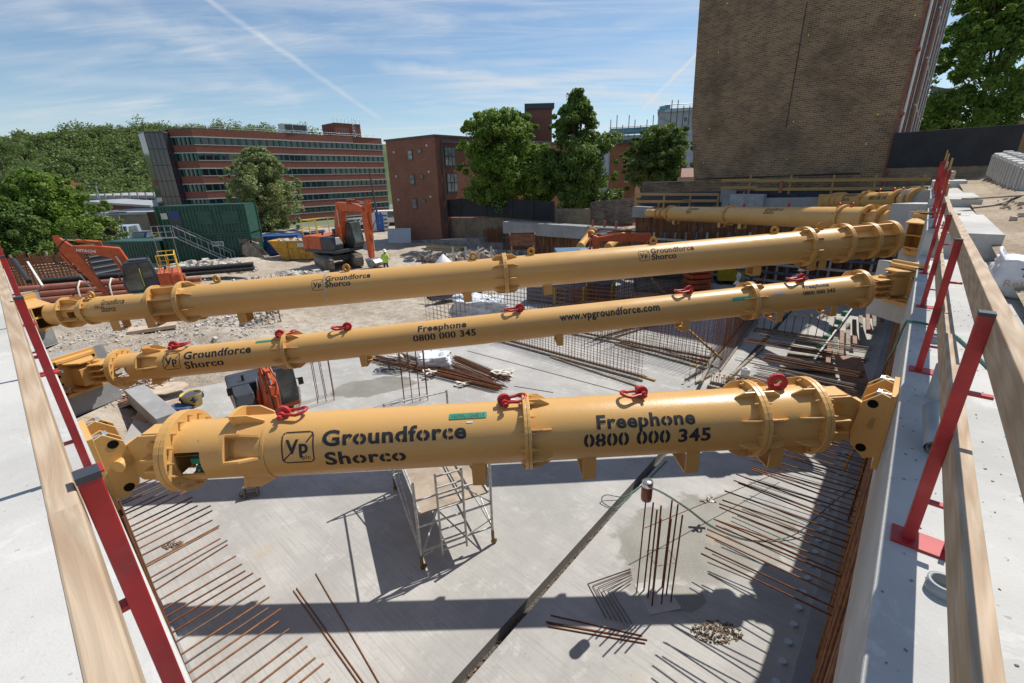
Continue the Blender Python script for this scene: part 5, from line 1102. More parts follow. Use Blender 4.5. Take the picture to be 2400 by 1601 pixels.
pk = gz(1620, 640, DS)
EX4 = excavator('tracked_excavator', 'orange excavator deep in the pit, mostly hidden behind the long strut', Vector((9.6, 27.5, DS)), R(-75), 1.0, ((.5, 1.6), (1.2, 3.15), (4.2, 3.05), (4.7, 3.3), (4.4, 1.2)), rail=False, text=False)
# buckets dumped on the chalk
def loose_bucket(label, p, rot, sc=1.0):
    c = [(0, 0), (.75, .05), (1.05, .35), (1.0, .75), (.65, .95)]; mb = MB()
    for y in (-.65, .62): mb.prism([(a, y, b) for a, b in c], (0, .03, 0))
    for i in range(4): (a, b), (a2, b2) = c[i], c[i+1]; mb.prism([(a, -.65, b), (a2, -.65, b2), (a2, .65, b2), (a, .65, b)], (.0, 0, .035))
    mb.box((.3, 0, .98), (.5, .08, .25)); o = mb.build('digger_bucket', mat('bucket_steel', (.22, .19, .16), .7, .2, var=.35, vs=4), None); o.matrix_world = Matrix.Translation(p) @ (Matrix.Rotation(rot, 3, 'Z') @ Matrix.Scale(sc, 3)).to_4x4(); return tag(o, label, 'bucket')
for a, b, lab, rr, s_ in ((570, 617, 'left one of the dumped digger buckets, by the green containers', 30, 1.6), (630, 612, 'right one of the dumped digger buckets, by the blue container', 200, 1.7)):
    p = gz(a, b, DS); p.z = chalk_z(p.x, p.y); loose_bucket(lab, p, R(rr), s_)
# ---------------------------------------------------------------- people
def person(label, pos, az, h=1.75, pose='stand', top=(.8, .8, .8), vest=(.55, .8, .08), legs=(.05, .06, .09), hat=(.85, .85, .85), skin=(.35, .2, .14), arms=((.12, .05), (.12, .05)), sleeves=None):
    d = Vector((math.sin(az), math.cos(az), 0)); t = empty('person', label, 'person', pos, frame(d) @ Matrix.Scale(h/1.75, 3))
    bend = .0; hz = .92
    if pose == 'crouch': hz = .55; bend = .25
    k = Vector((bend, 0, 0)); V = {'pel': (0, 0, hz), 'wai': (.02+bend*.4, 0, hz+.2), 'che': (.02+bend*.8, 0, hz+.42), 'nec': (.02+bend, 0, hz+.56), 'hd': (.05+bend*1.1, 0, hz+.64), 'top': (.05+bend*1.1, 0, hz+.80)}
    E = [('pel', 'wai'), ('wai', 'che'), ('che', 'nec'), ('nec', 'hd'), ('hd', 'top')]; RAD = {'pel': .15, 'wai': .14, 'che': .165, 'nec': .06, 'hd': .085, 'top': .08}
    for s_, n_ in ((1, 'l'), (-1, 'r')):
        a, b = arms[0 if s_ > 0 else 1]
        V['sh'+n_] = (bend*.9, s_*.19, hz+.49); V['el'+n_] = (bend+a*.4-.05, s_*(.27+b), hz+.22); V['wr'+n_] = (bend+.05+a*1.6, s_*(.24-b*.3), hz+.04+a*.9); V['fi'+n_] = (bend+.10+a*2, s_*(.22-b*.5), hz-.05+a*.9)
        RAD.update({'sh'+n_: .075, 'el'+n_: .05, 'wr'+n_: .036, 'fi'+n_: .026}); E += [('che', 'sh'+n_), ('sh'+n_, 'el'+n_), ('el'+n_, 'wr'+n_), ('wr'+n_, 'fi'+n_)]
        kx = .35 if pose == 'crouch' else .03
        V['hi'+n_] = (0, s_*.09, hz-.06); V['kn'+n_] = (kx, s_*.13, .48 if pose != 'crouch' else .42); V['an'+n_] = (-.03, s_*.14, .09); V['to'+n_] = (.16, s_*.16, .04)
        RAD.update({'hi'+n_: .105, 'kn'+n_: .072, 'an'+n_: .05, 'to'+n_: .04}); E += [('pel', 'hi'+n_), ('hi'+n_, 'kn'+n_), ('kn'+n_, 'an'+n_), ('an'+n_, 'to'+n_)]
    nm = list(V); me = bpy.data.meshes.new('body'); me.from_pydata([V[n] for n in nm], [(nm.index(a), nm.index(b)) for a, b in E], []); o = bpy.data.objects.new('body', me); COL.objects.link(o); o.parent = t
    sk = o.modifiers.new('skin', 'SKIN')
    for i, n in enumerate(nm): me.skin_vertices[0].data[i].radius = (RAD[n],)*2; me.skin_vertices[0].data[i].use_root = (n == 'pel')
    ss = o.modifiers.new('sub', 'SUBSURF'); ss.levels = ss.render_levels = 1
    key = 'worker_%d' % (len([m for m in MATS if m.startswith('worker_')]))
    sl = sleeves or top
    def fn(tt, b, co, c):
        sp = tt.n.new('ShaderNodeSeparateXYZ'); tt.l.new(co, sp.inputs[0]); z = sp.outputs[2]; y = tt.math('ABSOLUTE', sp.outputs[1])
        c2 = tt.mix(tt.math('GREATER_THAN', z, hz-.02), legs, top); c2 = tt.mix(tt.math('MULTIPLY', tt.math('GREATER_THAN', y, .2), tt.math('GREATER_THAN', z, hz-.15)), c2, sl); c2 = tt.mix(tt.math('MULTIPLY', tt.math('GREATER_THAN', y, .17), tt.math('LESS_THAN', z, hz+.27)), c2, tt.mix(tt.math('GREATER_THAN', z, hz-.2), legs, skin)); c2 = tt.mix(tt.math('GREATER_THAN', z, hz+.56), c2, skin); c2 = tt.mix(tt.math('LESS_THAN', z, .12), c2, (.03, .025, .02)); tt.put(c2, b.inputs['Base Color'])
    me.materials.append(mat(key, top, .8, fn=fn))
    if vest:
        mb = MB(); n = 20; vs = []
        for z, rx, ry, fx in ((hz-.05, .185, .215, 0), (hz+.15, .18, .205, bend*.3), (hz+.33, .195, .23, bend*.6), (hz+.47, .16, .20, bend*.85), (hz+.53, .09, .12, bend)):
            for i in range(n): a = 2*math.pi*i/n; vs.append((.01+fx+rx*math.cos(a), ry*math.sin(a), z))
        mb.add(vs, [(j*n+i, j*n+(i+1) % n, (j+1)*n+(i+1) % n, (j+1)*n+i) for j in range(4) for i in range(n) if not (i in (0, 19) and sleeves)], True)
        def vf(tt, b, co, c):
            sp = tt.n.new('ShaderNodeSeparateXYZ'); tt.l.new(co, sp.inputs[0]); z = sp.outputs[2]; k = tt.math('ADD', tt.math('LESS_THAN', tt.math('ABSOLUTE', tt.math('SUBTRACT', z, hz+.05)), .025), tt.math('LESS_THAN', tt.math('ABSOLUTE', tt.math('SUBTRACT', z, hz+.18)), .025), True); tt.put(tt.mix(k, c, (.6, .6, .58)), b.inputs['Base Color'])
        mb.build('hi_vis_vest', mat('vest_%d' % len(MATS), vest, .7, fn=vf), t, fix=False)
    hc = Vector(V['top'])
    MB().lathe([(.19, -.03), (.125, -.02), (.125, .03), (.10, .09), (.05, .125), (0, .135)], hc+Vector((0, 0, -.03)), 18).build('hard_hat', mat('hat_%d' % len(MATS), hat, .4), t)
    f = MB(); f.tube(hc+Vector((.085, 0, -.09)), hc+Vector((.11, 0, -.10)), .018, 8)
    for y in (-.035, .035): f.tube(hc+Vector((.075, y, -.065)), hc+Vector((.092, y, -.065)), .013, 8)
    for y in (-.085, .085): f.tube(hc+Vector((.0, y*.98, -.09)), hc+Vector((.02, y*1.1, -.08)), .025, 8)
    f.build('face', mat('face_skin', (.32, .18, .12), .7), t); return t
p = gz(907, 645, DS); p.z = chalk_z(p.x, p.y); person('worker seen from behind in a yellow-green vest, alone on the chalk', p, R(10), 1.85, 'stand', (.5, .75, .08), (.45, .72, .06), arms=((.1, .05), (.14, .03)))
p = gz(1863, 706, DS); person('worker in white T-shirt and open vest, hands on hips', p, R(195), 1.8, 'stand', (.75, .76, .8), (.5, .72, .10), (.08, .08, .1), arms=((.02, .22), (.02, .22)), sleeves=(.7, .72, .76))
p = gz(1754, 690, DS); p.z = DS+.35; person('worker in red sleeves and a yellow vest, looking down beside the yellow generator', p, R(120), 1.75, 'stand', (.45, .03, .05), (.42, .66, .08), arms=((.22, .02), (.22, .02)), sleeves=(.45, .02, .04))
p = gz(1705, 722, DS); person('worker crouching in a pale vest beside the survey instrument', p, R(85), 1.75, 'crouch', (.12, .1, .12), (.45, .62, .2), arms=((.2, .02), (.2, .02)))
si = empty('survey_instrument', 'survey instrument on a yellow tripod beside the crouching worker', 'survey instrument', gz(1722, 712, DS))
for k in range(3): a = R(120*k+20); MB().tube((.55*math.cos(a), .55*math.sin(a), 0), (.08*math.cos(a), .08*math.sin(a), 1.3), .025, 6).build('leg', YELD, si)
MB().box((0, 0, 1.36), (.12, .12, .1)).box((0, -.09, 1.52), (.12, .05, .26)).box((0, .09, 1.52), (.12, .05, .26)).tube((-.12, 0, 1.55), (.12, 0, 1.55), .05, 12).box((0, 0, 1.68), (.1, .2, .05)).build('instrument', WHITE, si, .01)
gn = empty('generator', 'yellow generator with a small white label behind the workers', 'generator', gz(1735, 684, DS)+Vector((.6, 1.6, 0)), frame(Vector((1, -.3, 0))))
MB().prism([(-1.2, 0, .25), (1.2, 0, .25), (1.2, 0, 1.5), (1.0, 0, 1.85), (-.8, 0, 1.9), (-1.2, 0, 1.6)], (0, 1.3, 0)).build('canopy', mat('generator_yellow', (.50, .36, .02), .45, var=.15), gn, .05); MB().box((.0, -.01, 1.2), (.5, .02, .4)).build('label_panel', mat('teal', (.02, .12, .14), .5), gn); MB().box((.06, -.022, 1.2), (.32, .02, .28)).build('white_label', WHITE, gn); MB().tube((-1, .1, .25), (-1, 1.2, .25), .25, 14).tube((1, .1, .25), (1, 1.2, .25), .25, 14).build('wheels', BLACK, gn)
# ---------------------------------------------------------------- containers, skip
def container(label, ctr, d, L, Wd, Hh, m, door=False, panel=False, name='site_container'):
    t = empty(name, label, 'container', ctr, frame(d)); mb = MB(); n = int(L/.28)
    for y, s_ in ((-Wd/2, -1), (Wd/2, 1)):
        pts = []
        for i in range(n):
            x = -L/2+L*i/n; q = L/n; pts += [(x, y), (x+q*.5, y), (x+q*.62, y-s_*.05), (x+q*.88, y-s_*.05)]
        pts.append((L/2, y)); mb.add([(a, b, .12) for a, b in pts]+[(a, b, Hh-.1) for a, b in pts], [(i, i+1, len(pts)+i+1, len(pts)+i) for i in range(len(pts)-1)])
    mb.box((-L/2+.03, 0, Hh/2), (.06, Wd, Hh-.1)).box((L/2-.03, 0, Hh/2), (.06, Wd, Hh-.1)).box((0, 0, Hh-.06), (L, Wd, .06)); mb.build('shell', m, t)
    fr = MB()
    for x in (-L/2, L/2):
        for y in (-Wd/2, Wd/2): fr.box((x, y, Hh/2), (.14, .14, Hh))
    for y in (-Wd/2, Wd/2): fr.box((0, y, .07), (L, .12, .14)).box((0, y, Hh-.06), (L, .12, .12))
    fr.build('frame', m, t)
    if door:
        MB().box((-L*.30, -Wd/2-.015, 1.12), (.85, .03, 2.0)).build('doorway', DGREY, t); MB().box((-L*.42, -Wd/2-.03, 1.7), (.5, .02, .5)).build('notice', mat('notice_pale', (.5, .52, .45), .6), t); MB().box((-L*.30, -Wd/2-.035, 1.8), (.7, .02, .55)).build('notice', mat('notice_blue', (.02, .05, .22), .6), t)
        for x in (.02*L, .33*L): MB().box((x, -Wd/2-.03, 1.45), (1.25, .05, 1.15)).build('window_shutter', m, t, .02)
    if panel:
        MB().box((L*.1, -Wd/2-.03, 1.75), (1.0, .03, .42)).build('name_board', mat('board_white', (.55, .57, .57), .6), t); flat_text('PWTS', .85, (L*.1, -Wd/2-.05, 1.64), (1, 0, 0), (0, 0, 1), DGREY, 'lettering', t, .004, .06)
    return t
q = gz(517, 614, DS); q.z = chalk_z(q.x, q.y)-.15
dc = (gz(600, 604, DS)-gz(430, 612, DS)); dc.z = 0; dc.normalize()
container('green site cabin with white name board, bottom of the two stacked', q, dc, 7.2, 2.5, 2.55, GREENC, False, True); container('green site cabin with shuttered windows, top of the two stacked', q+Z*2.58, dc, 7.2, 2.5, 2.55, GREENC, True)
container('low green container left of the stacked cabins, behind the excavator', q-dc*6.1+Vector((-.9, 1.2, -.2)), Vector((dc.x, dc.y-.25, 0)), 5.6, 2.4, 2.35, GREENC)
qb = gz(652, 602, DS); container('bright blue container behind the yellow skip', qb+Vector((0, 1.2, -.1)), Vector((dc.x, dc.y+.05, 0)), 3.6, 2.2, 2.1, BLUEC)
st_ = empty('cabin_stair', 'steel stair and landing up to the upper green cabin', 'stair', q); off = Vector((-dc.y, dc.x, 0))*-1.9
mb = MB(); a = off-dc*2.1+Z*2.55; b = off+dc*2.0+Z*.1
for s_ in (-.35, .35): o_ = Vector((-dc.y, dc.x, 0))*s_; mb.tube(a+o_, b+o_, .045, 6).tube(a+o_+Z*.95, b+o_+Z*.95, .025, 6); [mb.tube(a.lerp(b, k/5)+o_, a.lerp(b, k/5)+o_+Z*.95, .022, 6) for k in range(6)]
mb.build('flight', STEEL, st_); MB().box(a-dc*.8, (1.6, 1.1, .06), frame(dc)).build('landing', STEEL, st_); mb = MB()
for k in range(4): mb.tube(a-dc*(.1+.5*k)-Vector((-dc.y, dc.x, 0))*.5-Z*2.5*(k % 3 == 0), a-dc*(.1+.5*k)-Vector((-dc.y, dc.x, 0))*.5+Z*1.0, .025, 6)
for z in (.5, 1.0): mb.tube(a-Vector((-dc.y, dc.x, 0))*.5+Z*z, a-dc*1.6-Vector((-dc.y, dc.x, 0))*.5+Z*z, .022, 6)
mb.build('landing_rail', STEEL, st_)
p = gz(708, 612, DS); p.z = chalk_z(p.x, p.y); sk = empty('skip', 'battered yellow skip with rubbish heaped inside, behind the right excavator', 'skip', p, frame(Vector((1, -.12, 0))))
SKY_ = mat('skip_yellow', (.52, .27, .02), .55, var=.3, vs=3, dirt=.5, dirtcol=(.25, .12, .05))
prof = [(-2.3, 1.75), (-1.2, .1), (1.5, .1), (2.6, 1.75)]
mb = MB()
for y in (-.95, .92): mb.prism([(a, y, b) for a, b in [(-2.3, 1.75), (-1.2, .1), (1.5, .1), (2.6, 1.75)]], (0, .03, 0))
for i in range(3): (a, b), (a2, b2) = prof[i], prof[i+1]; mb.prism([(a, -.95, b), (a2, -.95, b2), (a2, .95, b2), (a, .95, b)], (0, 0, .04))
for y in (-.98, .98): mb.box((.15, y, 1.72), (4.9, .08, .1)).box((.2, y, 1.05), (3.6, .06, .09)).box((-.6, y, 1.0), (.1, .06, 1.5)).box((1.0, y, 1.0), (.1, .06, 1.5))
mb.build('shell', SKY_, sk); MB().box((.9, -1.02, 1.42), (.9, .02, .36)).build('sign', mat('sign_grey', (.55, .55, .53), .6), sk)
rubble('skip_rubbish', Vector((p.x-.3, p.y, p.z+1.5)), 1.5, .7, 70, .12, .4, mat('rubbish_pale', (.5, .46, .4), .8, var=.4, vs=2), 'pale rubbish heaped in the yellow skip', 'rubbish', .3, kind=None)
rub = lambda n, lab, px, py, rx, ry, k, a, b, hz, cat='rubble': rubble(n, gz(px, py, DS), rx, ry, k, a, b, RUBB, lab, cat, hz, 'stuff', chalk_z)
rub('rubble_heap', 'heap of broken concrete beside the Hitachi excavator and green cabins'.replace('Hitachi ', 'left '), 470, 652, 4.4, 2.2, 900, .06, .32, .25); rub('rubble_heap', 'low heap of broken chalk in front of the right excavator', 700, 665, 3.6, 1.6, 260, .08, .35, .15)
rub('rubble_heap', 'heap of chalk lumps under the long strut near the starter bars', 560, 765, 2.2, 1.2, 340, .05, .22, .2); rub('rubble_heap', 'spill of pale chalk lumps by the octagonal board', 310, 905, 1.4, .8, 420, .03, .13, .12)
for nm_, lab, px, py, w_ in (('chalk_stones', 'scattered stones over the chalk left of the slab', 380, 790, 6), ('chalk_stones', 'scattered stones over the chalk between the machines', 640, 690, 9)): rub(nm_, lab, px, py, w_, w_*.45, 900, .02, .12, 0, 'stones')
# pipes and cages by the left wall
p0 = gz(150, 705, DS)
pd_ = Vector((.93, .36, 0)).normalized()
ps = empty('pipe_stack', 'stack of terracotta pipes strapped together left of the excavator', 'pipes', Vector((-27.5, 27.5, DS+.2)), frame(pd_))
TERR = mat('terracotta_pipe', (.33, .12, .075), .6, var=.2, vs=3)
for k, (y, z) in enumerate(((0, .2), (.42, .2), (.84, .2), (.2, .55), (.62, .55), (.4, .9), (1.25, .2), (1.05, .55))): MB().tube((-3.5+random.uniform(-.5, .3), y, z), (6.2+random.uniform(-.4, .8), y, z), .19, 12).build('pipe', TERR, ps)
for x in (.6, 2.2): MB().path([(x, -.25, .1), (x, -.1, .8), (x, .4, 1.12), (x+.1, 1.0, .9), (x+.2, 1.5, .2)], .05, 6).build('strap', mat('strap_cream', (.62, .58, .5)), ps)
ps2 = empty('pipe_stack', 'bundle of black plastic pipes behind the terracotta ones', 'pipes', Vector((-27.5, 29.2, DS+.2)), frame(pd_))
for k, (y, z) in enumerate(((0, .2), (.3, .2), (.6, .2), (.15, .5), (.45, .5))): MB().tube((-2.5, y, z+.6), (9.5, y, z+.6), .14, 10).build('pipe', BLACK, ps2)
ps3 = empty('pipe_stack', 'jumble of dark pipes and timbers in front of the terracotta stack', 'pipes', Vector((-22.5, 23.8, DS+.2)), frame(pd_))
for k in range(12): MB().tube((random.uniform(-3, -1), random.uniform(-1, 1), .15+.05*k), (random.uniform(2, 5), random.uniform(-1.4, 1), .1+.05*k), random.uniform(.06, .13), 8).build('pipe', random.choice((DGREY, WOODG, BLACK, STEEL)), ps3)
def grid(label, a, b, h, sx, sz, lay, m, r=.03):
    L = (b-a).length; t = empty('reinforcement_cage', label, 'rebar cage', a, frame(b-a))
    for y in lay:
        mb = MB()
        for i in range(int(L/sx)+1): mb.tube((i*sx, y, 0), (i*sx+random.uniform(-.05, .05), y, h+random.uniform(0, .35)), r, 4, caps=False)
        for k in range(int(h/sz)+1): mb.tube((0, y, k*sz), (L, y, k*sz), r, 4, caps=False)
        mb.build('bar_grid', m, t, fix=False)
    return t
grid('long rusty reinforcement cage lining the left side behind the pipes', gz(12, 690, DS), gz(232, 662, DS), 2.3, .2, .2, (0, .5, 1.0), RUST, .035)
grid('grey reinforcement cage with spacers standing at the far left edge', gz(-25, 720, DS), gz(34, 668, DS), 2.2, .22, .25, (0, .5), mat('dusty_bar', (.32, .24, .17), .85), .03)
sa, sb = gz(226, 662, DS), gz(296, 648, DS); sh = empty('shutter_wall', 'dark ribbed shutter wall between the cage and the excavator', 'shutter', sa, frame(sb-sa)); sl = (sb-sa).length
MB().box((sl/2, 0, 1.2), (sl, .12, 2.4)).build('sheet', mat('shutter_black', (.045, .05, .06), .6), sh)
for k in range(6): MB().box((sl/2, -.1, .25+k*.42), (sl, .1, .06)).build('waler', mat('waler_grey', (.17, .19, .21), .6), sh)
ma, mb2 = onaz(8, 618, 40), onaz(292, 590, 43); tag(MB().bar(ma, mb2, .08, .55).build('fence_mesh', mat('mesh_green', (.04, .10, .085), .8, var=.3)), 'strip of dark green fence mesh in front of the left trees', 'fence mesh')
for k in range(7): q_ = ma.lerp(mb2, (k+.5)/7); tag(MB().bar(q_-Z*.3, q_+Z*.7, .16, .1).build('stake', WOODG), 'pale timber stake behind the green fence mesh at the left', 'stake', 'stakes behind the green fence mesh')
rub('rubble_heap', 'rubble bank along the top of the long rusty cage', 60, 640, 4, 1, 10, .1, .2, 0)
tag(MB().tube(gz(90, 715, DS)+Z*1.5, gz(65, 690, DS)+Z*2.4, .14, 10).build('black_pipe', BLACK), 'short black pipe propped at the end of the left beam', 'pipe')
for k, (x_, h_) in enumerate(((.0, 0),)): pass
tag(MB().bar(gz(118, 716, DS)+Z*1.2, gz(95, 690, DS)+Z*2.2, .1, .16).build('white_board', mat('board_cream', (.7, .66, .58), .7)), 'cream board propped at the end of the left beam', 'board')
# ================================================================ FAR SIDE OF THE PIT
def SP(x, y, S): return onplane(x, y, dR*S, dR)
def offs(x, y, S): return SP(x, y, S).dot(nR)
def fwall(name, label, S, x0, y0t, y0b, x1, y1t, y1b, th, m, cat='wall', bevel=.01):
    """slab of wall standing on the plane s = S seen between two columns of the photograph's width"""
    a0, a1, b0, b1 = SP(x0, y0b, S), SP(x0, y0t, S), SP(x1, y1b, S), SP(x1, y1t, S)
    a1.x, a1.y = a0.x, a0.y; b1.x, b1.y = b0.x, b0.y
    o = MB().prism([a0, b0, b1, a1], dR*th).build(name, m, None, bevel); return tag(o, label, cat)
def tall(F0, z0, z1, o0, o1, th, S): return MB().prism([RW(S, o0, z0), RW(S, o1, z0), RW(S, o1, z1), RW(S, o0, z1)], dR*th)
fwall('pile_wall', 'dark stained sheet-pile face along the far right of the pit', SF+.25, 1478, 500, 690, 2110, 480, 650, .4, PILE)
fwall('pile_wall', 'stained pile face under the pale far beam in the middle', SF+.3, 1190, 545, 640, 1478, 552, 660, .4, PILE)
fwall('capping_beam', 'pale concrete beam across the far side, left of the two middle ones', SF-.3, 1179, 519.7, 547, 1371, 531.2, 561, 1.2, CONCG, 'beam')
fwall('capping_beam', 'pale concrete beam across the far side, behind the two raking props', SF+.1, 1371, 531.2, 546, 1473, 536.5, 551, 1.0, CONCG, 'beam')
fwall('concrete_stub', 'short grey concrete stub carrying the left end of the far strut', SF-.5, 1481, 484, 509, 1522, 486, 511, 1.0, CONCG, 'beam')
fwall('concrete_upstand', 'long grey concrete upstand along the far right of the pit', SF-.1, 1690, 466, 487, 2176, 459, 484, .6, CONCG, 'wall')
fwall('concrete_upstand', 'pale concrete box step at the left end of the far upstand', SF-.4, 1708, 455, 486, 1786, 456, 487, .7, mat('pale_upstand', (.36, .37, .38), .9, var=.2), 'wall')
fwall('waterproof_sheet', 'dark blue membrane sheet behind the far timber rails', SF+.7, 1500, 452, 486, 2150, 440, 468, .06, mat('membrane_blue', (.02, .03, .06), .5, var=.3, fn=lambda t, b, co, c: t.l.new(t.bump(t.noise(co, 2.5, 5), .8, .1), b.inputs['Normal'])), 'membrane')
fwall('screen_wall', 'flat grey panel between the two runs of far timber rail', SF+.5, 1686, 438, 474, 1722, 438, 474, .08, CONCG, 'panel')
# timber rails on the far side
def trail_rail(label, S, xs, yt, yb, rails, x0, x1, tilt=0):
    a = SP((x0+x1)/2, (yt+yb)/2, S); t = empty('timber_rail', label, 'guard rail', a)
    for x in xs:
        p, q = SP(x-1.5, yb, S), SP(x, yt-2, S); q.x, q.y = p.x, p.y; MB().bar(p-a, q-a, .1, .06, dR).build('post', WOODY, t)
    for (ya, yc, xa, xc) in rails: MB().bar(SP(xa, ya, S)-dR*.08-a, SP(xc, yc, S)-dR*.08-a, .04, .16).build('rail_board', WOODY, t)
trail_rail('long run of yellow timber rail before the tall gable', SF+.2, (1755, 1849, 1948, 2046, 2158), 412, 455, ((423, 422, 1692, 1778), (440, 439.5, 1690, 1776), (424, 420, 1776, 2182), (444, 441, 1770, 2176)), 1690, 2180)
trail_rail('short run of yellow timber rail above the grey stub', SF-.2, (1489, 1556, 1617, 1682), 455, 487, ((455.5, 455.5, 1490, 1684), (472.5, 472, 1489, 1622), (470.5, 470.5, 1603, 1683)), 1488, 1684)
for k, (x, y, h_) in enumerate(((1829, 448, 24), (1389, 528, 12), (1417, 529, 12), (1444, 531, 12), (1492, 484, 7), (1543, 485, 8), (1591, 486, 6), (1624, 486, 6), (1744, 454, 4), (1965, 455, 5), (2062, 455, 5))):
    a, b = SP(x, y, SF+.1), SP(x, y-h_, SF+.1); b.x, b.y = a.x, a.y; tag(MB().tube(a-Z*.1, b, .09 if h_ > 9 else .07, 10).build('terracotta_duct', TERR), ('tall terracotta duct by the long far rail' if k == 0 else 'short terracotta duct standing in a far beam'), 'duct', None if k == 0 else 'terracotta ducts in the far beams')
mb = MB()
for i in range(34):
    x = 1376+i*2.9; a = SP(x, 536, SF+.15); mb.tube(a, a+Z*random.uniform(.25, .4), .02, 4)
tag(mb.build('projecting_bars', RUST), 'fringe of short bars along the top of the far middle beam', 'bars', kind='stuff')
# walers and struts of shadowed formwork against the far pile wall
fw = empty('wall_formwork', 'steel formwork frames standing against the dark far pile wall', 'formwork', SP(1700, 620, SF-.6))
for k in range(26):
    x = 1484+k*25; p = SP(x, 545 if x < 1760 else 560, SF-.5); q_ = Vector((p.x, p.y, DS)); MB().bar(q_-fw.location, p-fw.location, .12, .12, dR).build('soldier', random.choice((DGREY, STEEL, WOODG)) if k % 3 else mat('slate_steel', (.12, .15, .2), .5), fw)
for k, y in enumerate((556, 572, 590, 606, 622, 640, 660)):
    p, q_ = SP(1484, y, SF-.62), SP(2110, y+6, SF-.62); q_.z = p.z; MB().bar(p-fw.location, q_-fw.location, .1, .14).build('waler', mat('slate_steel2', (.10, .12, .17), .5, var=.3) if k % 2 else STEEL, fw)
# raking props
for k, (x0, y0, x1, y1, lab) in enumerate(((1388, 545, 1360, 578, 'left yellow raking prop under the far middle beam'), (1460, 550, 1425, 580, 'right yellow raking prop under the far middle beam'))):
    a, b = SP(x0, y0, SF-.2), SP(x1, y1, SF-4.5); t = empty('raking_prop', lab, 'prop', a); MB().tube((0, 0, 0), b-a, .27, 20).build('tube', YEL, t); dd = (b-a).normalized(); MB().ring(dd*.1, dd, .0, .42, .1).ring(dd*1.1, dd, .2, .40, .1).build('flange', YEL, t)
    bl = b+dd*1.6; bl.z = b.z-.9; tag(MB().box(bl+Z*.2, (2.6, 1.8, 1.5)).build('shutter_block', mat('blue_shutter', (.08, .16, .28), .6, var=.3) if k == 0 else CONCG), 'blue shuttered base of the left raking prop' if k == 0 else 'grey base of the right raking prop', 'base')
bx = empty('debris_box', 'rusty steel tipping box on legs in front of the far beam', 'box', SP(1225, 600, SF-4))
mb = MB(); mb.box((0, -.7, 1.3), (1.9, .06, .8)).box((0, .7, 1.3), (1.9, .06, .8)).box((-.95, 0, 1.3), (.06, 1.4, .8)).box((.95, 0, 1.3), (.06, 1.4, .8)).box((0, 0, .95), (1.9, 1.4, .06)); mb.build('box', mat('rust_plate', (.20, .09, .05), .85, var=.35, vs=3), bx)
for x in (-.85, .85):
    for y in (-.6, .6): MB().box((x, y, .45), (.12, .12, .95)).build('leg', WOODY, bx)
# black hoarding over the old brick retaining wall
OLD = brickmat('old_stock_brick', (.27, .19, .11), (.17, .12, .075), (.28, .25, .2), stain=.8, weather=(.10, .09, .08))
OLDG = brickmat('weathered_flint_brick', (.20, .16, .12), (.09, .07, .055), (.26, .24, .21), .35, .13, stain=.85, weather=(.06, .05, .045))
SH = 34.0
pts_t = [(945, 498), (985, 496), (1010, 474), (1080, 465), (1140, 464), (1299, 472)]
pts_b = [(945, 545), (985, 544), (1012, 512), (1068, 507), (1140, 508), (1299, 518)]
cloth = mat('black_hoarding_cloth', (.018, .02, .025), .75, var=.35, vs=1.2, fn=lambda t, b, co, c: t.l.new(t.bump(t.noise(t.co(scale=(1, 1, .25)), 2.2, 5), .7, .12), b.inputs['Normal']))
hd = empty('black_hoarding', 'long black cloth hoarding stepping down to the left above the old brick wall', 'hoarding', SP(1100, 500, SH))
for i in range(5):
    a0, a1, b0, b1 = SP(*pts_b[i], SH), SP(*pts_t[i], SH), SP(*pts_b[i+1], SH), SP(*pts_t[i+1], SH); mb = MB(); mb.prism([q_-hd.location for q_ in (a0, b0, b1, a1)], dR*.06); mb.build('cloth_panel', cloth, hd)
for x, y0, y1 in ((1010, 474, 512), (1080, 465, 508), (1140, 464, 508), (1200, 467, 512), (1250, 470, 515), (1299, 471, 520)): MB().tube(SP(x, y1+4, SH)-dR*.08-hd.location, SP(x, y0, SH)-dR*.08-hd.location, .035, 6).build('post', DGREY, hd)
fwall('black_hoarding', 'low black hoarding at street level by the parking signs', SH+14, 838, 515, 540, 950, 500, 545, .1, cloth, 'hoarding')
fwall('brick_wall', 'old stained brick retaining wall below the long black hoarding', SH+.15, 975, 512, 590, 1305, 508, 590, .5, OLD)
fwall('brick_wall', 'patch of yellow stock brick wall under the pointed tree', SH-.2, 1300, 489, 530, 1382, 490, 530, .5, OLD)
fwall('brick_wall', 'rough flint and brick garden wall left of the far rails', SH+.2, 1382, 474, 532, 1500, 462, 520, .5, OLDG)
fwall('brick_wall', 'higher weathered brick wall with capped top beside the gable', SH+.6, 1500, 427, 500, 1632, 424, 500, .4, OLDG)
fwall('ledge', 'bank of rubble and concrete kickers below the old brick wall', SF+1.2, 900, 566, 585, 1180, 558, 600, 1.8, mat('bank_rubble', (.28, .26, .24), .95, var=.4, vs=1.5, bump=.6, bs=4), 'bank')
grid('small rusty cage leaning on the old brick wall', SP(1135, 568, SF-.2), SP(1176, 568, SF-.2), 1.1, .14, .16, (0, .5), RUST, .025)
fb = mat('far_debris', (.36, .30, .25), .9, var=.5, vs=2); p = SP(1130, 590, SF-3)
rubble('debris_bank', Vector((p.x, p.y, DS+.2)), 5.5, 1.6, 420, .1, .5, fb, 'bank of tangled pale debris below the old brick wall', 'debris', .5)
bb = empty('timber_pile', 'pile of yellow beams lying on the chalk below the black hoarding', 'timber', gz(1040, 590, DS), frame(Vector((.85, -.5, 0))))
for k in range(6): MB().box((0, (k % 3)*.35, .2+.2*(k//3)), (4.2, .25, .16)).build('beam', mat('pale_yellow_beam', (.55, .42, .2), .7), bb)
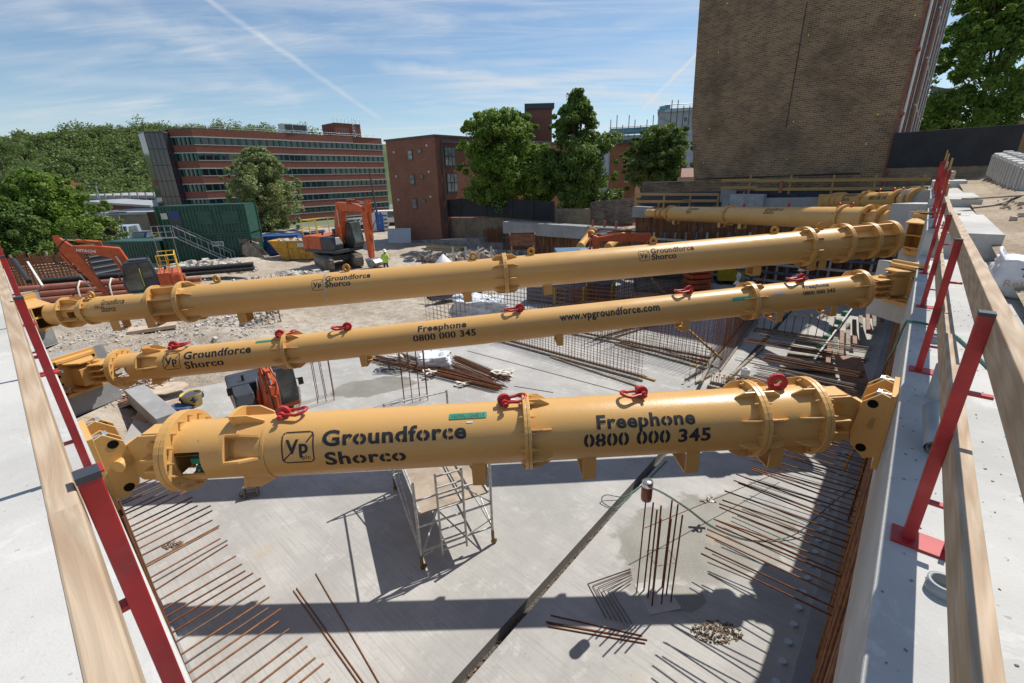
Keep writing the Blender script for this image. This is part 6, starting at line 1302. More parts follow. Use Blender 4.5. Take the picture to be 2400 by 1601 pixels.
for k, lab in enumerate(('grey sheet leaning by the low black hoarding', 'pale white tent of plastic over a pile behind the long strut')):
    if k == 0: tag(MB().box(gz(938, 572, DS)+Z*.9, (2.6, .08, 1.7), Matrix.Rotation(R(-20), 3, 'X')).build('leaning_sheet', STEEL), lab, 'sheet')
    else: tag(MB().lathe([(.9, 0), (.7, .35), (.05, 1.0)], gz(1040, 624, DS), 7).build('white_tent', mat('tent_white', (.72, .74, .78), .6)), lab, 'sheet')
gb = empty('grey_posts', 'row of grey shutter posts standing behind the long strut', 'posts', gz(1100, 632, DS))
for k in range(4): MB().box((k*1.0-1.2, k*-.1, .9), (.14, .14, 1.8)).build('post', STEEL, gb)
MB().box((.5, -.1, .4), (2.2, .1, .5)).build('sheet', DGREY, gb)
# ================================================================ TALL GABLE AND THE STREET ON THE RIGHT
GAB = brickmat('london_stock_brick', (.255, .165, .088), (.125, .083, .048), (.36, .30, .23), .30, .10, stain=.65, weather=(.07, .055, .045), msize=.011)
SG = 33.0
g0, g1 = offs(1625, 425, SG), offs(2076, 391, SG); gx0 = offs(1634, 300, SG)
gab = empty('brick_building', 'tall dark stock-brick end terrace filling the upper right', 'building', RW(SG, g1, -.5))
def gb_(mb, n, m, bevel=0): return pbuild(mb, n, m, gab, bevel)
GL_, GR_ = -12.1, -1.88
gb_(MB().prism([RW(SG, GL_, -2), RW(SG, GR_, -2), RW(SG, GR_, 15.5), RW(SG, GL_, 15.5)], dR*.5), 'gable_wall', GAB)
gb_(MB().prism([RW(SG-.03, GL_-1.1, -1), RW(SG-.03, GL_, -1), RW(SG-.03, GL_, 13), RW(SG-.03, GL_-1.1, 17)], dR*.5) if 0 else MB().prism([RW(SG+.02, GL_-.6, 5), RW(SG+.02, GL_, 1), RW(SG+.02, GL_, 15.5), RW(SG+.02, GL_-1.0, 15.5)], dR*.4), 'raked_edge', GAB)
REDB = brickmat('red_facade_brick', (.25, .085, .05), (.19, .06, .04), (.28, .2, .16), stain=.3)
gb_(MB().prism([RW(SG+.01, GR_, -2), RW(SG+.01, GR_+.12, -2), RW(SG+.01, GR_+.12, 15.5), RW(SG+.01, GR_, 15.5)], dR*16), 'street_front', REDB)
for f in range(5):
    for k in range(5):
        s = SG+1.6+k*3.0; z = 1.6+f*2.9; gb_(MB().box(RW(s, GR_+.14, z+.9), (1.2, .08, 1.8), frame(dR)), 'window', GLASS); gb_(MB().box(RW(s, GR_+.2, z-.06), (1.5, .2, .12), frame(dR)), 'sill', WHITE)
    gb_(MB().box(RW(SG+8, GR_+.2, 1.3+f*2.9), (16, .16, .12), frame(dR)), 'string_course', REDB)
for k in range(7): gb_(MB().tube(RW(SG+.4+k*2.1, GR_+.24, -1), RW(SG+.4+k*2.1, GR_+.24, 15.5), .07, 8), 'downpipe', DGREY if k % 2 else WHITE)
gb_(MB().box(RW(SG+8, GR_+.5, 13.3), (16.2, .9, .5), frame(dR)), 'cornice', DGREY)
for k in range(2): gb_(MB().path([RW(SG-.03, GL_+.2+i*1.0, 1.15+.02*i+.0*i) for i in range(10)], .035, 6), 'cable', BLACK) if k == 0 else None
YT = mat('marker_yellow', (.8, .75, .05), .5)
for x, y in ((1705, 8), (1684, 123), (1895, 83), (2145, 36), (1663, 302), (1860, 285), (2058, 268), (1649, 382), (1844, 373), (2030, 337)):
    p = SP(x, y, SG); gb_(MB().box(p-dR*.02, (.035, .06, .06), frame(dR)), 'survey_target', YT)
gb_(MB().tube(SP(1892, 5, SG)-dR*.03, SP(1842, 300, SG)-dR*.03, .02, 5), 'lightning_cable', BLACK)
scf = empty('facade_scaffold', 'pale scaffold tubes along the street front of the tall terrace', 'scaffold', RW(SG, GR_+.9, 0))
for k in range(8):
    for o_ in (.35, .62): MB().tube(RW(SG+.5+k*2, GR_+o_, 0)-scf.location, RW(SG+.5+k*2, GR_+o_, 11+random.uniform(-1, 3))-scf.location, .045, 6).build('standard', STEEL if k % 2 else mat('scaf_rust', (.25, .12, .08), .7), scf)
for z in (2.5, 4.6, 6.7, 8.8, 10.8): MB().tube(RW(SG+.3, GR_+.62, z)-scf.location, RW(SG+15, GR_+.62, z)-scf.location, .045, 6).build('ledger', STEEL, scf)
fwall('brick_wall', 'low old brick wall under the black hoarding, right of the gable', SG-.2, 2074, 392, 440, 2410, 382, 425, .5, OLD)
fwall('black_hoarding', 'black cloth hoarding sloping up to the right of the gable', SG-.25, 2077, 313, 394, 2374, 292, 386, .07, cloth, 'hoarding')
fwall('brick_wall', 'buff brick pier and wall at the far right behind the hoarding', SG+1.5, 2352, 285, 400, 2480, 300, 400, .5, brickmat('buff_brick', (.33, .2, .11), (.28, .16, .09), (.35, .28, .2)))
fwall('grey_building', 'pale grey rendered building seen past the scaffolded front', SG+26, 2150, 205, 330, 2212, 215, 330, 6, mat('grey_render', (.42, .43, .46), .8, var=.1), 'building')
# interlocking concrete blocks on the bank
ba, bb_ = onaz(2337, 413, 20), onaz(2408, 462, 14.2)
for k in range(7):
    c = ba.lerp(bb_, k/6.0); t = empty('concrete_block', 'pale interlocking concrete block in the row on the right-hand bank', 'block', c, frame(bb_-ba), 'row of concrete blocks')
    MB().prism([(-.5, -.3, 0), (.5, -.3, 0), (.42, -.3, .95), (-.42, -.3, .95)], (0, .8, 0)).build('body', CONC, t, .04); MB().box((-.2, .1, .98), (.2, .3, .1)).box((.2, .1, .98), (.2, .3, .1)).box((-.3, -.32, .45), (.14, .06, .85)).box((.26, -.32, .45), (.14, .06, .85)).build('keys', CONC, t, .02)
for (px, py, L_, lab) in ((2330, 462, 2.6, 'grey plank lying on the sandy ground by the concrete blocks'), (2375, 615, .8, 'pale board lying on the sandy ground by the bulk bag')): tag(MB().box(gz(px, py, .75 if py < 500 else .3), (L_, .18, .04), Matrix.Rotation(R(20), 3, 'Z')).build('loose_plank', WOODG), lab, 'plank')
p = RW(15, 3.0); rubble('ground_stones', Vector((p.x, p.y, 0)), 5, 5, 700, .03, .16, mat('sand_stone', (.45, .37, .28), .95, var=.3), 'stones and clods scattered over the sandy upper ground', 'stones', 0, 'stuff', lambda x, y: upz(Vector((x, y, 0)).dot(dR), Vector((x, y, 0)).dot(nR))+.02 if 1.6 < Vector((x, y, 0)).dot(nR) < 6 else -9)
# ================================================================ BUILDINGS BEYOND
OFB = brickmat('office_red_brick', (.27, .095, .065), (.21, .07, .05), (.25, .13, .1), .45, .15, stain=.15, weather=(.2, .06, .05))
WOFF = 97.0
of0 = onaz(449, 310, WOFF); of0.z = 0; ofd = dR.copy(); nI = -nR      # façade runs along dR, faces the pit (-nI.. towards viewer left)
def OFP(a, b, z): return of0+ofd*a+nI*b+Z*z
# length from the right-hand end
lo, hi = 5, 120
for _ in range(40):
    m_ = (lo+hi)/2
    if proj(OFP(m_, 0, 8))[0] < 905: lo = m_
    else: hi = m_
OL = lo
ofc = empty('office_block', 'long red-brick office block with green window bands and a leaning glass stair tower', 'building', of0+Z*0)
def ob_(mb, n, m, bevel=0, par=None):
    mb.v = [tuple(Vector(v)-ofc.location) for v in mb.v]; o = mb.build(n, m, par or ofc, bevel); return o
zt = onaz(449, 302, WOFF).z
zl = [onaz(449+12*k, yy, WOFF).z for k, yy in enumerate((318.5, 358.5, 395, 430.5, 466, 500))]
FH = (zl[0]-zl[4])/4.0
OSIL = mat('pale_sill', (.45, .45, .42), .7); OGR = mat('window_green', (.03, .11, .09), .5); OGL = mat('office_glass', (.015, .022, .028), .05, spec=1.0, var=.5, vs=.25)
for a_, b_, o_ in ((.3, OL*.415, .35), (OL*.415, OL*.8, 1.05), (OL*.8, OL, 1.75)): ob_(MB().prism([OFP(a_, o_, -14), OFP(b_, o_, -14), OFP(b_, o_, zt-.3), OFP(a_, o_, zt-.3)], nI*12), 'core', OGL)
NF = 8
for f in range(NF+1):
    z1 = zl[0]+1.72-f*FH if f else zt; z0 = zl[0]-f*FH
    if f == 0: z0 = zl[0]
    zz0 = zl[0]-f*FH; zz1 = zz0+FH*.46 if f else zt
    lim = OL if f < 3 else OL+2.2*(1 if f < 8 else 0)
    steps = [(0, OL*.415, 0), (OL*.415, OL*.80, .7), (OL*.80, OL, 1.4)]
    for a, b, o_ in steps:
        ob_(MB().prism([OFP(a, o_, zz0), OFP(b, o_, zz0), OFP(b, o_, zz1), OFP(a, o_, zz1)], nI*.5), 'brick_band', OFB)
        ob_(MB().prism([OFP(a, o_-.08, zz0-.22), OFP(b, o_-.08, zz0-.22), OFP(b, o_-.08, zz0), OFP(a, o_-.08, zz0)], nI*.3), 'sill', OSIL)
        if f: ob_(MB().prism([OFP(a, o_-.05, zz1), OFP(b, o_-.05, zz1), OFP(b, o_-.05, zz1+.12), OFP(a, o_-.05, zz1+.12)], nI*.3), 'sill', OSIL)
        if f < NF:
            zb0, zb1 = zl[0]-(f+1)*FH+FH*.46+.1, zz0-.2; mb = MB(); n = int((b-a)/1.45)
            for k in range(n+1): x = a+(b-a)*k/n; wd = .28 if k % 3 else .62; mb.box(OFP(x, o_+.22, (zb0+zb1)/2), (wd, .12, zb1-zb0), frame(dR))
            ob_(mb, 'window_mullions', OGR)['kind'] = 'stuff'
    # chamfered end towards the left
    ce = OFP(-3.2, 3.2, 0)-OFP(0, 0, 0)
    ob_(MB().prism([OFP(0, 0, zz0), OFP(-3.2, 3.4, zz0), OFP(-3.2, 3.4, zz1), OFP(0, 0, zz1)], nI*.6), 'brick_band', OFB); ob_(MB().prism([OFP(-.05, -.06, zz0-.22), OFP(-3.3, 3.36, zz0-.22), OFP(-3.3, 3.36, zz0), OFP(-.05, -.06, zz0)], nI*.4), 'sill', OSIL)
    if f < NF:
        zb0, zb1 = zl[0]-(f+1)*FH+FH*.46, zz0-.2; mb = MB()
        for k in range(6): mb.box(OFP(-3.1*k/5, .35+3.2*k/5, (zb0+zb1)/2), (.25, .25, zb1-zb0))
        ob_(mb, 'window_mullions', OGR)['kind'] = 'stuff'
ob_(MB().prism([OFP(-3.0, 3.5, -14), OFP(.2, .45, -14), OFP(.2, .45, zt-.4), OFP(-3.0, 3.5, zt-.4)], nI*9), 'core', OGL)
ob_(MB().prism([OFP(-3.2, 3.4, zt), OFP(0, 0, zt), OFP(OL, 1.4, zt), OFP(OL, 15, zt), OFP(-3.2, 15, zt)], Z*.12), 'roof', DGREY)
mb = MB()
for k in range(24): mb.tube(OFP(-2+k*OL/23, 2.6, zt), OFP(-2+k*OL/23, 2.6, zt+1.0), .04, 5)
mb.tube(OFP(-2, 2.6, zt+1), OFP(OL-2, 2.6, zt+1), .04, 5).tube(OFP(-2, 2.6, zt+.55), OFP(OL-2, 2.6, zt+.55), .03, 5); ob_(mb, 'roof_rail', STEEL)['kind'] = 'stuff'
def rx(px):   # distance along the façade seen at image column px, just above the roof
    lo, hi = -10, OL+20
    for _ in range(40):
        m_ = (lo+hi)/2
        if proj(OFP(m_, 4, zt))[0] < px: lo = m_
        else: hi = m_
    return lo
a, b, b2 = rx(742), rx(788), rx(848)
ob_(MB().prism([OFP(b, 4, zt), OFP(b2, 4, zt), OFP(b2, 11, zt), OFP(b, 11, zt)], Z*3.6), 'plant_room', OFB); ob_(MB().prism([OFP(b-.05, 3.9, zt+3.6), OFP(b2+.05, 3.9, zt+3.6), OFP(b2, 11, zt+3.6), OFP(b, 11, zt+3.6)], Z*.15), 'plant_roof', DGREY)
mb = MB()
for k in range(8): mb.tube(OFP(b+(b2-b)*k/7, 4.3, zt+3.7), OFP(b+(b2-b)*k/7, 4.3, zt+4.9), .04, 5)
mb.tube(OFP(b, 4.3, zt+4.9), OFP(b2, 4.3, zt+4.9), .04, 5).tube(OFP(b, 4.3, zt+4.3), OFP(b2, 4.3, zt+4.3), .03, 5)
for k in range(14): mb.tube(OFP(b2-2.6, 3.85, zt+.4+k*.35), OFP(b2-1.9, 3.85, zt+.4+k*.35), .03, 5)
for x in (-2.6, -1.9): mb.tube(OFP(b2+x, 3.85, zt+.2), OFP(b2+x, 3.85, zt+5.2), .04, 5)
ob_(mb, 'roof_ladder', STEEL)['kind'] = 'stuff'
for px in (806, 832): ob_(MB().box(OFP(rx(px), 3.95, zt+1.2), (1.4, .12, 1.6), frame(dR)), 'window', OGL)
for px, w_ in ((676, 2.6), (702, 4.8)): ob_(MB().box(OFP(rx(px), 5, zt+1.6), (w_, 2.4, 2.2), frame(dR)), 'chiller', STEEL, .05); ob_(MB().box(OFP(rx(px)+.3, 3.75, zt+1.7), (w_*.7, .1, 1.5), frame(dR)), 'chiller_grille', DGREY)
# glass stair tower on the left end
def GT(px, py, w=WOFF+1.5): return onaz(px, py, w)
SMK = mat('smoked_glass', (.025, .03, .04), .08, spec=.9)
tw = [OFP(-7.6, 4.0, 0), OFP(-4.6, 2.4, 0), OFP(-3.0, 3.9, 0), OFP(-3.0, 9, 0), OFP(-7.6, 9, 0)]
ob_(MB().prism([Vector((q_.x, q_.y, -14)) for q_ in tw], Z*(zt+13.2)), 'glass_tower', SMK); mb = MB()
for (p_, q_) in ((tw[0], tw[1]), (tw[1], tw[2])):
    for k in range(5): e = p_.lerp(q_, k/4); mb.tube((e.x, e.y, -14), (e.x, e.y, zt-.8), .07, 5)
    for f in range(9): z = zt-.8-f*FH; mb.tube((p_.x, p_.y, z), (q_.x, q_.y, z), .07, 5)
ob_(mb, 'tower_frame', mat('frame_maroon', (.09, .03, .04), .5))['kind'] = 'stuff'
ob_(MB().prism([Vector((q_.x, q_.y, zt-.8)) for q_ in (tw[0], tw[1], tw[2])]+[Vector((tw[3].x, tw[3].y, zt-.6)), Vector((tw[4].x, tw[4].y, zt-.6))], Z*.25), 'tower_roof', mat('tower_roof_grey', (.13, .12, .15), .4))
# flats
FLB = brickmat('flats_red_brick', (.25, .105, .07), (.19, .078, .052), (.25, .17, .13), .28, .1, stain=.35, weather=(.16, .055, .035))
fc = onaz(1024, 400, 47); fc.z = 0
fl_l = onaz(911, 400, 51.5); fl_l.z = 0; fdl = (fl_l-fc); fll = fdl.length; fdl.normalize(); fdr = dR.copy(); fnl = Vector((fdl.y, -fdl.x, 0)); fnl = fnl if fnl.dot(CAM-fc) > 0 else -fnl; fnr = nR
def zat(px, py, p): d = ray(px, py); return H+d.z*math.hypot(p.x, p.y)/math.hypot(d.x, d.y)
fzt = zat(1024, 319.5, fc)
fla = empty('block_of_flats', 'plain red-brick flats with small grey windows behind the black hoarding', 'building', fc)
def fb_(mb, n, m, bevel=0, par=None): mb.v = [tuple(Vector(v)-fla.location) for v in mb.v]; return mb.build(n, m, par or fla, bevel)
bk_ = -fnl*9
q1, q2 = fc+fdl*fll, fc+fdr*26
fb_(MB().prism([Vector((v.x, v.y, -9)) for v in (fc, fc+fdl*fll, fc+fdl*fll+fdr*26, fc+fdr*26)], Z*(fzt+9)), 'wall', FLB)
fb_(MB().prism([Vector((v.x, v.y, fzt)) for v in (fc-fdl*.15-fdr*.15, fc+fdl*(fll+.15)-fdr*.15, fc+fdl*fll+fdr*26, fc+fdr*26)], Z*.18), 'roof', DGREY)
UPV = mat('grey_upvc', (.06, .065, .075), .4)
def onf(px, py, nrm, p0): return onplane(px, py, p0, nrm)
def win(px, py, wpx, hpx, nrm, dirv, panes=1):
    c = onf(px, py, nrm, fc); s_ = (c-CAM).dot(_f)/FPX; w_, h_ = wpx*s_*1.02, hpx*s_; M_ = frame(dirv)
    o = fb_(MB().box(c+nrm*.03, (w_, .1, h_), M_), 'window', UPV); n = panes
    for k in range(n):
        cc = c+nrm*.07+dirv.normalized()*(w_*((k+.5)/n-.5)); ww_ = w_/n-.12
        for zz, hh in ((.27, .42), (-.2, .46)): fb_(MB().box(cc+Z*h_*zz*.95, (ww_, .06, h_*hh-.08), M_), 'pane', mat('net_curtain_glass', (.22, .24, .25), .12, spec=.8, var=.4, vs=2), 0, o)
    return o
for x, y in ((962.5, 364), (967.5, 422), (973, 478)): win(x, y, 15, 23, fnl, fdl)
for x, y in ((984.5, 354.5), (989.5, 414), (994.5, 471.5)): win(x, y, 12.5, 8.5, fnl, fdl)
for x, y in ((1054, 368.5), (1059.5, 430)): win(x, y, 32, 45, fnr, fdr, 3)
for x, y in ((924, 357), (1001, 341), (929.5, 413.5), (1006, 402.5), (935, 468), (1010, 461)): c = onf(x, y, fnl, fc); fb_(MB().box(c+fnl*.05, (.25, .1, .22), frame(fdl)), 'vent', mat('vent_grey', (.5, .45, .43), .6))
c1_, c2_ = onf(1033, 332, fnr, fc), onf(1042, 480, fnr, fc); c2_.x, c2_.y = c1_.x, c1_.y; fb_(MB().tube(c1_+fnr*.12, Vector((c1_.x, c1_.y, -8))+fnr*.12, .09, 8).box(c1_+fnr*.15+fdr*2.2, (4.6, .2, .2), frame(fdr)), 'downpipe', UPV)
# stair towers of the flats behind the trees
for (x0, x1, yt, wd, lab) in ((1190, 1240, 280, 62, 'lower wing of the red-brick flats seen over the two middle trees'), (1234, 1294, 256, 66, 'tall red-brick stair tower above the middle trees'), (1380, 1400, 270, 70, 'x')):
    if lab == 'x': continue
    a, b = onaz(x0, yt, wd), onaz(x1, yt-1, wd); t = empty('brick_tower', lab, 'building', Vector((a.x, a.y, 0))); ex = (b-a); ex.z = 0
    MB().prism([(0, 0, -8), tuple(ex-Z*8), tuple(ex*.95+Vector((-ex.y, ex.x, 0)).normalized()*8-Z*8), tuple(Vector((-ex.y, ex.x, 0)).normalized()*8-Z*8)], Z*(a.z+8)).build('wall', FLB, t); MB().prism([(-.3, -.3, a.z), tuple(ex*1.08+Z*a.z-Vector((0, .3, 0))), tuple(ex*1.05+Vector((-ex.y, ex.x, 0)).normalized()*8.3+Z*a.z), tuple(Vector((-ex.y, ex.x, 0)).normalized()*8.3+Z*a.z)], Z*.7).build('roof', DGREY, t)
# lower brick houses and scaffolded white block
def block(label, x0, x1, yt, yb, w0, w1, m, roof=None, wins=(), name='building', depth=9, z0=-8):
    a, b = onaz(x0, yt, w0), onaz(x1, yt, w1); zt_ = a.z; a.z = b.z = 0; t = empty(name, label, 'building', a); ex = b-a; ny = Vector((-ex.y, ex.x, 0)).normalized()*depth; n_ = -ny.normalized()
    MB().prism([(0, 0, z0), tuple(ex+Z*z0), tuple(ex+ny+Z*z0), tuple(ny+Z*z0)], Z*(zt_-z0)).build('wall', m, t)
    if roof: MB().prism([tuple(-ex.normalized()*.4+n_*.4+Z*zt_), tuple(ex*1.0+ex.normalized()*.4+n_*.4+Z*zt_), tuple(ex+ny+Z*zt_), tuple(ny+Z*zt_)], Z*.5).build('roof', roof, t)
    for (px, py, wp, hp) in wins:
        c = onplane(px, py, a, n_); s_ = (c-CAM).dot(_f)/FPX; o = MB().box(c-a+n_*.04, (wp*s_, .12, hp*s_), frame(ex)).build('window', WHITE, t); MB().box(c-a+n_*.11, (wp*s_*.8, .06, hp*s_*.84), frame(ex)).build('pane', OGL, o)
    return t
WR = mat('white_render', (.40, .43, .48), .8, var=.12, vs=1)
block('brick house with orange-brown walls between the pointed tree and the round tree', 1430, 1495, 340, 460, 60, 58, brickmat('orange_brick', (.33, .14, .06), (.27, .10, .05), (.3, .2, .14), stain=.3), DGREY, ((1468, 420, 8, 14),))
block('long white rendered block with blue netting along its scaffold', 1428, 1560, 318, 360, 92, 92, WR, None, ((1443, 334, 10, 12), (1457, 333, 10, 12), (1488, 330, 10, 14), (1530, 326, 9, 12)), depth=12)
block('taller white rendered block under scaffold beside the gable', 1546, 1660, 264, 380, 84, 82, WR, mat('parapet', (.5, .52, .54), .7), ((1606, 280, 9, 12), (1628, 278, 10, 14), (1605, 300, 9, 12), (1628, 299, 9, 12)), depth=10)
sc2 = empty('roof_scaffold', 'scaffold poles with blue netting along the roof of the white blocks', 'scaffold', onaz(1500, 320, 90))
for k in range(16):
    x = 1430+k*14; w_ = 91 if x < 1560 else 82; yb_ = 322 if x < 1560 else 300; yt_ = yb_-random.choice((28, 40, 62, 50)); a, b = onaz(x, yb_, w_), onaz(x+1, yt_, w_); b.x, b.y = a.x, a.y; MB().tube(a-sc2.location, b-sc2.location, .08, 5).build('standard', DGREY, sc2)
for y0, y1, x0, x1, w_ in ((300, 292, 1428, 1560, 90.5), (311, 304, 1428, 1560, 90.5), (246, 241, 1560, 1650, 81.5), (256, 252, 1560, 1650, 81.5), (275, 290, 1545, 1580, 84)): MB().tube(onaz(x0, y0, w_)-sc2.location, onaz(x1, y1, w_)-sc2.location, .07, 5).build('ledger', STEEL, sc2)
NETB = mat('blue_netting', (.16, .33, .42), .8, var=.3)
for x0, x1, ya, yb_, w_ in ((1430, 1540, 302, 316, 90.3), (1546, 1572, 250, 262, 83)): a, b = onaz(x0, ya, w_), onaz(x1, ya-6, w_); dz = (yb_-ya)/FPX*w_; MB().prism([a-sc2.location, b-sc2.location, b-sc2.location-Z*dz, a-sc2.location-Z*dz], (0, .1, 0)).build('netting', NETB, sc2)
MB().prism([onaz(1562, 243, 81.2)-sc2.location, onaz(1652, 238, 81.2)-sc2.location, onaz(1652, 251, 81.2)-sc2.location, onaz(1562, 257, 81.2)-sc2.location], (0, .06, 0)).build('mesh_guard', mat('mesh_grey', (.22, .27, .33), .8), sc2) if 0 else None
# little tiled shed by the gable, signs, van, low town on the left
t = empty('tiled_shed', 'small shed with red tiled roof tucked beside the gable', 'shed', onaz(1612, 420, 44)); MB().box((0, 0, -.6), (1.6, 1.2, 1.6)).build('wall', mat('shed_cream', (.4, .33, .25), .8), t); MB().prism([(-1, -.8, .2), (1, -.8, .2), (.7, 0, 1.0), (-.7, 0, 1.0)], (0, .4, 0)).build('roof', TERR, t)
sg = empty('street_sign', 'white and blue parking sign panels on a dark pole by the low hoarding', 'sign', onaz(890, 520, 62)); MB().tube((0, 0, -3), (-.55, 0, 6.6), .13, 8).build('pole', mat('pole_brown', (.10, .08, .07), .8), sg)
for x, m_, z in ((-.7, mat('sign_white', (.6, .64, .68), .5), 0), (-.25, mat('sign_blue', (.03, .12, .40), .5), .1), (.75, mat('sign_white', (.6, .64, .68), .5), .1), (.3, mat('sign_blue', (.03, .12, .40), .5), -.2)): MB().box((x, -.1 if m_ is not MATS['sign_white'] else -.06, z), (.5 if m_ is not MATS['sign_white'] else .8, .05, 2.4)).build('panel', m_, sg)
for k in range(4): MB().box((.85, -.14, .8-.5*k), (.5, .03, .16)).build('sign_line', DGREY, sg)
def car(label, p, d, L, Wd, Hh, m, van=False, name='parked_car'):
    t = empty(name, label, 'van' if van else 'car', p, frame(d)); pr = [(-L/2, .3), (L/2, .3), (L/2, .75), (L*.30, .95), (L*.18, Hh), (-L*.46, Hh), (-L/2, Hh*.6)] if van else [(-L/2, .3), (L/2, .3), (L/2, .7), (L*.25, .9), (L*.08, Hh), (-L*.3, Hh), (-L*.45, .95), (-L/2, .9)]
    MB().prism([(a, -Wd/2, b) for a, b in pr], (0, Wd, 0)).build('body', m, t, .08)
    for y in (-Wd/2-.01, Wd/2+.01): MB().prism([(a, y, b) for a, b in ((L*.24, .95), (L*.10, Hh-.12), (-L*.28, Hh-.12), (-L*.36, .98))], (0, .02, 0)).build('window', GLASS, t)
    MB().prism([(L*.31, -Wd*.42, 1.0), (L*.31, Wd*.42, 1.0), (L*.20, Wd*.4, Hh-.1), (L*.20, -Wd*.4, Hh-.1)], (.03, 0, .02)).build('windscreen', GLASS, t)
    for x in (-L*.3, L*.3):
        for y in (-Wd/2+.05, Wd/2-.05): MB().tube((x, y-.1, .32), (x, y+.1, .32), .32, 16).build('wheel', BLACK, t)
    for y in (-Wd*.35, Wd*.35): MB().box((L/2, y, .65), (.04, .3, .16)).build('headlight', WHITE, t)
    return t
car('white van parked beyond the parking signs', onaz(915, 508, 64)-Z*1.0, Vector((1, .2, 0)), 4.6, 1.9, 1.9, WHITE, True, 'parked_van'); car('white car roof showing over the low hoarding', onaz(873, 518, 63)-Z*1.0, Vector((1, .1, 0)), 4.2, 1.8, 1.5, WHITE)
LT = [(300, 560, 70), (338, 563, 68)]
o_ = onaz(301, 575, 68); t = car('pale grey van on the road behind the left lamp posts', Vector((o_.x, o_.y, o_.z)), Vector((.2, -1, 0)), 5.2, 2.1, 2.9, mat('van_grey', (.32, .38, .45), .4), True, 'parked_van')
o_ = onaz(340, 571, 66); car('dark blue car on the road beside the grey van', o_, Vector((.15, -1, 0)), 4.2, 1.9, 1.7, mat('car_navy', (.02, .035, .09), .3))
MB_ = MB(); a = onaz(260, 590, 62); tag(MB_.prism([onaz(285, 600, 60), onaz(420, 600, 60), onaz(370, 540, 80), onaz(290, 540, 80)], Z*-.3).build('road', mat('road_asphalt', (.16, .16, .16), .9, var=.2)), kind='structure')
for k, (x0, y0, x1, y1, w_, lab) in enumerate(((266, 566, 223, 434, 60, 'tall grey street lamp, left of two behind the excavator'), (300, 578, 279, 498, 56, 'shorter grey street lamp, right of two behind the excavator'))):
    a, b = onaz(x0, y0, w_), onaz(x1, y1, w_); b.x, b.y = a.x, a.y; t = empty('street_lamp', lab, 'street lamp', a); MB().tube((0, 0, -1), b-a, .12, 8, .07).build('pole', STEEL, t); MB().box(b-a+Vector((-.4, 0, .05)), (1.1, .3, .14)).build('lamp_head', DGREY, t, .03)
    if k: MB().box(b-a+Vector((.5, 0, .05)), (1.1, .3, .14)).build('lamp_head', DGREY, t, .03)
def lowbuild(label, x0, x1, yt, yb, w_, m, d=14, roof=None, skew=0):
    a, b = onaz(x0, yt, w_), onaz(x1, yt+skew, w_); t = empty('low_building', label, 'building', a); ex = b-a; z0 = onaz(x0, yb, w_).z-a.z
    MB().prism([(0, 0, z0), (ex.x, ex.y, z0), (ex.x, ex.y, ex.z), (0, 0, 0)], (0, d, 0)).build('wall', m, t)
    if roof: MB().prism([(-.5, -.5, .02), (ex.x+.5, ex.y-.5, ex.z+.02), (ex.x+.5, ex.y-.5, ex.z+.5), (-.5, -.5, .5)], (0, d+1, 0)).build('roof', roof, t)
    return t
RSH = mat('red_shed', (.19, .05, .04), .7, var=.2, vs=.5); GRF = mat('grey_roof', (.33, .34, .35), .6, var=.2, vs=.4)
cpk = lowbuild('grey multi-storey car park deck in front of the wooded hill', 150, 402, 458, 470, 150, mat('deck_concrete', (.33, .33, .33), .9), 30)
for k in range(2):
    for j in range(14): MB().box((j*2.7+.5, -.3, -1.0-3.2*k), (.4, .6, 2.6)).build('column', mat('deck_concrete', (.33, .33, .33), .9), cpk)
    MB().box((18, 0, -2.6-3.2*k), (36, 1, .9)).build('parapet', mat('deck_concrete', (.33, .33, .33), .9), cpk)
lowbuild('long red shed with pale sloping roof left of the office block', 202, 352, 476, 500, 110, RSH, 12, GRF, 10); lowbuild('low buff and grey warehouse behind the street lamps', 202, 420, 505, 545, 92, mat('ware_buff', (.25, .2, .15), .8, var=.3, vs=.3), 14, GRF, -4); lowbuild('pale plant box on the roofs beside the glass tower', 356, 405, 470, 486, 104, mat('plant_box', (.36, .42, .46), .5), 6)
lowbuild('white steel gantry frame and ducts beside the green cabins', 382, 415, 492, 520, 84, mat('duct_white', (.5, .52, .53), .6), 3); lowbuild('red brick stub wall among the left trees', 128, 148, 424, 440, 120, OFB, 5); lowbuild('dark brick pier of the site entrance', 343, 376, 497, 560, 58, brickmat('dark_pier', (.10, .06, .035), (.07, .045, .03), (.1, .08, .06)), 1.2)
fwall('green_hoarding', 'long dark green hoarding behind the low green container', SH+20, 335, 562, 600, 430, 552, 600, .1, mat('hoarding_green', (.008, .04, .03), .5), 'hoarding')
tag(MB().prism([onaz(600, 553, 58), onaz(760, 538, 58), onaz(760, 570, 58), onaz(600, 580, 58)], (0, .3, 0)).build('site_wall', CONCG), 'grey site boundary wall with stored sheets behind the blue container', 'wall')
for k in range(9): a = onaz(640+k*13+random.uniform(-6, 6), 548-random.uniform(0, 8), 57); tag(MB().box(a, (random.uniform(2, 4), .9, .08), Matrix.Rotation(R(random.uniform(-8, 8)), 3, 'Y') @ Matrix.Rotation(R(random.uniform(-20, 20)), 3, 'Z')).build('stored_sheet', random.choice((STEEL, DGREY, mat('sheet_blue', (.08, .1, .2), .5), WHITE))), 'thin sheet lying in the jumble on top of the boundary wall', 'sheet', 'sheets stored behind the blue container')
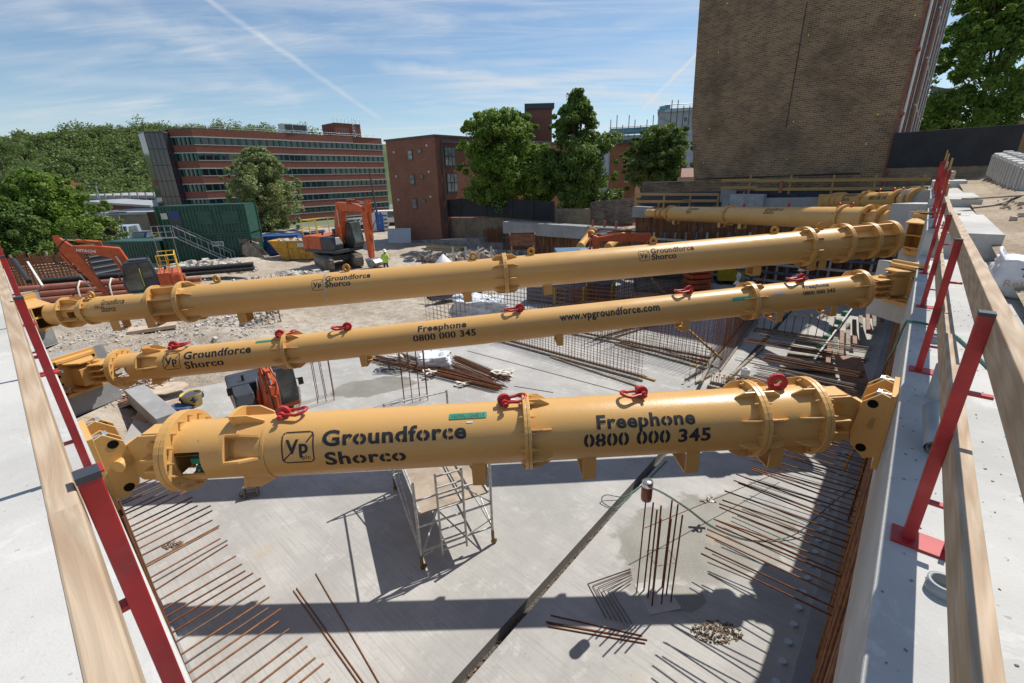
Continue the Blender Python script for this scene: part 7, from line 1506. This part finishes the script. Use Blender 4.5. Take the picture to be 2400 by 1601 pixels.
# ================================================================ TREES AND THE HILL
def leafmat(name, c1, c2, c3):
    m = bpy.data.materials.new(name); m.use_nodes = True; t = NT(m); b = t.n['Principled BSDF']; b.inputs['Roughness'].default_value = .55; b.inputs['Specular IOR Level'].default_value = .3
    co = t.co(); at_ = t.n.new('ShaderNodeAttribute'); at_.attribute_name = 'tone'; n = t.noise(co, .35, 3)
    c = t.mix(at_.outputs['Fac'], c1, c2); c = t.mix(t.step(n, .4, .7), c, c3); t.put(c, b.inputs['Base Color'])
    tr = t.n.new('ShaderNodeBsdfTranslucent'); t.put(t.mix(.5, c, (.16, .22, .02)), tr.inputs[0]); ms = t.n.new('ShaderNodeMixShader'); ms.inputs[0].default_value = .36; t.l.new(b.outputs[0], ms.inputs[1]); t.l.new(tr.outputs[0], ms.inputs[2]); out = [x for x in t.n if x.type == 'OUTPUT_MATERIAL'][0]; t.l.new(ms.outputs[0], out.inputs[0]); return m
BARK = mat('bark', (.10, .075, .055), .95, var=.4, vs=6, bump=.6, bs=12)
def leaves(centers, radii, per, size, up=.35, aspect=.6, seed=1, flat=1.0):
    """leaf-sized rhombs spread through clumps; returns verts, quads, tone per vertex"""
    g = np.random.default_rng(seed); C = np.repeat(np.array(centers), per, 0); RR = np.repeat(np.array(radii), per, 0); n = len(C)
    u = g.normal(size=(n, 3)); u /= np.linalg.norm(u, axis=1)[:, None]; q = g.random(n)**.45; P = C+u*(RR*q)[:, None]*np.array([1, 1, flat])
    nr = u*.8+g.normal(size=(n, 3))*.7; nr[:, 2] += up; nr /= np.linalg.norm(nr, axis=1)[:, None]
    a = np.cross(nr, g.normal(size=(n, 3))); a /= np.linalg.norm(a, axis=1)[:, None]; b = np.cross(nr, a); s = size*(.6+.8*g.random(n))[:, None]
    V = np.stack([P-a*s, P-b*s*aspect, P+a*s, P+b*s*aspect], 1).reshape(-1, 3); tone = np.repeat(g.random(len(centers)), per)*.6+g.random(n)*.4
    return V, np.repeat(tone, 4)
def leafobj(name, V, tone, m, parent=None, base=None):
    if base is not None: V = V-np.array(base)
    nq = len(V)//4; me = bpy.data.meshes.new(name); me.vertices.add(len(V)); me.vertices.foreach_set('co', V.astype(np.float32).ravel()); me.loops.add(nq*4); me.loops.foreach_set('vertex_index', np.arange(nq*4, dtype=np.int32)); me.polygons.add(nq); me.polygons.foreach_set('loop_start', np.arange(0, nq*4, 4, dtype=np.int32)); me.update(calc_edges=True)
    at_ = me.attributes.new('tone', 'FLOAT', 'POINT'); at_.data.foreach_set('value', tone.astype(np.float32)); me.materials.append(m); o = bpy.data.objects.new(name, me); COL.objects.link(o)
    if parent is not None: o.parent = parent
    return o
def tree(label, base, h, prof, m, seed, ncl, per, leaf, clump, trunk=.25, up=.35, name='tree', group=None, asp=.6, low=.0):
    """prof: list of (height fraction, radius) giving the crown outline"""
    g = np.random.default_rng(seed); t = empty(name, label, 'tree', base, None, group); zs = np.array([p[0] for p in prof])*h; rs = np.array([p[1] for p in prof]); C = []; RD = []
    wts = None
    for i in range(ncl):
        z = g.uniform(zs[0], zs[-1]) if g.random() < .9 else zs[-1]*.9; r = np.interp(z, zs, rs); a = g.uniform(0, 2*math.pi); q = math.sqrt(g.uniform(.12, 1.0)); wob = .82+.3*math.sin(3*a+seed)*math.sin(2.1*z/h*6+seed*1.7)+.1*g.normal()
        rr = max(.05, r*q*wob); C.append((rr*math.cos(a), rr*math.sin(a), z+g.normal()*clump*.3)); RD.append(clump*g.uniform(.5, 1.25)*(.6+.4*min(1, r/max(rs))))
        if i % 4 == 0: q2 = g.uniform(.98, 1.22); C.append((r*q2*math.cos(a+.5), r*q2*math.sin(a+.5), z+g.uniform(-.3, .5))); RD.append(clump*g.uniform(.22, .42))
    V, tone = leaves(C, RD, per, leaf, up, asp, seed, .8); leafobj('crown', V, tone, m, t)
    mb = MB(); mb.tube((0, 0, -1), (0, 0, zs[0]+.35*(zs[-1]-zs[0])), trunk, 9, trunk*.6)
    for i in range(min(26, ncl)):
        c = Vector(C[(i*7) % ncl]); zz = min(c.z*.75, zs[0]+.6*(zs[-1]-zs[0])); mb.tube((0, 0, max(.5, zz*.75)), c, trunk*.28, 5, trunk*.06)
    mb.build('trunk', BARK, t); return t
LM1 = leafmat('maple_leaf', (.10, .19, .03), (.26, .38, .07), (.15, .25, .04)); LM2 = leafmat('dark_leaf', (.07, .14, .03), (.19, .28, .07), (.11, .19, .045)); LM3 = leafmat('pale_leaf', (.19, .24, .09), (.36, .40, .19), (.25, .30, .12)); LM4 = leafmat('ivy_leaf', (.06, .12, .03), (.23, .31, .11), (.10, .17, .045)); LM5 = leafmat('woodland_leaf', (.09, .14, .05), (.21, .265, .09), (.14, .185, .06))
def gtree(label, px, pyb, pyt, w, profpx, m, seed, ncl, per, leaf, clump, **k):
    per = int(per*1.9); leaf *= .72; ncl = int(ncl*1.15); clump *= .9
    """crown outline given as (y, half width) in photograph units at camera depth w"""
    ym = pyt+.45*(pyb-pyt); b = onaz(px, ym, w); sc = w/FPX; h = (pyb-pyt)*sc; base = Vector((b.x, b.y, b.z-(pyb-ym)*sc*1.02)); prof = [((pyb-y)*sc/h, hw*sc) for y, hw in profpx]
    return tree(label, base, h, prof, m, seed, ncl, per, leaf, clump, **k)
gtree('broad bright green maple behind the black hoarding', 1175, 500, 276, 44, ((465, 55), (440, 80), (390, 88), (340, 92), (310, 84), (290, 60), (278, 22)), LM1, 3, 210, 95, .20, 1.0, trunk=.3)
gtree('tall pointed tree growing over the yellow stock brick wall', 1352, 515, 234, 41, ((485, 58), (455, 70), (410, 82), (360, 80), (320, 72), (290, 48), (260, 26), (236, 8)), LM2, 5, 230, 95, .19, .85, trunk=.28)
gtree('lower leafy boughs filling the gap between the maple and the pointed tree', 1270, 470, 350, 43, ((468, 20), (440, 45), (400, 50), (370, 36), (352, 12)), LM1, 8, 60, 80, .19, .8)
gtree('rounded dense ivy-clad tree left of the gable', 1548, 440, 304, 50, ((438, 66), (410, 76), (375, 84), (345, 76), (322, 54), (306, 24)), LM4, 9, 220, 110, .17, .85, up=.1, trunk=.3)
gtree('pale green lime tree in front of the office block', 612, 545, 356, 66, ((540, 58), (505, 72), (470, 78), (430, 76), (400, 56), (375, 36), (358, 12)), LM3, 11, 240, 85, .24, 1.15, trunk=.35)
gtree('large sunlit tree leaning in at the top right, beyond the hoarding', 2330, 330, -30, 36, ((322, 70), (290, 130), (240, 178), (180, 172), (120, 150), (60, 110), (10, 80), (-30, 30)), LM1, 13, 330, 100, .19, 1.0, trunk=.35)
gtree('small distant tree behind the hoarding beside the scaffolded front', 2215, 330, 280, 70, ((328, 30), (310, 34), (290, 24), (281, 8)), LM3, 15, 40, 60, .25, .9)
gtree('willow-like pale tree at the far left edge above the rest', 12, 610, 316, 52, ((580, 100), (500, 120), (440, 120), (390, 105), (350, 70), (318, 20)), leafmat('willow_leaf', (.09, .15, .05), (.17, .24, .09), (.12, .18, .06)), 17, 170, 110, .16, 1.2, asp=.25, trunk=.3)
gtree('broad sycamore at the left, behind the rusty cage', 110, 620, 410, 48, ((605, 90), (570, 112), (530, 112), (490, 98), (450, 70), (425, 40), (412, 12)), LM1, 19, 260, 105, .2, 1.05, trunk=.35)
gtree('dark leafy bush under the left trees by the fence mesh', 20, 630, 480, 44, ((628, 70), (590, 90), (540, 90), (500, 60), (482, 20)), LM2, 21, 130, 90, .2, 1.0)
gtree('slim young tree between the two left lamp posts', 258, 590, 510, 58, ((588, 14), (565, 24), (540, 20), (520, 12), (511, 4)), LM3, 23, 40, 55, .2, .6, trunk=.08)
gtree('small shrub against the green hoarding', 385, 575, 548, 56, ((574, 16), (562, 20), (550, 8)), LM3, 25, 22, 50, .2, .5, trunk=.05)
gtree('creeper over the garden fence below the round tree', 1443, 470, 448, 44, ((469, 15), (458, 17), (449, 10)), LM4, 27, 24, 60, .14, .4, trunk=.05)
for k, px in enumerate((331, 344, 354, 362, 371)): gtree('dark upright poplar in the clump on the hill skyline', px, 350, 298+abs(k-1)*2, 330, ((349, 5), (335, 7), (315, 6), (300, 3)), LM2, 30+k, 26, 40, .7, 2.0, name='poplar', group='poplars on the hill', trunk=.5)
# wooded hill
def hillz(x, y):
    # distance measured along the sight line to the left
    yy = max(0, min(1, (y-190)/190)); s = yy*yy*(3-2*yy); return -9+s*41*(1-.28*max(0, min(1, (x+110)/160)))*(1 if x < 60 else max(0, 1-(x-60)/120))+4*math.sin(x*.021+1)*s
mb = MB(); xs = np.arange(-560, 240, 10); ys = np.arange(180, 560, 10); nx = len(xs)
mb.add([(x, y, hillz(x, y)) for y in ys for x in xs], [(j*nx+i, j*nx+i+1, (j+1)*nx+i+1, (j+1)*nx+i) for j in range(len(ys)-1) for i in range(nx-1)], True); tag(mb.build('hill', mat('hill_grass', (.05, .08, .02), .95, col2=(.08, .11, .03), vs=.05)), kind='structure')
g = np.random.default_rng(5); C = []; RD = []; TN = []
for i in range(1700):
    y = g.uniform(185, 420); x = g.uniform(-1.25, -.38)*y; r = g.uniform(2.4, 5.2)*(1.5 if g.random() < .12 else 1); z = hillz(x, y)
    tn = g.random()
    for j in range(7): TN.append(tn*.75+.25*g.random()); u = g.normal(size=3); u /= np.linalg.norm(u); C.append((x+u[0]*r*.75, y+u[1]*r*.75, z+r*1.0+u[2]*r*.7)); RD.append(r*.55)
V, tone = leaves(C, RD, 44, .6, .5, .7, 6); tone = np.repeat(np.array(TN), 44*4)*.8+tone*.2; o = leafobj('woodland', V, tone, LM5); tag(o, 'dense wood covering the hill on the left skyline', 'wood', kind='stuff')
